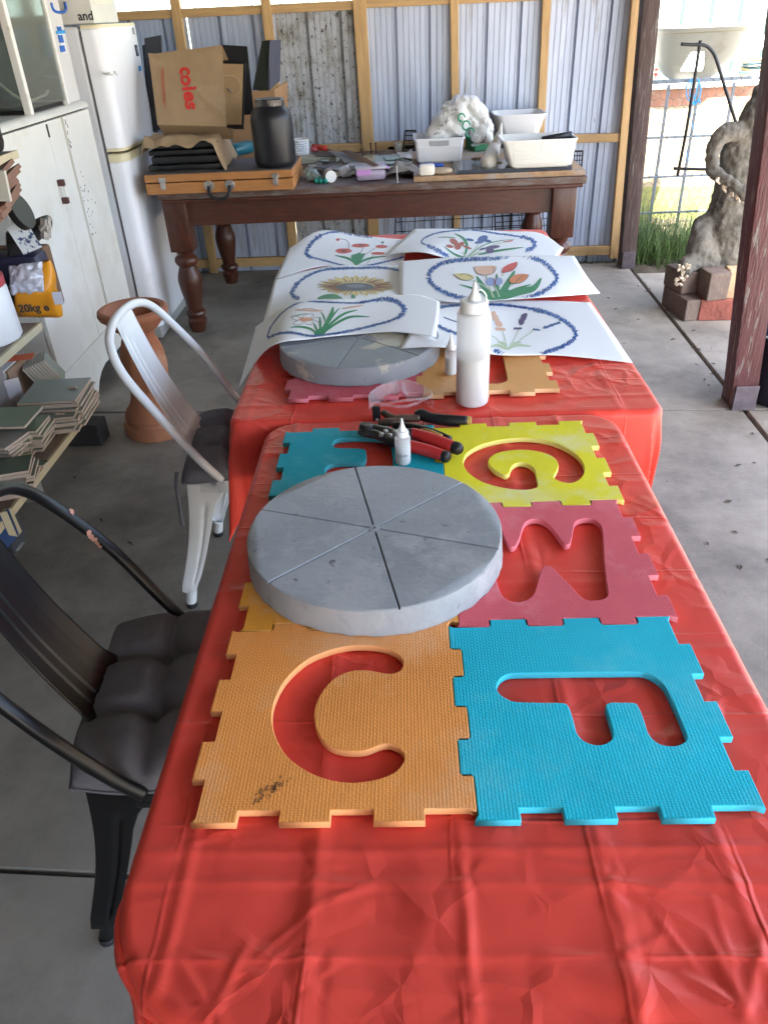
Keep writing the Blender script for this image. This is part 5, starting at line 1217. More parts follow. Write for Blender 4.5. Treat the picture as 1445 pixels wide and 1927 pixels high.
# terracotta pedestal planter
tc0 = az(297, 835); tcx, tcy = -1.094, 2.985
tp = thing('terracotta_planter', 'terracotta urn on a tall fluted pedestal between cupboard and white chair', 'planter', (tcx, tcy, 0))
m_tc = mat('terracotta', (.40, .17, .095), .85, var=.12, vscale=8, bump=.15, bscale=60, dirt=(.52, .31, .22), dscale=7, dthr=.64)
rt = .128; zt0 = .525
b = B(); b.lathe([(.135, 0), (.140, .01), (.140, .045), (.125, .055), (.122, .07), (.128, .08), (.122, .10), (.10, .125), (.085, .16), (.078, .20)], (tcx, tcy, 0), 40); b.out('pedestal_foot', m_tc, tp, smooth='auto')
b = B(); b.lathe([(.078, .2005), (.088, .25), (.094, .30), (.088, .35), (.075, .395), (.064, .42), (.060, .43), (.070, .437), (.070, .446)], (tcx, tcy, 0), 40)
for v_ in b.v:
    a_ = math.atan2(v_.y - tcy, v_.x - tcx); f = 1 + .035 * math.cos(a_ * 10); v_.x = tcx + (v_.x - tcx) * f; v_.y = tcy + (v_.y - tcy) * f
b.out('pedestal_stem', m_tc, tp, smooth='auto')
b = B(); b.lathe([(.072, .4465), (.09, .46), (.112, .485), (.122, .50), (.134, .508), (.139, .52), (.136, .535), (.126, .541), (.112, .537), (.104, .52), (.098, .49), (.08, .47), (.001, .465)], (tcx, tcy, 0), 48); b.out('bowl', m_tc, tp, smooth='auto')
# ================================================================== TABLES AND CLOTHS
m_red_cloth = mat('red_plastic_cloth', (.76, .072, .05), .42, var=.05, vscale=5, spec=.32)
crease_bump(m_red_cloth)
m_fold = mat('table_white', (.62, .62, .60), .5); m_tleg = mat('grey_steel_leg', (.25, .25, .26), .4, metal=.5)
def table(x0, x1, y0, y1, lab, rf=.03, rb=.03):
    t = thing('folding_table', lab, 'table', ((x0 + x1) / 2, (y0 + y1) / 2, 0))
    i_ = .014; P = []
    for cx_, cy_, a0, rr in ((x1 - i_ - rb, y1 - i_ - rb, 0, rb), (x0 + i_ + rb, y1 - i_ - rb, 90, rb), (x0 + i_ + rf, y0 + i_ + rf, 180, rf), (x1 - i_ - rf, y0 + i_ + rf, 270, rf)):
        P += [(cx_ + rr * math.cos(R(a0 + 10 * k)), cy_ + rr * math.sin(R(a0 + 10 * k))) for k in range(10)]
    b = B(); b.prism(P, TZ - .048, TZ - .008, cham=.008); b.out('tabletop', m_fold, t)
    for y in (y0 + .16, y1 - .16):
        for x in (x0 + .10, x1 - .10):
            b = B(); b.tube([V(x, y, 0), V(x, y, TZ - .048)], .013, 10); b.out('leg', m_tleg, t, smooth='auto')
        b = B(); b.tube([V(x0 + .10, y, .12), V(x1 - .10, y, .12)], .010, 8); b.out('stretcher', m_tleg, t, smooth='auto')
    return t
def ridge(x): return max(0.0, 1 - abs(x))
def cloth(name, lab, x0, x1, y0, y1, r, drop, step, disp, flare=.08, cor=.55, seed=0, folds=9, fine=None):
    def dm(a0, a1): n = max(2, int((a1 - a0 + 2 * drop) / step)); return n
    nu, nv = dm(x0, x1), dm(y0, y1); e = .016
    if fine: nv = 290
    b = B()
    rr_ = r
    def fn(u, v):
        px = lerp(x0 - drop, x1 + drop, u)
        py = lerp(y0 - drop, y1 + drop, v) if fine is None else (lerp(y0 - drop, fine, v / .46) if v < .46 else lerp(fine, y1 + drop, (v - .46) / .54))
        r = rr_ if not isinstance(rr_, tuple) else (rr_[0] if py < (y0 + y1) / 2 else rr_[1])
        cxx, cyy = min(max(px, x0 + r), x1 - r), min(max(py, y0 + r), y1 - r)
        dx, dy = px - cxx, py - cyy; d0 = math.hypot(dx, dy)
        if d0 <= r: return V(px, py, TZ + disp(px, py))
        n = V(dx / d0, dy / d0, 0); q = V(cxx, cyy, 0) + n * r; d = d0 - r
        c = min(abs(n.x), abs(n.y)) * 1.414 if min(abs(dx), abs(dy)) > 1e-6 else 0
        a = d / e
        qd = V(q.x, q.y, 0)
        if a < math.pi / 2: h, z = e * math.sin(a), -e * (1 - math.cos(a))
        else:
            dd = d - e * math.pi / 2
            ang = math.atan2(n.y, n.x)
            s_ = (px + py) if c < .05 else 0
            fold = .5 + .5 * math.sin(ang * folds + seed) if c >= .05 else .5
            w_ = .010 * math.sin((px * 13 if abs(n.y) > .7 else py * 13) + seed) + .012 * nz(px * 3.3, py * 3.3, seed)
            fl_ = flare if n.x < .3 else flare - .13
            h = e + dd * (fl_ + cor * c * c * (.25 + .75 * fold)) + w_ * min(1, dd / .1)
            z = -e - dd * (1 - .10 * c)
        return q + n * h + V(0, 0, TZ + z + disp(q.x, q.y) * max(0, 1 - d / .05))
    b.grid(fn, nu, nv)
    o = b.out(name, m_red_cloth, None, smooth=True, fix=False); md = o.modifiers.new('s', 'SOLIDIFY'); md.thickness = .0006; md.offset = -1
    return single(o, lab, 'tablecloth')
T1 = (-.295, .427, .316, 1.502); T2 = (-.388, .542, 1.532, 3.165)
table(*T1, 'near folding table hidden under the red cloth', .14, .05); table(*T2, 'far folding table hidden under the red cloth with the drawings')
cx1 = [az(px, 1600, TZ).x for px in (362, 597, 868, 1130, 1358)]
cy1 = [az(700, 1600, TZ).y, az(700, 1663, TZ).y, az(700, 1800, TZ).y]
cy1 += [cy1[0] + .148 * k_ for k_ in range(1, 7)]
stars = [(az(595, 1640, TZ), .07), (az(1140, 1660, TZ), .075), (az(590, 1850, TZ), .05), (az(880, 1890, TZ), .05), (az(1170, 1790, TZ), .06), (az(400, 1890, TZ), .06), (az(1395, 1905, TZ), .12), (az(640, 1330, TZ), .05), (az(1050, 1340, TZ), .05), (az(1020, 1060, TZ), .06), (az(880, 1640, TZ), .04)]
fold_a, fold_b = az(1045, 1830, TZ), az(1400, 1912, TZ)
def seg_d(p, a, b):
    d = (b - a); t = max(0, min(1, (p - a).dot(d) / d.length_squared)); return (p - a - d * t).length, t
fold_lines = [((485, 1800), (600, 1700), .0045, .007), ((600, 1700), (700, 1665), .004, .007), ((700, 1665), (420, 1658), .0025, .006), ((930, 1600), (1140, 1640), .003, .006), ((1150, 1660), (1340, 1690), .004, .006), ((1340, 1690), (1400, 1900), .003, .008), ((1170, 1800), (1250, 1760), .004, .01), ((1230, 1720), (1310, 1820), .004, .007), ((345, 1790), (520, 1850), .005, .010), ((520, 1850), (880, 1880), .003, .012), ((880, 1830), (880, 1700), .003, .010), ((700, 1690), (960, 1680), .0018, .02), ((400, 1905), (470, 1770), .005, .010), ((395, 1900), (330, 1800), .005, .010), ((1395, 1905), (1280, 1830), .006, .010), ((1398, 1900), (1330, 1760), .005, .010), ((1400, 1905), (1440, 1740), .005, .010), ((300, 1600), (420, 1575), .002, .006), ((250, 1700), (330, 1690), .002, .008)]
fl3 = [(az(*a, TZ), az(*b, TZ), h * .5, w_ * .62) for a, b, h, w_ in fold_lines]
def disp1(x, y):
    z = 0.0
    for k_, c in enumerate(cx1): z += (.0028 if k_ % 2 else .0021) * ridge((x - c - .002 * nz(y * 5, k_)) / (.010 + .006 * (k_ % 2))) * (.6 + .6 * nz(y * 4, k_ * 3.3) ** 2 + .3)
    for k_, c in enumerate(cy1): z += .0017 * ridge((y - c - .004 * nz(x * 4, k_ + 9) - .01 * (x - .05) * (-1 if k_ == 1 else .3)) / .009)
    p = V(x, y, TZ)
    for s_, (c, w_) in enumerate(stars):
        d = (V(c.x, c.y, TZ) - p).length
        if d < w_ * 1.6:
            a = math.atan2(y - c.y, x - c.x); f = math.exp(-(d / w_) ** 2 * 1.6) * min(1, d / .008)
            z += .0016 * f * (abs(math.sin(a * 1.5 + s_ * 1.7 + 2.5 * nz(a * .8, d * 14, s_))) ** .8 - .45)
    for a, b, h, w_ in fl3:
        d, t = seg_d(p, a, b)
        if d < w_ * 1.6: z += h * (ridge(d / (w_ * 1.6)) ** 1.4) * math.sin(math.pi * (.12 + .76 * t))
    d, t = seg_d(p, fold_a, fold_b); z += .006 * max(0, 1 - (d / .026) ** 2) ** 1.2 * math.sin(math.pi * (.1 + .85 * t)) if d < .026 else 0
    z += .0016 * nz(x * 9, y * 9, 4) + .0006 * nz(x * 26, y * 22, 8)
    if y < .52: z += .0022 * (1 - abs(nz(x * 11, y * 13, 20)) * 3.2) * max(0, min(1, (.52 - y) / .08)) * .6
    return z * 1.15 - .0015
cl1 = cloth('tablecloth', 'red plastic cloth on the near table, creased in front of the foam tiles', *T1, (.14, .05), .15, .0036, disp1, .02, .35, 1.3, 13, .56)
for cx_, a0, a1, s_ in ((T1[0] + .14, 186, 268, 1), (T1[1] - .14, 354, 272, -1)):
    for q_, (dr, dz, r0, r1) in enumerate(((.014, -.020, .006, .013), (.010, -.040, .012, .008), (.016, -.030, .004, .008))):
        pts = []
        for k_ in range(22):
            f = k_ / 21; a = R(lerp(a0, a1, f)); rr = .14 + dr + .003 * math.sin(f * 7 + q_ * 2)
            pts.append(V(cx_ + rr * math.cos(a), T1[2] + .14 + rr * math.sin(a), TZ + dz - .012 * f * q_ + .003 * math.sin(f * 9 + q_)))
        b = B(); b.tube(pts, [lerp(r0, r1, k_ / 21) * (1 + .12 * math.sin(k_ * 1.3 + q_)) for k_ in range(22)], 10, True, (.8, 1)); b.out('corner_fold', m_red_cloth, cl1, smooth=True)
x2a, x2b = az(1135, 710, TZ).x, az(470, 770, TZ).x
def disp2(x, y):
    z = .0022 * ridge((x - x2a) / .012) + .002 * ridge((x - x2b) / .012) + .0018 * ridge((y - 1.60) / .012) + .0018 * ridge((y - 1.76 - .03 * x) / .014) + .002 * ridge((y - 1.95) / .013) + .003 * nz(x * 7, y * 7, 3) + .0015 * nz(x * 20, y * 18, 5)
    return z - .002
cloth('tablecloth', 'red plastic cloth on the far table under the flower drawings', *T2, .02, .235, .0065, disp2, .03, .22, .4, 8)
# ================================================================== FOAM TILES
D_, FL = .0076, .0028
def tile_outline(cx, cy, s, gap=.00045):
    """interlocking foam tile: each side in,out,in,out,in,out going round"""
    h = s / 2; pts = []
    for side in range(4):
        P = []
        for k_ in range(6):
            o = D_ if k_ % 2 else -D_
            a0, a1 = -h + s * k_ / 6, -h + s * (k_ + 1) / 6
            if k_ == 0: a0 = -h + .0005
            f0 = FL if k_ > 0 else 0; f1 = FL if k_ < 5 else 0
            if k_ % 2: P += [(a0 - f0 + gap, o - gap), (a1 + f1 - gap, o - gap)]
            else: P += [(a0 + (f0 if k_ else 0) - gap * (k_ > 0), o - gap), (a1 - f1 + gap, o - gap)]
        # corner spike at the end
        P[-1] = (h - .004, D_ - gap); P.append((h + D_ - .003 - gap, D_ * .2)) if False else None
        P = [q for q in P if q]
        for a, o in P:
            x, y = a, h + o                      # top side, left to right
            for _ in range(side): x, y = y, -x    # clockwise
            pts.append((cx + x, cy + y))
    return pts[::-1]
def zm(origin, sc, pts, z=MZ, k=3):
    q = [az(origin[0] + x / sc, origin[1] + y / sc, z) for x, y in pts]
    return [(p.x, p.y) for p in smooth_path(q, k, True)]
Z7 = ((340, 1150), 2.4914); Z8 = ((820, 1130), 2.312); Z6 = ((780, 760), 2.173); Z5 = ((400, 750), 2.58); ZA = ((420, 420), 3.284); ZB = ((720, 420), 2.779)
hC = zm(*Z7, [(430, 470), (445, 410), (480, 340), (530, 280), (600, 225), (680, 190), (760, 168), (830, 160), (920, 165), (990, 185), (1030, 215), (1043, 245), (1030, 275), (1000, 290), (965, 292), (900, 280), (840, 275), (780, 285), (720, 315), (670, 365), (635, 430), (625, 490), (635, 550), (665, 605), (710, 640), (770, 655), (830, 658), (880, 650), (930, 630), (970, 622), (1010, 635), (1040, 660), (1048, 690), (1035, 720), (1000, 755), (930, 785), (830, 802), (740, 798), (650, 775), (570, 735), (500, 680), (455, 610), (432, 540)])
hF = zm(*Z8, [(265, 385), (268, 360), (285, 335), (315, 320), (350, 316), (450, 314), (600, 312), (750, 311), (880, 310), (920, 318), (960, 340), (995, 375), (1020, 425), (1050, 490), (1075, 550), (1090, 595), (1080, 615), (1050, 630), (1010, 632), (970, 622), (940, 600), (920, 570), (905, 520), (885, 470), (870, 448), (840, 443), (800, 443), (760, 443), (738, 455), (745, 490), (765, 560), (770, 590), (755, 612), (720, 627), (680, 625), (640, 608), (612, 575), (600, 530), (585, 480), (572, 455), (550, 445), (450, 443), (350, 440), (310, 428), (280, 408)])
hM = zm(*Z6, [(650, 500), (660, 480), (690, 468), (730, 470), (755, 490), (765, 510), (770, 560), (775, 650), (785, 740), (790, 775), (775, 795), (740, 803), (700, 800), (670, 780), (640, 745), (600, 705), (570, 675), (545, 660), (520, 670), (510, 700), (500, 735), (490, 770), (470, 795), (435, 808), (400, 808), (370, 795), (350, 770), (335, 720), (310, 620), (285, 540), (275, 500), (290, 480), (320, 478), (345, 500), (370, 550), (385, 580), (400, 585), (415, 575), (430, 545), (440, 510), (455, 482), (485, 470), (520, 475), (550, 495), (575, 525), (600, 560), (615, 575), (635, 570), (642, 545)])
hG = zm(*Z6, [(568, 298), (585, 312), (610, 320), (640, 322), (670, 310), (690, 285), (692, 255), (675, 222), (640, 192), (590, 165), (530, 147), (460, 138), (390, 141), (320, 153), (260, 172), (215, 200), (200, 230), (203, 255), (225, 285), (270, 315), (330, 335), (400, 348), (460, 350), (495, 342), (503, 330), (497, 300), (490, 268), (460, 243), (430, 238), (405, 248), (392, 265), (388, 280), (370, 290), (340, 278), (315, 260), (300, 240), (305, 222), (330, 203), (370, 192), (420, 187), (470, 188), (520, 197), (560, 212), (582, 232), (588, 255), (580, 275)])
hE = zm(*Z5, [(582, 222), (592, 203), (620, 193), (700, 189), (800, 192), (850, 203), (868, 230), (875, 300), (885, 400), (890, 470), (870, 500), (800, 505), (700, 505), (560, 505), (520, 495), (510, 470), (530, 445), (580, 440), (700, 438), (748, 432), (750, 400), (745, 378), (700, 372), (600, 372), (555, 365), (545, 345), (560, 325), (600, 312), (680, 312), (730, 310), (744, 296), (746, 262), (735, 245), (680, 240), (600, 238)])
hU = zm(*ZB, [(560, 650), (600, 648), (622, 665), (632, 710), (642, 760), (651, 812), (636, 830), (600, 838), (540, 837), (480, 836), (440, 825), (430, 800), (450, 785), (500, 790), (545, 785), (558, 765), (552, 720), (545, 670)])
gx0, gy0 = -.2545, .517
def ftile(i, j, col, pale, hole, lab, ox=gx0, oy=gy0, nm='foam_tile'):
    cx, cy = ox + TS * (i + .5), oy + TS * (j + .5)
    me = flat_shape(tile_outline(cx, cy, TS), [hole] if hole else [], TZ + .001, MZ, .0012)
    me.name = 'foam_tile'
    o = link_mesh('foam_tile', me, [foam(f'foam_{nm}', col, pale), mat(f'foam_cut_{nm}', [lerp(c, p_, .45) for c, p_ in zip(col, pale)], .75)])
    for p_ in me.polygons: p_.material_index = 0 if abs(p_.normal.z) > .9 else 1
    return single(o, lab, 'foam tile', 'alphabet foam tiles on the tables')
ftile(0, 0, (.88, .335, .075), (.86, .46, .23), hC, 'orange foam tile with the letter C cut out, at the near left', nm='orange_c')
ftile(1, 0, (.010, .51, .66), (.10, .57, .68), hF, 'bright blue foam tile with the letter F cut out, at the near right', nm='blue_f')
ftile(0, 1, (.80, .34, .04), (.80, .48, .25), None, 'orange foam tile mostly hidden under the near concrete disc', nm='orange_hidden')
ftile(1, 1, (.72, .12, .15), (.74, .27, .29), hM, 'pink foam tile with a zigzag letter cut out, right of the near disc', nm='pink_m')
ftile(0, 2, (.0, .33, .42), (.12, .44, .48), hE, 'teal foam tile with a letter cut out under the pliers', nm='teal_e')
ftile(1, 2, (.80, .72, .02), (.80, .76, .40), hG, 'yellow foam tile with the letter G cut out', nm='yellow_g')
fx0 = az(538, 742, MZ).x; fy0 = az(700, 744, MZ).y
fx0 = az(790, 735, MZ).x - TS
ftile(0, 0, (.58, .10, .13), (.62, .25, .28), None, 'pink foam tile under the far concrete disc', fx0, fy0, nm='pink_far')
ftile(1, 0, (.72, .36, .12), (.74, .52, .34), hU, 'pale orange foam tile with a cut out behind the tall glue bottle', fx0, fy0, nm='orange_far')

ct_ = [o for o in bpy.data.objects if o.get('label', '').startswith('orange foam tile with the letter C')][0]
b = B()
for k_ in range(90):
    f = rnd.random(); q = az(lerp(482, 535, f) + rnd.gauss(0, 7), lerp(1506, 1468, f) + rnd.gauss(0, 5), MZ + .0004); a_ = rnd.random() * 3; d_ = V(math.cos(a_), math.sin(a_), 0) * rnd.uniform(.0008, .0024); e_ = V(-d_.y, d_.x, 0) * rnd.uniform(.3, .8)
    b.add([q - d_, q + e_, q + d_, q - e_], [(0, 1, 2, 3)])
tag(b.out('dark_smudge', mat('smudge', (.26, .115, .04), .8), ct_, fix=False), kind='stuff')

# ================================================================== CONCRETE DISCS
m_disc = mat('smooth_cement', (.325, .345, .365), .6, var=.22, vscale=4, bump=.10, bscale=110, dirt=(.40, .41, .42), dscale=7, dthr=.56, dsoft=.05, dirt2=((.12, .12, .125), 30, .665, .035))
m_disc2 = mat('patchy_cement', (.25, .27, .29), .55, var=.12, vscale=6, bump=.05, bscale=40, dirt=(.50, .46, .37), dscale=7, dthr=.60, dsoft=.03, dirt2=((.09, .10, .105), 26, .71, .03))
m_groove = mat('groove_shade', (.035, .037, .04), .9)  # near-black groove floor: the shading of the scored lines is painted in
def disc(cx, cy, rad, ang, m, lab, z0=MZ, h=.046, seed=0):
    t = thing('concrete_disc', lab, 'concrete disc', (cx, cy, z0), 'concrete discs on the foam tiles')
    b = B(); seg = 120
    def fn(u, v):
        a = 2 * math.pi * u; prof = [(1.0, 0), (1.004, .06), (1.0, .25), (.992, .85), (.990, 1.0)]
        k = v * (len(prof) - 1); i = min(len(prof) - 2, int(k)); f = k - i
        r, z = lerp(prof[i][0], prof[i + 1][0], f), lerp(prof[i][1], prof[i + 1][1], f)
        low = max(0, 1 - z * 4)
        r = rad * (r + .004 * nz(math.cos(a) * 3, math.sin(a) * 3, z + seed) + low * .012 * nz(math.cos(a) * 11, math.sin(a) * 11, seed))
        return V(cx + r * math.cos(a), cy + r * math.sin(a), z0 + .001 + (h - .0035) * z + low * .004 * nz(math.cos(a) * 14, math.sin(a) * 14, seed + 4))
    b.grid(fn, seg, 8); b.f.append(tuple(8 * (seg + 1) + i for i in range(seg))); b.f.append(tuple(i for i in range(seg))[::-1])
    o = b.out('core', [m, m_groove], t, smooth='auto', fix=False)
    for p_ in o.data.polygons:
        if p_.normal.z > .9 and len(p_.vertices) > 10: p_.material_index = 1
    for k_ in range(6):
        a0, a1 = ang + k_ * math.pi / 3, ang + (k_ + 1) * math.pi / 3; am = (a0 + a1) / 2; g_ = .0010
        off = V(math.cos(am), math.sin(am), 0) * (g_ / math.sin(math.pi / 6)); R_ = rad * .990
        rim = []
        for i in range(25):
            a = lerp(a0, a1, i / 24); q = V(R_ * math.cos(a), R_ * math.sin(a), 0)
            d0 = abs(q.cross(V(math.cos(a0), math.sin(a0), 0)).z); d1 = abs(q.cross(V(math.cos(a1), math.sin(a1), 0)).z)
            if d0 < g_: q = V(math.cos(a0), math.sin(a0), 0) * R_ + V(-math.sin(a0), math.cos(a0), 0) * g_
            elif d1 < g_: q = V(math.cos(a1), math.sin(a1), 0) * R_ - V(-math.sin(a1), math.cos(a1), 0) * g_
            rim.append(q)
        ring = [off] + rim
        b = B(); n = len(ring); zt_ = z0 + h; zb_ = zt_ - .0034
        cen_ = V(math.cos(am), math.sin(am), 0) * rad * .6
        inn = [q + (cen_ - q).normalized() * .0022 for q in ring]
        C_ = V(cx, cy, 0)
        b.add([C_ + q + V(0, 0, zb_) for q in ring] + [C_ + q + V(0, 0, zt_ - .0016) for q in ring] + [C_ + q + V(0, 0, zt_) for q in inn], [(i, (i + 1) % n, n + (i + 1) % n, n + i) for i in range(n)] + [(n + i, n + (i + 1) % n, 2 * n + (i + 1) % n, 2 * n + i) for i in range(n)] + [tuple(2 * n + i for i in range(n))])
        b.out('sector', m, t, smooth='auto')
    b = B(); b.lathe([(.0095, h - .003), (.0095, h + .0004), (.008, h + .0008), (.003, h + .0008), (.002, h - .002)], (cx, cy, z0), 20, capb=False); b.out('centre_ring', m, t, smooth='auto')
    return t
dc = (-.0605, 1.006); zt1 = MZ + .046
pa = az(750, 1140, zt1); disc(dc[0], dc[1], .2035, math.atan2(pa.y - dc[1], pa.x - dc[0]), m_disc, 'round grey concrete disc with six scored lines on the near tiles', seed=1)
dc2 = (-.122, 1.866); pa = az(634.7, 689.5, zt1); disc(dc2[0], dc2[1], .2035, math.atan2(pa.y - dc2[1], pa.x - dc2[0]), m_disc2, 'second concrete disc with cream patches partly under the daffodil drawing', seed=6)

# ================================================================== BOTTLES
m_hdpe = mat('milky_hdpe', (.80, .81, .82), .30, trans=.62, ior=1.15); m_glue = mat('white_glue', (.84, .84, .83), .5); m_noz = mat('white_nozzle', (.82, .83, .83), .4)
def bottle(cx, cy, z0, rad, H, zs, lab, fill, tube=False, scrib=False):
    t = thing('glue_bottle', lab, 'bottle', (cx, cy, z0), 'white glue bottles')
    h1, h2, h3 = zs            # shoulder, cap base, nozzle base
    c = (cx, cy, z0)
    b = B(); b.lathe([(rad * .90, .0005), (rad * .98, .004), (rad, .01), (rad, h1 * .96), (rad * .97, h1 * .985), (rad * .86, h1), (rad * .74, h1 + (h2 - h1) * .5), (rad * .72, h2)], c, 40); b.out('bottle_body', m_hdpe, t, smooth='auto')
    b = B(); b.lathe([(rad * .88, .002), (rad * .96, .006), (rad * .975, .012), (rad * .975, h1 * fill), (.001, h1 * fill)], c, 40); b.out('glue', m_glue, t, smooth='auto')
    b = B(); b.lathe([(rad * .80, h2 - .001), (rad * .82, h2 + .002), (rad * .82, h3 - .003), (rad * .76, h3)], c, 32); b.out('cap', m_noz, t, smooth='auto')
    nr = rad * (.36 if tube else .5)
    b = B(); b.lathe([(nr, h3 + .0003), (nr * .92, h3 + (H - h3) * .18), (nr * .55, h3 + (H - h3) * .45), (nr * .30, h3 + (H - h3) * .8), (nr * .24, H - .003), (nr * .15, H)], c, 24); b.out('nozzle', m_noz, t, smooth='auto')
    if tube:
        b = B(); b.tube(smooth_path([V(cx + nr * .3, cy - .002, z0 + H - .02), V(cx + nr * .9, cy - .004, z0 + H - .014), V(cx + rad * .62, cy - .004, z0 + h3 + .012), V(cx + rad * .66, cy - .002, z0 + h3)]), .0017, 6); b.out('cap_strap', m_noz, t, smooth=True)
    if scrib:
        put_text('lettering', 'Glue', .011, frame_M(V(cx - .002, cy - rad - .0006, z0 + h1 * .40), (1, 0, .1), (0, 0, 1)), mat('grey_pencil', (.25, .25, .25), .7), t)
    return t
bp = az(888, 768, TZ); br_ = .5 * (ay(921, 680, 1.575).x - ay(858.5, 680, 1.575).x); bcy = bp.y + br_ * .75
def zat(px, py): return ay(px, py, bcy).z - TZ
bottle(.5 * (ay(921, 680, bcy).x + ay(858.5, 680, bcy).x), bcy, TZ + .002, br_, zat(893, 533), (zat(890, 585), zat(890, 592), zat(890, 566)), 'tall milky squeeze bottle half full of white glue on the far table edge', .52, True)
def small(px, py, ptop, pl, pr, z0, lab, scr=False):
    p = az(px, py, z0); r_ = .5 * (ay(pr, py - 20, p.y).x - ay(pl, py - 20, p.y).x); cy_ = p.y + r_ * .7; f = lambda q: ay(px, q, cy_).z - z0
    H = f(ptop); bottle(ay(px, py - 20, cy_).x, cy_, z0 + .001, r_, H, (H * .60, H * .63, H * .73), lab, .7, False, scr)
small(758, 876, 788, 743.5, 773, MZ, 'small white glue bottle with a handwritten word behind the near disc', True)
small(848, 707, 628, 836.5, 858.5, MZ, 'small white glue bottle left of the tall bottle', False)

# ================================================================== TOOLS
def nz7(x, y, z): return az(640 + x / 5.558, 740 + y / 5.558, z)
m_rgrip = mat('red_grip', (.52, .028, .03), .42); m_bgrip = mat('black_grip', (.012, .012, .013), .45); m_steelb = mat('dark_tool_steel', (.09, .09, .095), .35, metal=.7, var=.4, vscale=60); m_rust = mat('rusty_steel', (.13, .085, .065), .55, metal=.5, var=.4, vscale=50); m_ygrip = mat('yellow_grip', (.42, .26, .05), .5)
def tb_(pts, r, seg=12, flat=(1, 1)): b = B(); b.tube(smooth_path(pts, 4), interp(r, 4) if isinstance(r, list) else r, seg, True, flat); return b
t = thing('wheel_nippers', 'red handled mosaic nippers with black tips lying on the teal and yellow tiles', 'nippers', nz7(700, 480, MZ))
Z = MZ + .013
tb_([nz7(570, 510, Z), nz7(760, 560, Z), nz7(930, 605, Z), nz7(1080, 655, Z)], [.010, .0125, .0125, .011], 14).out('handle', m_rgrip, t, smooth=True)
tb_([nz7(1080, 655, Z), nz7(1120, 668, Z), nz7(1142, 675, Z)], [.0118, .0118, .007], 14).out('tip', m_bgrip, t, smooth=True)
tb_([nz7(745, 415, Z + .004), nz7(900, 465, Z + .004), nz7(1060, 520, Z + .004), nz7(1185, 565, Z + .004)], [.011, .0135, .0135, .012], 14).out('handle', m_rgrip, t, smooth=True)
tb_([nz7(1185, 565, Z + .004), nz7(1240, 582, Z + .004), nz7(1272, 592, Z + .004)], [.0128, .0128, .007], 14).out('tip', m_bgrip, t, smooth=True)
tb_([nz7(585, 420, Z + .004), nz7(680, 425, Z + .004), nz7(750, 425, Z + .004)], [.008, .011, .012], 12).out('collar', m_bgrip, t, smooth=True)
tb_([nz7(480, 500, Z), nz7(540, 515, Z), nz7(600, 520, Z)], [.009, .010, .011], 12).out('collar', m_bgrip, t, smooth=True)
tb_([nz7(600, 425, Z + .003), nz7(480, 400, Z + .002), nz7(370, 375, Z), nz7(260, 355, Z), nz7(210, 375, Z - .002)], [.008, .010, .010, .009, .006], 10).out('jaw', m_steelb, t, smooth=True)
tb_([nz7(600, 500, Z), nz7(480, 470, Z), nz7(360, 430, Z - .001), nz7(260, 420, Z - .002), nz7(205, 400, Z - .003)], [.008, .010, .010, .009, .006], 10).out('jaw', m_steelb, t, smooth=True)
for x, y, r_ in ((290, 350, .0105), (245, 340, .0085)):
    b = B(); c_ = nz7(x, y, Z + .008); b.lathe([(r_ * .3, -.008), (r_, -.006), (r_, .004), (r_ * .8, .006), (.002, .006)], c_, 20); b.out('cutting_wheel', m_steelb, t, smooth='auto')
for x, y in ((475, 400), (570, 405), (520, 440), (430, 430)):
    b = B(); c_ = nz7(x, y, Z + .010); b.lathe([(.005, -.004), (.005, .002), (.003, .004), (.001, .004)], c_, 12); b.out('bolt', m_chrome, t, smooth='auto')
t = thing('tile_nippers', 'black handled rusty tile cutter lying behind the red nippers', 'nippers', nz7(700, 300, TZ))
Z = TZ + .016
tb_([nz7(800, 245, Z), nz7(850, 225, Z + .003), nz7(950, 260, Z), nz7(1150, 285, Z), nz7(1330, 290, Z)], [.011, .013, .0115, .0125, .011], 14).out('handle', m_bgrip, t, smooth=True)
tb_([nz7(1328, 290, Z), nz7(1372, 292, Z)], [.0112, .009], 12).out('yellow_tip', m_ygrip, t, smooth=True)
tb_([nz7(560, 335, Z + .004), nz7(750, 360, Z + .006), nz7(950, 410, Z + .012), nz7(1150, 485, Z + .012)], [.007, .010, .0095, .007], 12).out('handle', m_bgrip, t, smooth=True)
tb_([nz7(850, 385, Z + .012), nz7(960, 420, Z + .017), nz7(1060, 455, Z + .017)], [.005, .007, .005], 10).out('yellow_inlay', m_ygrip, t, smooth=True)
tb_([nz7(830, 260, Z), nz7(700, 262, Z), nz7(560, 265, Z), nz7(450, 200, Z)], [.008, .0085, .009, .007], 10).out('jaw', m_rust, t, smooth=True)
tb_([nz7(640, 300, Z), nz7(520, 300, Z), nz7(400, 315, Z - .003)], [.007, .009, .007], 10).out('jaw', m_rust, t, smooth=True)
b = B(); c_ = nz7(384, 285, TZ + .004); b.box(c_ + V(0, 0, .017), (.017, .008, .034), None, .001); b.out('breaker_plate', m_bgrip, t)
b = B(); c_ = nz7(384, 268, Z); b.box(c_ + V(0, -.0045, .0), (.006, .002, .006), None, .001); b.out('plate_screw', m_chrome, t)

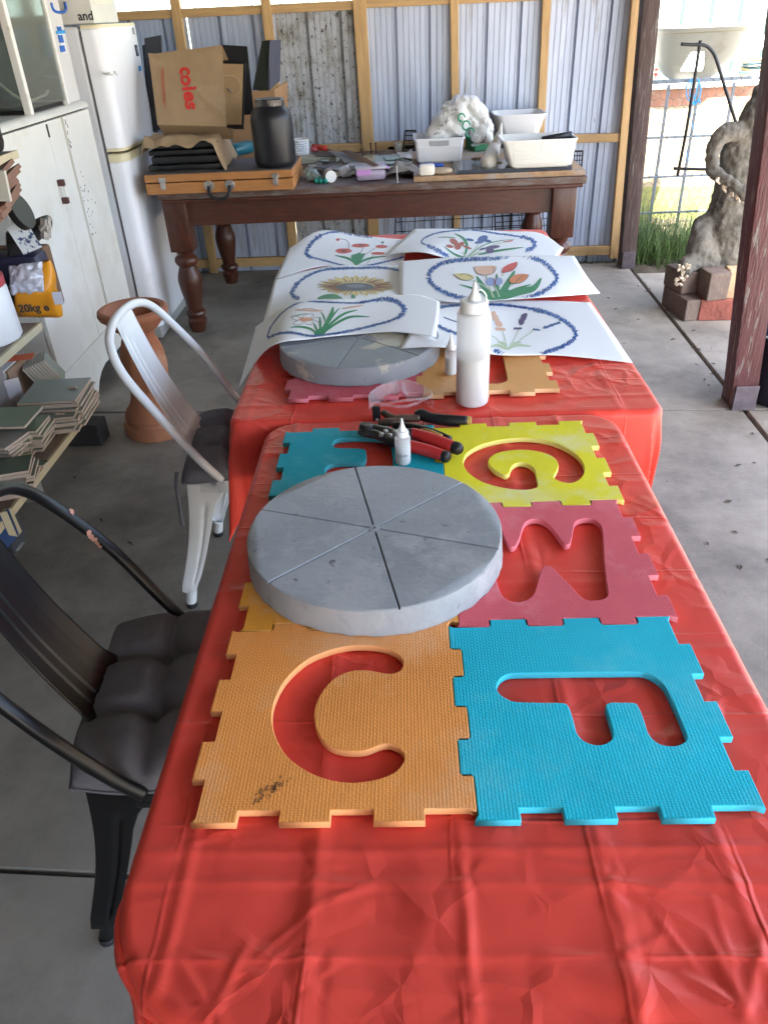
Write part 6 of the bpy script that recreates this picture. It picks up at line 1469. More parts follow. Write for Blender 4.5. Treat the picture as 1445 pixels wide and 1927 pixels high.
# safety goggles (clear)
def ga(x, y, z): return az(420 + x / 3.284, 420 + y / 3.284, z)
m_clear = mat('clear_plastic', (.85, .85, .9), .06, alpha=.13, spec=1.0)
t = thing('safety_glasses', 'clear safety glasses with folded arms lying on the far table edge', 'glasses', ga(1080, 1100, TZ))
gl, gr_ = ga(905, 1130, TZ + .004), ga(1290, 1105, TZ + .004); gc = (gl + gr_) / 2; gw = (gr_ - gl).length / 2
b = B()
def lens(u, v):
    a = lerp(-1.05, 1.05, u); notch = max(0, 1 - abs(u - .5) / .10)
    x = gc.x + gw * math.sin(a) / math.sin(1.05); y = gc.y - .02 + .058 * (math.cos(a) - math.cos(1.05)) / (1 - math.cos(1.05))
    z0_ = TZ + .003 + .020 * notch; z1_ = TZ + .043 - .010 * abs(u - .5) * 2
    return V(x, y + .010 * v, lerp(z0_, z1_, v))
b.grid(lens, 40, 8); o = b.out('lens', m_clear, t, smooth=True, fix=False); md = o.modifiers.new('s', 'SOLIDIFY'); md.thickness = .002
rim = [lens(i / 40, 1) for i in range(41)]; b = B(); b.tube(rim, .0013, 6); b.out('brow', m_clear, t, smooth=True)
rim = [lens(i / 40, 0) for i in range(41)]; b = B(); b.tube(rim, .0012, 6); b.out('rim', m_clear, t, smooth=True)
for a, c, mid in ((gl, gr_, V(0, -.035, 0)), (gr_, gl, V(0, -.022, .008))):
    q = smooth_path([a + V(0, 0, .018), a + V((c.x - a.x) * .1, -.018, .017), a.lerp(c, .5) + mid + V(0, 0, .010), c + V((a.x - c.x) * .18, -.012, .006)]); b = B(); b.tube(q, .004, 8, True, (.45, 1.0)); b.out('arm', m_clear, t, smooth=True)
b = B()
for sx in (-1, 1): b.tube(smooth_path([V(gc.x + sx * .006, gc.y + .045, TZ + .03), V(gc.x + sx * .010, gc.y + .035, TZ + .02), V(gc.x + sx * .018, gc.y + .028, TZ + .004)]), .0028, 6)
b.out('nose_bridge', m_clear, t, smooth=True)
# ================================================================== FLOWER DRAWINGS
m_paper = mat('white_paper', (.87, .875, .89), .65)
def catmull(p0, p1, p2, p3, t): return 0.5 * ((2 * p1) + (p2 - p0) * t + (2 * p0 - 5 * p1 + 4 * p2 - p3) * t * t + (3 * p1 - p0 - 3 * p2 + p3) * t ** 3)
class Sheet:
    def __init__(s, Z, rows, lab, seed=0):
        (ox, oy), sc = Z; s.o, s.sc = (ox, oy), sc
        G_ = [[az(ox + x / sc, oy + y / sc, z) for x, y, z in r] for r in rows]
        def ev(u, v):
            def line(r, u):
                n = len(r) - 1; k = min(n - 1, int(u * n)); f = u * n - k; g = lambda i: r[i] if 0 <= i <= n else (2 * r[0] - r[1] if i < 0 else 2 * r[n] - r[n - 1])
                return catmull(g(k - 1), g(k), g(k + 1), g(k + 2), f)
            return line([line(r, u) for r in G_], v)
        b = B(); b.grid(ev, 34, 26); 
        s.t = thing('drawing', lab, 'drawing', ev(.5, .5), 'flower drawings on the far table')
        s.ob = b.out('paper', m_paper, s.t, smooth=True, fix=False)
        s.bvh = BVHTree.FromPolygons([tuple(v) for v in b.v], b.f)
        md = s.ob.modifiers.new('s', 'SOLIDIFY'); md.thickness = .0004; md.offset = 0
    def hit(s, x, y, lift=.0006):
        d = ray(s.o[0] + x / s.sc, s.o[1] + y / s.sc).normalized(); h = s.bvh.ray_cast(CAM, d)
        if h[0] is None:
            h = s.bvh.find_nearest(CAM + d * 2.4)
            return None
        n = h[1] if h[1].dot(d) < 0 else -h[1]
        return h[0] + n * lift
    def quad_strip(s, b, L, Rr, lift):
        vs = []
        for a, c in zip(L, Rr):
            p, q = s.hit(*a, lift), s.hit(*c, lift)
            if p is None or q is None: continue
            vs += [p, q]
        b.add(vs, [(i, i + 1, i + 3, i + 2) for i in range(0, len(vs) - 2, 2)])
    def stroke(s, b, pts, w0, w1=None, lift=.0007, k=6):
        w1 = w0 if w1 is None else w1; P = smooth_path([V(x, y, 0) for x, y in pts], k); n = len(P); L, Rr = [], []
        for i, p in enumerate(P):
            t = (P[min(n - 1, i + 1)] - P[max(0, i - 1)]); t = t.normalized() if t.length else V(1, 0, 0)
            w_ = lerp(w0, w1, i / (n - 1)) / 2; e = V(-t.y, t.x, 0); L.append((p.x + e.x * w_, p.y + e.y * w_)); Rr.append((p.x - e.x * w_, p.y - e.y * w_))
        s.quad_strip(b, L, Rr, lift)
    def leafs(s, b, pts, wmax, lift=.0008):
        P = smooth_path([V(x, y, 0) for x, y in pts], 6); n = len(P); L, Rr = [], []
        for i, p in enumerate(P):
            t = (P[min(n - 1, i + 1)] - P[max(0, i - 1)]).normalized(); f = i / (n - 1); w_ = wmax / 2 * (math.sin(math.pi * min(1, f * .85 + .12)) ** .8) + .3; e = V(-t.y, t.x, 0)
            L.append((p.x + e.x * w_, p.y + e.y * w_)); Rr.append((p.x - e.x * w_, p.y - e.y * w_))
        s.quad_strip(b, L, Rr, lift)
    def fill(s, b, pts, lift=.0009, sm=3):
        P = smooth_path([V(x, y, 0) for x, y in pts], sm, True); c = sum(P, V(0, 0, 0)) / len(P); n = len(P)
        rings = []
        for f in (.5, 1):
            r = [s.hit(*(c.lerp(p, f).xy), lift) for p in P]
            if any(q is None for q in r): return
            rings.append(r)
        h = s.hit(c.x, c.y, lift)
        if h is None: return
        b.add([h] + rings[0] + rings[1], [(0, 1 + i, 1 + (i + 1) % n) for i in range(n)] + [(1 + i, 1 + n + i, 1 + n + (i + 1) % n, 1 + (i + 1) % n) for i in range(n)])
    def ell(s, b, x, y, rx, ry_, rot=0, lift=.0009, n=14, jag=0):
        c, q = math.cos(R(rot)), math.sin(R(rot))
        s.fill(b, [(x + (rx * math.cos(a) * c - ry_ * math.sin(a) * q) * (1 + jag * rnd.uniform(-1, 1)), y + (rx * math.cos(a) * q + ry_ * math.sin(a) * c) * (1 + jag * rnd.uniform(-1, 1))) for a in [2 * math.pi * i / n for i in range(n)]], lift, 2)
    def ring(s, pts, w_, closed=False, dens=1.0, wfun=None):
        P = smooth_path([V(x, y, 0) for x, y in pts], 8, closed); b = B(); acc = 0
        # even steps
        Q = [P[0]]
        for i in range(1, len(P)):
            while (P[i] - Q[-1]).length > 3.2 / dens: Q.append(Q[-1] + (P[i] - Q[-1]).normalized() * 3.2 / dens)
        for i in range(1, len(Q) - 1):
            t = (Q[i + 1] - Q[i - 1]).normalized(); e = V(-t.y, t.x, 0); ww = w_ * 1.2 * rnd.uniform(.6, 1.25) * (wfun(i / len(Q)) if wfun else 1)
            d = (e * .8 + t * rnd.uniform(-.75, .75)); d.normalize(); c = Q[i] + e * rnd.uniform(-1.2, 1.2); hw = rnd.uniform(2.6, 4.6)
            q = [c - d * ww / 2 - t * hw * .5, c - d * ww / 2 + t * hw * .5, c + d * ww / 2 + t * hw * .5, c + d * ww / 2 - t * hw * .5]
            H = [s.hit(v.x, v.y, .0007 + .0001 * (i % 3)) for v in q]
            if all(h is not None for h in H): b.add(H, [(0, 1, 2, 3)])
        s.part(b, 'blue_border', m_bl, True)
    def part(s, b, name, m, stuff=False):
        if not b.v: return
        if stuff: tag(b.out(name, m, s.t, fix=False), kind='stuff')
        else:
            for q in islands(b): q.out(name, m, s.t, fix=False)
m_bl = mat('print_blue', (.008, .095, .34), .6, var=.5, vscale=60); m_gn = mat('print_green', (.035, .25, .11), .6, var=.15, vscale=40); m_pg = mat('print_pale_green', (.50, .60, .42), .6); m_pr = mat('print_red', (.58, .10, .08), .6); m_dk = mat('print_dark', (.08, .07, .07), .6); m_ye = mat('print_yellow', (.72, .60, .28), .6); m_br = mat('print_brown', (.28, .12, .07), .6); m_or = mat('print_orange', (.70, .24, .10), .6); m_pe = mat('print_peach', (.72, .46, .33), .6); m_pu = mat('print_purple', (.10, .07, .18), .6); m_lb = mat('print_light_blue', (.28, .36, .60), .6); m_gy = mat('print_grey', (.12, .12, .14), .6)

S = Sheet(ZA, [[(410, 155, .746), (600, 46, .775), (850, 76, .752), (1130, 104, .746)], [(365, 255, .745), (600, 165, .753), (850, 170, .751), (1125, 190, .746)], [(318, 347, .745), (600, 268, .748), (850, 275, .748), (1100, 280, .746)]], 'drawing of red poppies on white paper at the far left of the table')
S.ring([(1120, 106), (1060, 99), (960, 91), (880, 85), (790, 72), (720, 58), (660, 58), (590, 85), (540, 130), (515, 180), (520, 200), (560, 215), (640, 235), (720, 256), (800, 268), (900, 262), (1000, 240), (1080, 220), (1120, 208)], 14, wfun=lambda f: 1.5 if .40 < f < .55 else .75)
b = B(); 
for e in ((745, 172, 50, 16), (848, 139, 55, 12), (978, 146, 38, 10), (955, 188, 45, 9), (708, 103, 12, 8)): S.ell(b, *e, jag=.08)
S.part(b, 'poppy', m_pr)
b = B(); S.leafs(b, [(820, 262), (800, 235), (760, 215), (690, 200)], 14); S.leafs(b, [(820, 262), (860, 235), (920, 215), (1010, 205)], 13); S.fill(b, [(790, 205), (805, 195), (825, 190), (840, 182), (855, 190), (875, 188), (868, 210), (850, 235), (820, 262), (800, 235)]); S.ell(b, 985, 120, 9, 6); S.part(b, 'leaf', m_gn)
b = B(); S.stroke(b, [(718, 98), (755, 103), (775, 125), (776, 162)], 3); S.stroke(b, [(865, 152), (850, 185)], 3); S.stroke(b, [(940, 155), (870, 200)], 2.5); S.stroke(b, [(930, 195), (885, 255)], 2.5); S.stroke(b, [(985, 122), (985, 140)], 3); S.ell(b, 745, 172, 14, 5, lift=.0012); S.ell(b, 850, 138, 14, 4, lift=.0012); S.part(b, 'outline', m_dk)

S = Sheet(ZA, [[(318, 350, .749), (480, 300, .751), (700, 262, .752), (900, 262, .752), (1110, 262, .754)], [(285, 470, .749), (480, 410, .752), (700, 395, .754), (900, 390, .756), (1110, 400, .758)], [(240, 640, .755), (450, 560, .80), (700, 530, .807), (900, 520, .806), (1120, 500, .79)]], 'drawing of a large yellow sunflower on white paper at the left')
S.ring([(472, 466), (440, 458), (426, 432), (450, 385), (500, 340), (570, 305), (640, 287), (740, 280), (850, 278), (950, 274), (1030, 282), (1095, 296)], 15, wfun=lambda f: 1.7 if f < .18 else 1.0)
b = B(); S.fill(b, [(820 + (245 if i % 2 else 200) * math.cos(a) * (1 + rnd.uniform(-.06, .03)), 388 + (66 if i % 2 else 48) * math.sin(a)) for i, a in enumerate([2 * math.pi * k / 44 for k in range(44)])], .0008, 1); S.part(b, 'petals', m_ye)
b = B()
for k_ in range(40):
    a = 2 * math.pi * k_ / 40 + rnd.uniform(-.05, .05); S.stroke(b, [(820 + 118 * math.cos(a), 392 + 27 * math.sin(a)), (820 + 190 * math.cos(a + .03), 390 + 45 * math.sin(a + .03)), (820 + rnd.uniform(205, 240) * math.cos(a + .02), 388 + 58 * math.sin(a + .02))], 7, 2, .0011, 3)
S.part(b, 'petal_lines', m_br)
b = B(); S.ell(b, 815, 396, 118, 25, lift=.0014, n=24); S.part(b, 'seed_head', m_gy)
b = B(); S.ell(b, 820, 391, 60, 11, lift=.0018, n=20); S.part(b, 'seed_head_light', mat('print_midgrey', (.24, .24, .27), .6))
b = B(); S.stroke(b, [(805, 438), (802, 465), (795, 492)], 26, 24); S.leafs(b, [(735, 472), (690, 455), (630, 456), (582, 468)], 30); S.leafs(b, [(815, 492), (900, 482), (1000, 470)], 14); S.stroke(b, [(735, 468), (780, 488)], 4); S.part(b, 'leaf', m_gn)

S = Sheet(ZB, [[(165, 30, .757), (400, 30, .767), (640, 42, .762), (820, 52, .757), (945, 130, .750)], [(95, 95, .757), (300, 92, .77), (500, 108, .762), (730, 112, .760), (935, 148, .750)], [(15, 165, .757), (200, 152, .785), (380, 190, .760), (650, 186, .759), (918, 170, .750)]], 'drawing of red and blue irises on white paper at the far right')
S.ring([(350, 178), (330, 168), (290, 145), (240, 120), (205, 105), (208, 88), (225, 75), (270, 56), (340, 43), (440, 36), (520, 42), (600, 55), (680, 65), (750, 77), (788, 96), (795, 115), (770, 138), (745, 144)], 12, wfun=lambda f: 1.6 if f < .15 or f > .82 else .6)
b = B()
for (pt, w_) in (([(425, 178), (440, 120), (420, 80), (375, 55)], 14), ([(420, 178), (370, 160), (320, 122)], 9), ([(400, 178), (350, 150)], 7), ([(500, 165), (600, 145), (735, 127)], 11), ([(445, 178), (520, 120), (600, 95), (690, 85)], 4), ([(380, 78), (330, 74), (285, 76)], 4)): S.leafs(b, pt, w_)
S.part(b, 'leaf', m_gn)
b = B()
for (pt, w_) in (([(440, 178), (480, 140), (500, 110)], 7), ([(450, 178), (520, 150)], 7), ([(435, 178), (415, 150)], 7), ([(470, 165), (560, 120), (650, 98)], 4)): S.leafs(b, pt, w_)
S.part(b, 'stem', m_pg)
b = B(); 
for e in ((372, 98, 24, 14, 30), (350, 122, 20, 8, 10), (392, 122, 18, 18, 0), (410, 110, 18, 10, -20), (440, 127, 26, 6, 20)): S.ell(b, *e)
S.part(b, 'red_iris', mat('print_iris_red', (.40, .10, .07), .6))
b = B()
for e in ((522, 82, 28, 16, -20), (505, 100, 26, 8, -10), (455, 88, 22, 7, 10), (545, 93, 24, 7, 10)): S.ell(b, *e)
S.part(b, 'blue_iris', mat('print_iris_blue', (.06, .13, .32), .6))
b = B()
for e in ((575, 127, 38, 9, -8), (560, 145, 22, 14, 0), (525, 135, 22, 5, -12)): S.ell(b, *e)
S.part(b, 'purple_iris', m_pu)
b = B(); S.stroke(b, [(630, 100), (655, 96), (680, 92)], 6); S.part(b, 'bud', m_pr)

S = Sheet(ZB, [[(270, 395, .757), (480, 395, .759), (700, 400, .758), (900, 406, .757), (1085, 415, .757)], [(170, 530, .7995), (400, 530, .782), (640, 540, .757), (900, 540, .757), (1190, 562, .753)], [(85, 655, .8), (320, 650, .8), (620, 690, .766), (920, 692, .752), (1305, 730, .738)]], 'drawing of lavender sprigs on white paper behind the tall bottle')
S.ring([(300, 442), (350, 434), (430, 428), (560, 426), (660, 432), (760, 446), (850, 466), (930, 500), (985, 540), (1010, 580), (990, 615), (940, 645), (870, 670), (800, 690), (720, 695), (640, 685), (580, 665)], 16, wfun=lambda f: .8 if f < .4 else 1.25)
S.ring([(285, 536), (330, 558), (390, 580)], 16)
b = B()
for pt in ([(650, 662), (640, 610), (625, 565)], [(655, 662), (690, 600), (712, 555)], [(660, 662), (720, 610), (790, 562)], [(640, 662), (600, 610), (570, 590)]): S.stroke(b, pt, 5)
for pt in ([(650, 662), (700, 640), (775, 645)], [(650, 662), (600, 640), (560, 650)], [(650, 662), (690, 630), (725, 625)], [(650, 662), (630, 630), (600, 625)]): S.leafs(b, pt, 14)
S.part(b, 'stem', m_pg)
def head(b, x0, y0, x1, y1, w_, n=9):
    for i in range(n):
        f = i / (n - 1); S.ell(b, lerp(x0, x1, f) + rnd.uniform(-2, 2), lerp(y0, y1, f), w_ * rnd.uniform(.8, 1.2), w_ * .6, rnd.uniform(-40, 40), n=8)
b = B(); head(b, 575, 472, 612, 535, 16); head(b, 600, 555, 630, 556, 14, 3); S.part(b, 'peach_lavender', m_pe)
b = B(); head(b, 742, 480, 722, 525, 14); head(b, 692, 552, 718, 552, 9, 3); S.part(b, 'purple_lavender', m_pu)
b = B(); head(b, 920, 522, 845, 548, 10); head(b, 790, 556, 815, 560, 8, 3); S.stroke(b, [(318, 492), (350, 505), (390, 518)], 6); S.part(b, 'blue_lavender', mat('print_iris_blue', (.06, .13, .32), .6))

S = Sheet(ZB, [[(85, 200, .770), (350, 180, .778), (620, 172, .775), (820, 170, .768), (1000, 170, .766)], [(82, 290, .770), (350, 285, .773), (620, 285, .772), (860, 270, .770), (1065, 275, .757)], [(80, 372, .772), (350, 412, .776), (620, 402, .773), (880, 385, .769), (1135, 367, .735)]], 'drawing of coloured tulips inside a blue ring on white paper')
S.ring([(240, 280), (255, 245), (300, 215), (370, 197), (440, 191), (500, 188), (560, 187), (640, 181), (720, 176), (790, 185), (840, 205), (880, 240), (910, 280), (900, 310), (860, 345), (810, 372), (740, 388), (640, 398), (560, 402), (420, 392), (340, 370), (290, 345), (250, 310)], 17, True, wfun=lambda f: 1.25)
b = B()
for pt, w_ in (([(600, 398), (640, 340), (690, 250)], 34), ([(610, 398), (720, 360), (790, 340), (828, 288)], 34), ([(585, 395), (530, 340), (490, 278)], 26), ([(560, 385), (480, 345), (400, 322)], 10), ([(640, 370), (700, 345), (775, 322)], 14), ([(600, 390), (598, 330), (595, 265)], 22), ([(590, 398), (550, 380), (520, 360)], 30)): S.leafs(b, pt, w_)
S.fill(b, [(540, 385), (570, 360), (610, 350), (650, 345), (690, 375), (660, 395), (600, 402), (555, 402)], .0008); S.part(b, 'leaf', m_gn)
b = B(); S.stroke(b, [(580, 390), (555, 330), (540, 275)], 9, lift=.0011); S.stroke(b, [(610, 388), (590, 340), (578, 330)], 7, lift=.0011); S.stroke(b, [(575, 360), (520, 325), (470, 300)], 6, lift=.0011); S.stroke(b, [(620, 280), (632, 265)], 6); S.stroke(b, [(670, 330), (685, 315)], 6); S.part(b, 'stem', m_pg)
b = B(); S.fill(b, [(480, 230), (510, 226), (540, 224), (570, 224), (592, 228), (588, 250), (570, 268), (540, 273), (505, 270), (485, 255)], .0013); S.part(b, 'peach_tulip', m_pe)
b = B(); S.fill(b, [(622, 262), (630, 235), (655, 218), (685, 208), (702, 205), (700, 225), (680, 248), (650, 258)], .0013); S.part(b, 'red_tulip', mat('print_tulip_red', (.62, .09, .07), .6))
b = B(); S.fill(b, [(660, 300), (680, 278), (710, 268), (740, 268), (762, 272), (752, 292), (725, 312), (690, 318), (668, 315)], .0013); S.part(b, 'orange_tulip', m_or)
b = B(); S.fill(b, [(370, 268), (400, 264), (440, 266), (470, 275), (475, 290), (450, 300), (415, 298), (390, 285)], .0013); S.part(b, 'yellow_tulip', m_ye)
b = B(); S.ell(b, 562, 308, 24, 22, 0, .0013); S.ell(b, 605, 306, 22, 20, 0, .0014); S.part(b, 'blue_tulip', m_lb)
b = B()
for pt in ([(480, 230), (485, 255), (505, 270), (540, 273), (570, 268), (588, 250), (592, 228)], [(622, 262), (650, 258), (680, 248), (700, 225), (702, 205)], [(660, 300), (668, 315), (690, 318), (725, 312), (752, 292), (762, 272)], [(370, 268), (390, 285), (415, 298), (450, 300), (475, 290)], [(400, 275), (430, 268), (468, 285)], [(690, 315), (715, 290), (740, 270)], [(570, 228), (580, 245), (575, 265)]): S.stroke(b, pt, 2.2, lift=.0017)
S.part(b, 'outline', m_dk)
b = B(); S.stroke(b, [(575, 290), (585, 310), (578, 330)], 3.5, lift=.0019); S.stroke(b, [(598, 288), (588, 308), (592, 328)], 3.5, lift=.0019); S.part(b, 'dark_red_lines', mat('print_maroon', (.25, .05, .08), .6))

S = Sheet(ZA, [[(203, 640, .735), (400, 508, .808), (640, 472, .816), (900, 462, .814), (1180, 440, .815), (1338, 485, .812)], [(165, 780, .700), (335, 630, .802), (600, 580, .812), (900, 570, .808), (1150, 560, .81), (1330, 590, .808)], [(90, 1035, .615), (280, 772, .792), (540, 716, .806), (800, 688, .803), (1060, 672, .808), (1315, 705, .806)]], 'drawing of a white daffodil curling over the table edge on top of the far disc')
S.ring([(275, 710), (295, 645), (350, 572), (410, 522), (490, 488), (600, 487), (720, 492), (830, 494), (940, 476), (1010, 470), (1080, 490), (1118, 530), (1100, 570), (1030, 605), (940, 630), (840, 655), (740, 675), (640, 690), (540, 697), (470, 686), (420, 677), (350, 682), (290, 704)], 13, True, wfun=lambda f: 2.0 if .42 < f < .56 else (.7 if f < .35 else 1.1))
b = B()
for pt, w_ in (([(600, 688), (640, 620), (670, 560), (680, 518)], 26), ([(610, 685), (680, 610), (750, 560), (830, 538)], 15), ([(620, 680), (700, 620), (790, 580), (905, 580)], 15), ([(585, 688), (540, 655), (480, 642), (415, 645)], 13), ([(600, 660), (600, 620), (598, 580)], 14), ([(640, 640), (680, 570), (720, 525)], 10), ([(590, 688), (570, 640), (560, 620)], 12), ([(630, 610), (620, 575), (605, 550)], 10), ([(520, 560), (470, 568), (415, 582)], 4)): S.leafs(b, pt, w_)
S.fill(b, [(560, 685), (590, 655), (625, 640), (640, 660), (625, 688), (590, 694)], .0008); S.part(b, 'leaf', m_gn)
b = B(); S.ell(b, 510, 597, 42, 13, jag=.1); S.part(b, 'daffodil_cup', mat('print_salmon', (.68, .33, .20), .6))
b = B()
for pt in ([(470, 600), (440, 615), (440, 630), (480, 628), (500, 608)], [(500, 608), (520, 628), (555, 622), (548, 600)], [(548, 595), (590, 612), (605, 608), (590, 585), (550, 590)], [(545, 585), (560, 570), (545, 562), (505, 570), (490, 588)], [(490, 588), (450, 575), (425, 585), (440, 600), (468, 602)]): S.stroke(b, pt, 2.4, lift=.001)
S.part(b, 'petal_outline', m_dk)
b = B(); S.ell(b, 530, 540, 88, 7, 2, jag=.06); S.ell(b, 800, 520, 70, 5, -10); S.part(b, 'yellow_bud', m_pe)
b = B(); S.stroke(b, [(460, 540), (500, 530), (540, 528), (600, 542)], 2); S.stroke(b, [(730, 528), (800, 515), (865, 510)], 2); S.part(b, 'bud_outline', m_dk)
# ================================================================== CHAIRS
def chair(name, label, base, rot, m, m_edge_, cap):
    """stamped metal cafe chair; local x forward to the table, y across, origin under the seat centre"""
    t = thing(name, label, 'chair', base)
    Mx = Matrix.Rotation(rot, 4, 'Z'); Mx.translation = Vector(base)
    def fin(b, nm, mm=m, parent=t, sm='auto'): return b.xf(Mx).out(nm, mm, parent, smooth=sm)
    SZ = .440
    # seat pan with rounded corners and folded skirt
    def rr(hx, hy, r, z, n=6):
        out = []
        for cx_, cy_, a0 in ((hx - r, hy - r, 0), (-hx + r, hy - r, 90), (-hx + r, -hy + r, 180), (hx - r, -hy + r, 270)):
            for i in range(n + 1):
                a = R(a0 + 90 * i / n); out.append(V(cx_ + r * math.cos(a), (cy_ + r * math.sin(a)) * (1 + .05 * (cx_ / hx)), z))
        return out
    rings = [rr(.181, .183, .05, SZ - .045), rr(.179, .181, .05, SZ - .010), rr(.172, .174, .05, SZ), rr(.150, .152, .05, SZ - .004), rr(.05, .05, .03, SZ - .006)]
    n = len(rings[0]); b = B(); b.add(sum(rings, []), [(j * n + i, j * n + (i + 1) % n, (j + 1) * n + (i + 1) % n, (j + 1) * n + i) for j in range(4) for i in range(n)] + [tuple(4 * n + i for i in range(n))])
    fin(b, 'seat')
    # legs: pressed channel, wide at the top and narrowing, splayed
    for sx in (-1, 1):
        for sy in (-1, 1):
            b = B()
            top = V(sx * .150, sy * .152, SZ - .012); foot = V(sx * (.232 if sx < 0 else .215), sy * .188, 0.012)
            def prof(f):
                w_ = [.085, .075, .048, .038, .033, .026, .020][min(6, int(f * 6 + .0001))] if f in (0, 1) else None
                ks = [(0, .090), (.08, .078), (.16, .055), (.26, .042), (.45, .033), (.75, .025), (.84, .018), (.9, .014), (1, .014)]
                for i in range(len(ks) - 1):
                    if ks[i][0] <= f <= ks[i + 1][0]: return lerp(ks[i][1], ks[i + 1][1], (f - ks[i][0]) / (ks[i + 1][0] - ks[i][0]))
                return .018
            def legp(u, v):
                c_ = top.lerp(foot, v); w_ = prof(v); q = u * 4 - 2   # L section opened inwards, outer corner rounded
                k = 1 if v < .84 else 1 - .9 * min(1, (v - .84) / .06)
                a = abs(q) / 2
                if v > .87: 
                    an = lerp(-math.pi, math.pi, u); return c_ + V(sx * (.014 * math.cos(an)), sy * (.014 * math.sin(an)), 0)
                bow = .012 * math.sin(math.pi * min(1, v / .8))
                corner = .018
                if abs(q) < .5: an = lerp(-math.pi / 4, math.pi / 4, q + .5); d_ = V(.010 + .016 * math.cos(an), .010 + .016 * math.sin(an), 0)
                elif q < 0: f = (-q - .5) / 1.5; d_ = V(.021 - .004 * f, -.001 - f * w_, 0)
                else: f = (q - .5) / 1.5; d_ = V(-.001 - f * w_, .021 - .004 * f, 0)
                dent = .006 * max(0, 1 - abs(abs(q) - 1.1) * 3.0) * (1 if .18 < v < .8 else 0)
                d_ = d_ - (V(dent, 0, 0) if q < 0 else V(0, dent, 0))
                return c_ + V(sx * (d_.x - bow), sy * (d_.y - bow * .5), 0)
            b.grid(legp, 32, 30)
            o = b.xf(Mx).out('leg', m, t, smooth='auto', fix=False); md = o.modifiers.new('s', 'SOLIDIFY'); md.thickness = .003; md.offset = 0
            b = B(); b.lathe([(.0145, 0), (.0165, .003), (.0165, .016), (.015, .018)], foot - V(0, 0, .012), 16); b.xf(Mx).out('foot_cap', cap, o, smooth='auto')
    # back hoop
    H = [V(-.065, .205, SZ + .012), V(-.110, .213, SZ + .075), V(-.185, .220, SZ + .20), V(-.262, .205, SZ + .315), V(-.296, .165, SZ + .376), V(-.311, .095, SZ + .402), V(-.316, 0, SZ + .409)]
    H = H + [V(p.x, -p.y, p.z) for p in H[:-1][::-1]]
    b = B(); b.tube(smooth_path(H, 8), .0115, 12); hp = fin(b, 'back_hoop', sm=True)
    for sy in (-1, 1):
        b = B(); b.box((-.060, sy * .196, SZ - .004), (.05, .012, .05), None, .004); fin(b, 'hoop_bracket')
        b = B(); b.lathe([(.007, 0), (.007, .004), (.003, .006)], (-.060, sy * .203, SZ + .005), 12, Matrix.Rotation(R(-90 * sy), 3, 'X')); fin(b, 'rivet')
    # back splat, pressed with a raised centre panel
    b = B()
    def sp2(u, v):
        w_ = lerp(.062, .080, v) if v < .85 else lerp(.0799, .092, (v - .85) / .15); y = (u * 2 - 1) * w_
        f = v; base_ = V(-.312, 0, SZ + .402).lerp(V(-.155, 0, SZ + .004), f); bend = V(.030, 0, 0) * max(0, (v - .82) / .18) ** 2 - V(.018, 0, 0) * math.sin(math.pi * f)
        emb = .004 * (1 if (abs(u - .5) < .27 and .10 < v < .9) else 0) + .004 * (1 if (abs(u - .5) < .12 and .16 < v < .9) else 0)
        curve = -.008 * (1 - (2 * u - 1) ** 2)
        return base_ + bend + V(emb + curve, y, 0)
    b.grid(sp2, 40, 40); o = b.xf(Mx).out('back_splat', m, t, smooth='auto', fix=False); md = o.modifiers.new('s', 'SOLIDIFY'); md.thickness = .003; md.offset = 0
    return t, Mx
m_wch = mat('white_powder_coat', (.66, .67, .68), .30, var=.03, dirt=(.10, .09, .08), dscale=30, dthr=.79, dsoft=.008)
m_bch = mat('black_powder_coat', (.006, .006, .0065), .34, spec=.35)
m_cap = mat('rubber_foot', (.015, .015, .016), .6)
wbase = (-.437, 1.962, 0); bbase = (-.386, .980, 0)
wc, WM = chair('white_chair', 'white metal cafe chair with grey cushion pushed in at the far table', wbase, R(-1), m_wch, None, m_cap)
bc_, BM = chair('black_chair', 'black metal cafe chair with grey cushion pushed in at the near table', bbase, R(3), m_bch, None, m_cap)
# chipped coating on the black hoop
b = B()
hoop = [o for o in bc_.children if o.name.startswith('back_hoop')][0]
vs_ = [v.co.copy() for v in hoop.data.vertices]; ns_ = [v.normal.copy() for v in hoop.data.vertices]
chip_px = [(118, 940), (135, 962), (168, 1003), (173, 1010), (178, 1016), (183, 1022), (188, 1028), (193, 1034), (199, 1040)]
bv = BVHTree.FromPolygons(vs_, [tuple(p.vertices) for p in hoop.data.polygons])
for px, py_ in chip_px:
    h = bv.ray_cast(CAM, ray(px, py_).normalized())
    if h[0] is None: h = bv.find_nearest(CAM + ray(px, py_).normalized() * 1.7)
    n = h[1] if h[1].dot(CAM - h[0]) > 0 else -h[1]
    e = n.orthogonal().normalized(); f = n.cross(e); k_ = 9
    rr2 = rnd.uniform(.005, .010)
    b.add([h[0] + n * .0006 + e * math.cos(6.283 * i / k_) * rr2 * rnd.uniform(.5, 1.2) + f * math.sin(6.283 * i / k_) * rr2 * rnd.uniform(.4, 1.0) for i in range(k_)], [tuple(range(k_))])
tag(b.out('chipped_paint', mat('chip_pink', (.55, .26, .18), .7), bc_, fix=False), kind='stuff')

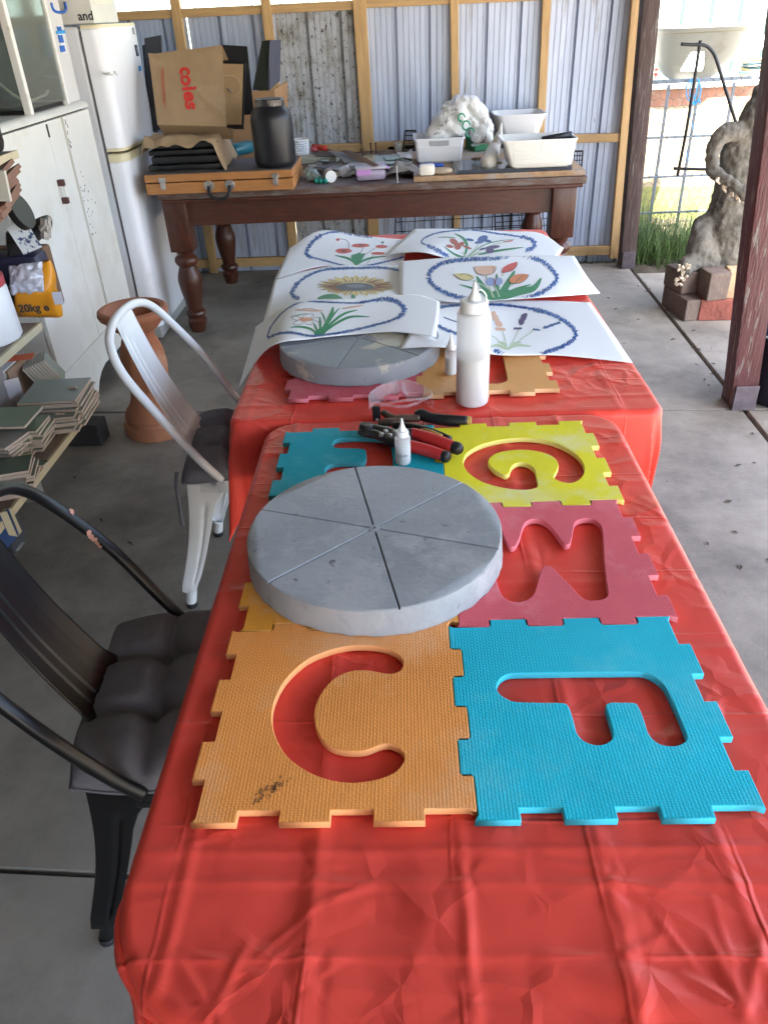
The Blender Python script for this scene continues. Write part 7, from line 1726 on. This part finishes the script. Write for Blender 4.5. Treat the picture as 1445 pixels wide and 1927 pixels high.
# cushions
m_cush = mat('charcoal_cotton', (.15, .152, .175), .95, var=.12, vscale=30, bump=.25, bscale=420, spec=.2)
def cushion(label, Mx, rot, off, wx, wy, seed, ties):
    t = thing('seat_cushion', label, 'cushion', Mx.translation + V(off[0], off[1], .44), 'seat cushions')
    L = Mx @ Matrix.Translation(V(off[0], off[1], .4415)) @ Matrix.Rotation(rot, 4, 'Z')
    b = B(); n = 48
    def h(u, v):
        x, y = u * 2 - 1, v * 2 - 1
        edge = (max(0, 1 - abs(x) ** 6) * max(0, 1 - abs(y) ** 6)) ** .45
        g1 = min(abs(x - .33), abs(x + .33)); g2 = min(abs(y - .33), abs(y + .33))
        cre = 1 - .34 * math.exp(-(g1 / .07) ** 2) - .34 * math.exp(-(g2 / .07) ** 2)
        tuft = 0
        for a in (-.33, .33):
            for c in (-.33, .33): tuft += .42 * math.exp(-((x - a) ** 2 + (y - c) ** 2) / .016)
        return edge * max(.12, cre - tuft) + .06 * nz(x * 2, y * 2, seed) * edge
    def P(u, v, top):
        x, y = u * 2 - 1, v * 2 - 1; q = 1 - .05 * (x * x * y * y); wav = 1 + .025 * math.sin(9 * (u if abs(y) > abs(x) else v) + seed) * max(abs(x), abs(y)) ** 4
        z = .013 + (.052 * h(u, v) if top else -.011 * min(1, h(u, v) * 1.4))
        return V(x * wx / 2 * q * wav, y * wy / 2 * q * wav, z)
    b.grid(lambda u, v: P(u, v, True), n, n); b.grid(lambda u, v: P(u, v, False), n, n); b.xf(L)
    pad = b.out('pad', m_cush, t, smooth=True)
    bm = bmesh.new(); bm.from_mesh(pad.data); bmesh.ops.remove_doubles(bm, verts=bm.verts[:], dist=.0004); bmesh.ops.recalc_face_normals(bm, faces=bm.faces[:]); bm.to_mesh(pad.data); bm.free(); pad.data.shade_smooth()
    b = B(); ed = [P(i / 24, 0, True) for i in range(25)] + [P(1, i / 24, True) for i in range(1, 25)] + [P(1 - i / 24, 1, True) for i in range(1, 25)] + [P(0, 1 - i / 24, True) for i in range(1, 25)]
    b.tube(ed, .0032, 6, False); b.xf(L); b.out('piping', m_cush, t, smooth=True)
    for pts in ties:
        b = B(); b.tube(smooth_path(pts, 5), .0055, 6, True, (1, .35)); b.out('tie', m_cush, t, smooth=True)
    return t, L
wt1 = [ay(333, 888, 1.80), ay(333, 915, 1.79), ay(338, 950, 1.785), ay(345, 990, 1.785)]
ct, CL = cushion('charcoal tufted seat cushion on the white chair', WM, R(8), (-.005, -.005), .395, .40, 1, [wt1])
wt2 = [ay(195, 1270, 1.05), ay(215, 1240, 1.12), ay(240, 1215, 1.16), ay(275, 1203, 1.18)]
wt3 = [ay(165, 1435, .83), ay(160, 1465, .82), ay(172, 1480, .82)]
ct2, CL2 = cushion('charcoal tufted seat cushion on the black chair', BM, R(2), (-.005, .010), .405, .415, 5, [wt2, wt3])
for t_, px, py_, Y in ((ct, 411, 790, 2.09), (ct2, 268, 1505 - 100, .86)):
    b = B(); b.box(ay(px, py_, Y), (.004, .014, .022), Matrix.Rotation(R(25), 3, 'Y')); b.out('care_label', mat('care_white', (.7, .7, .72), .6), t_)
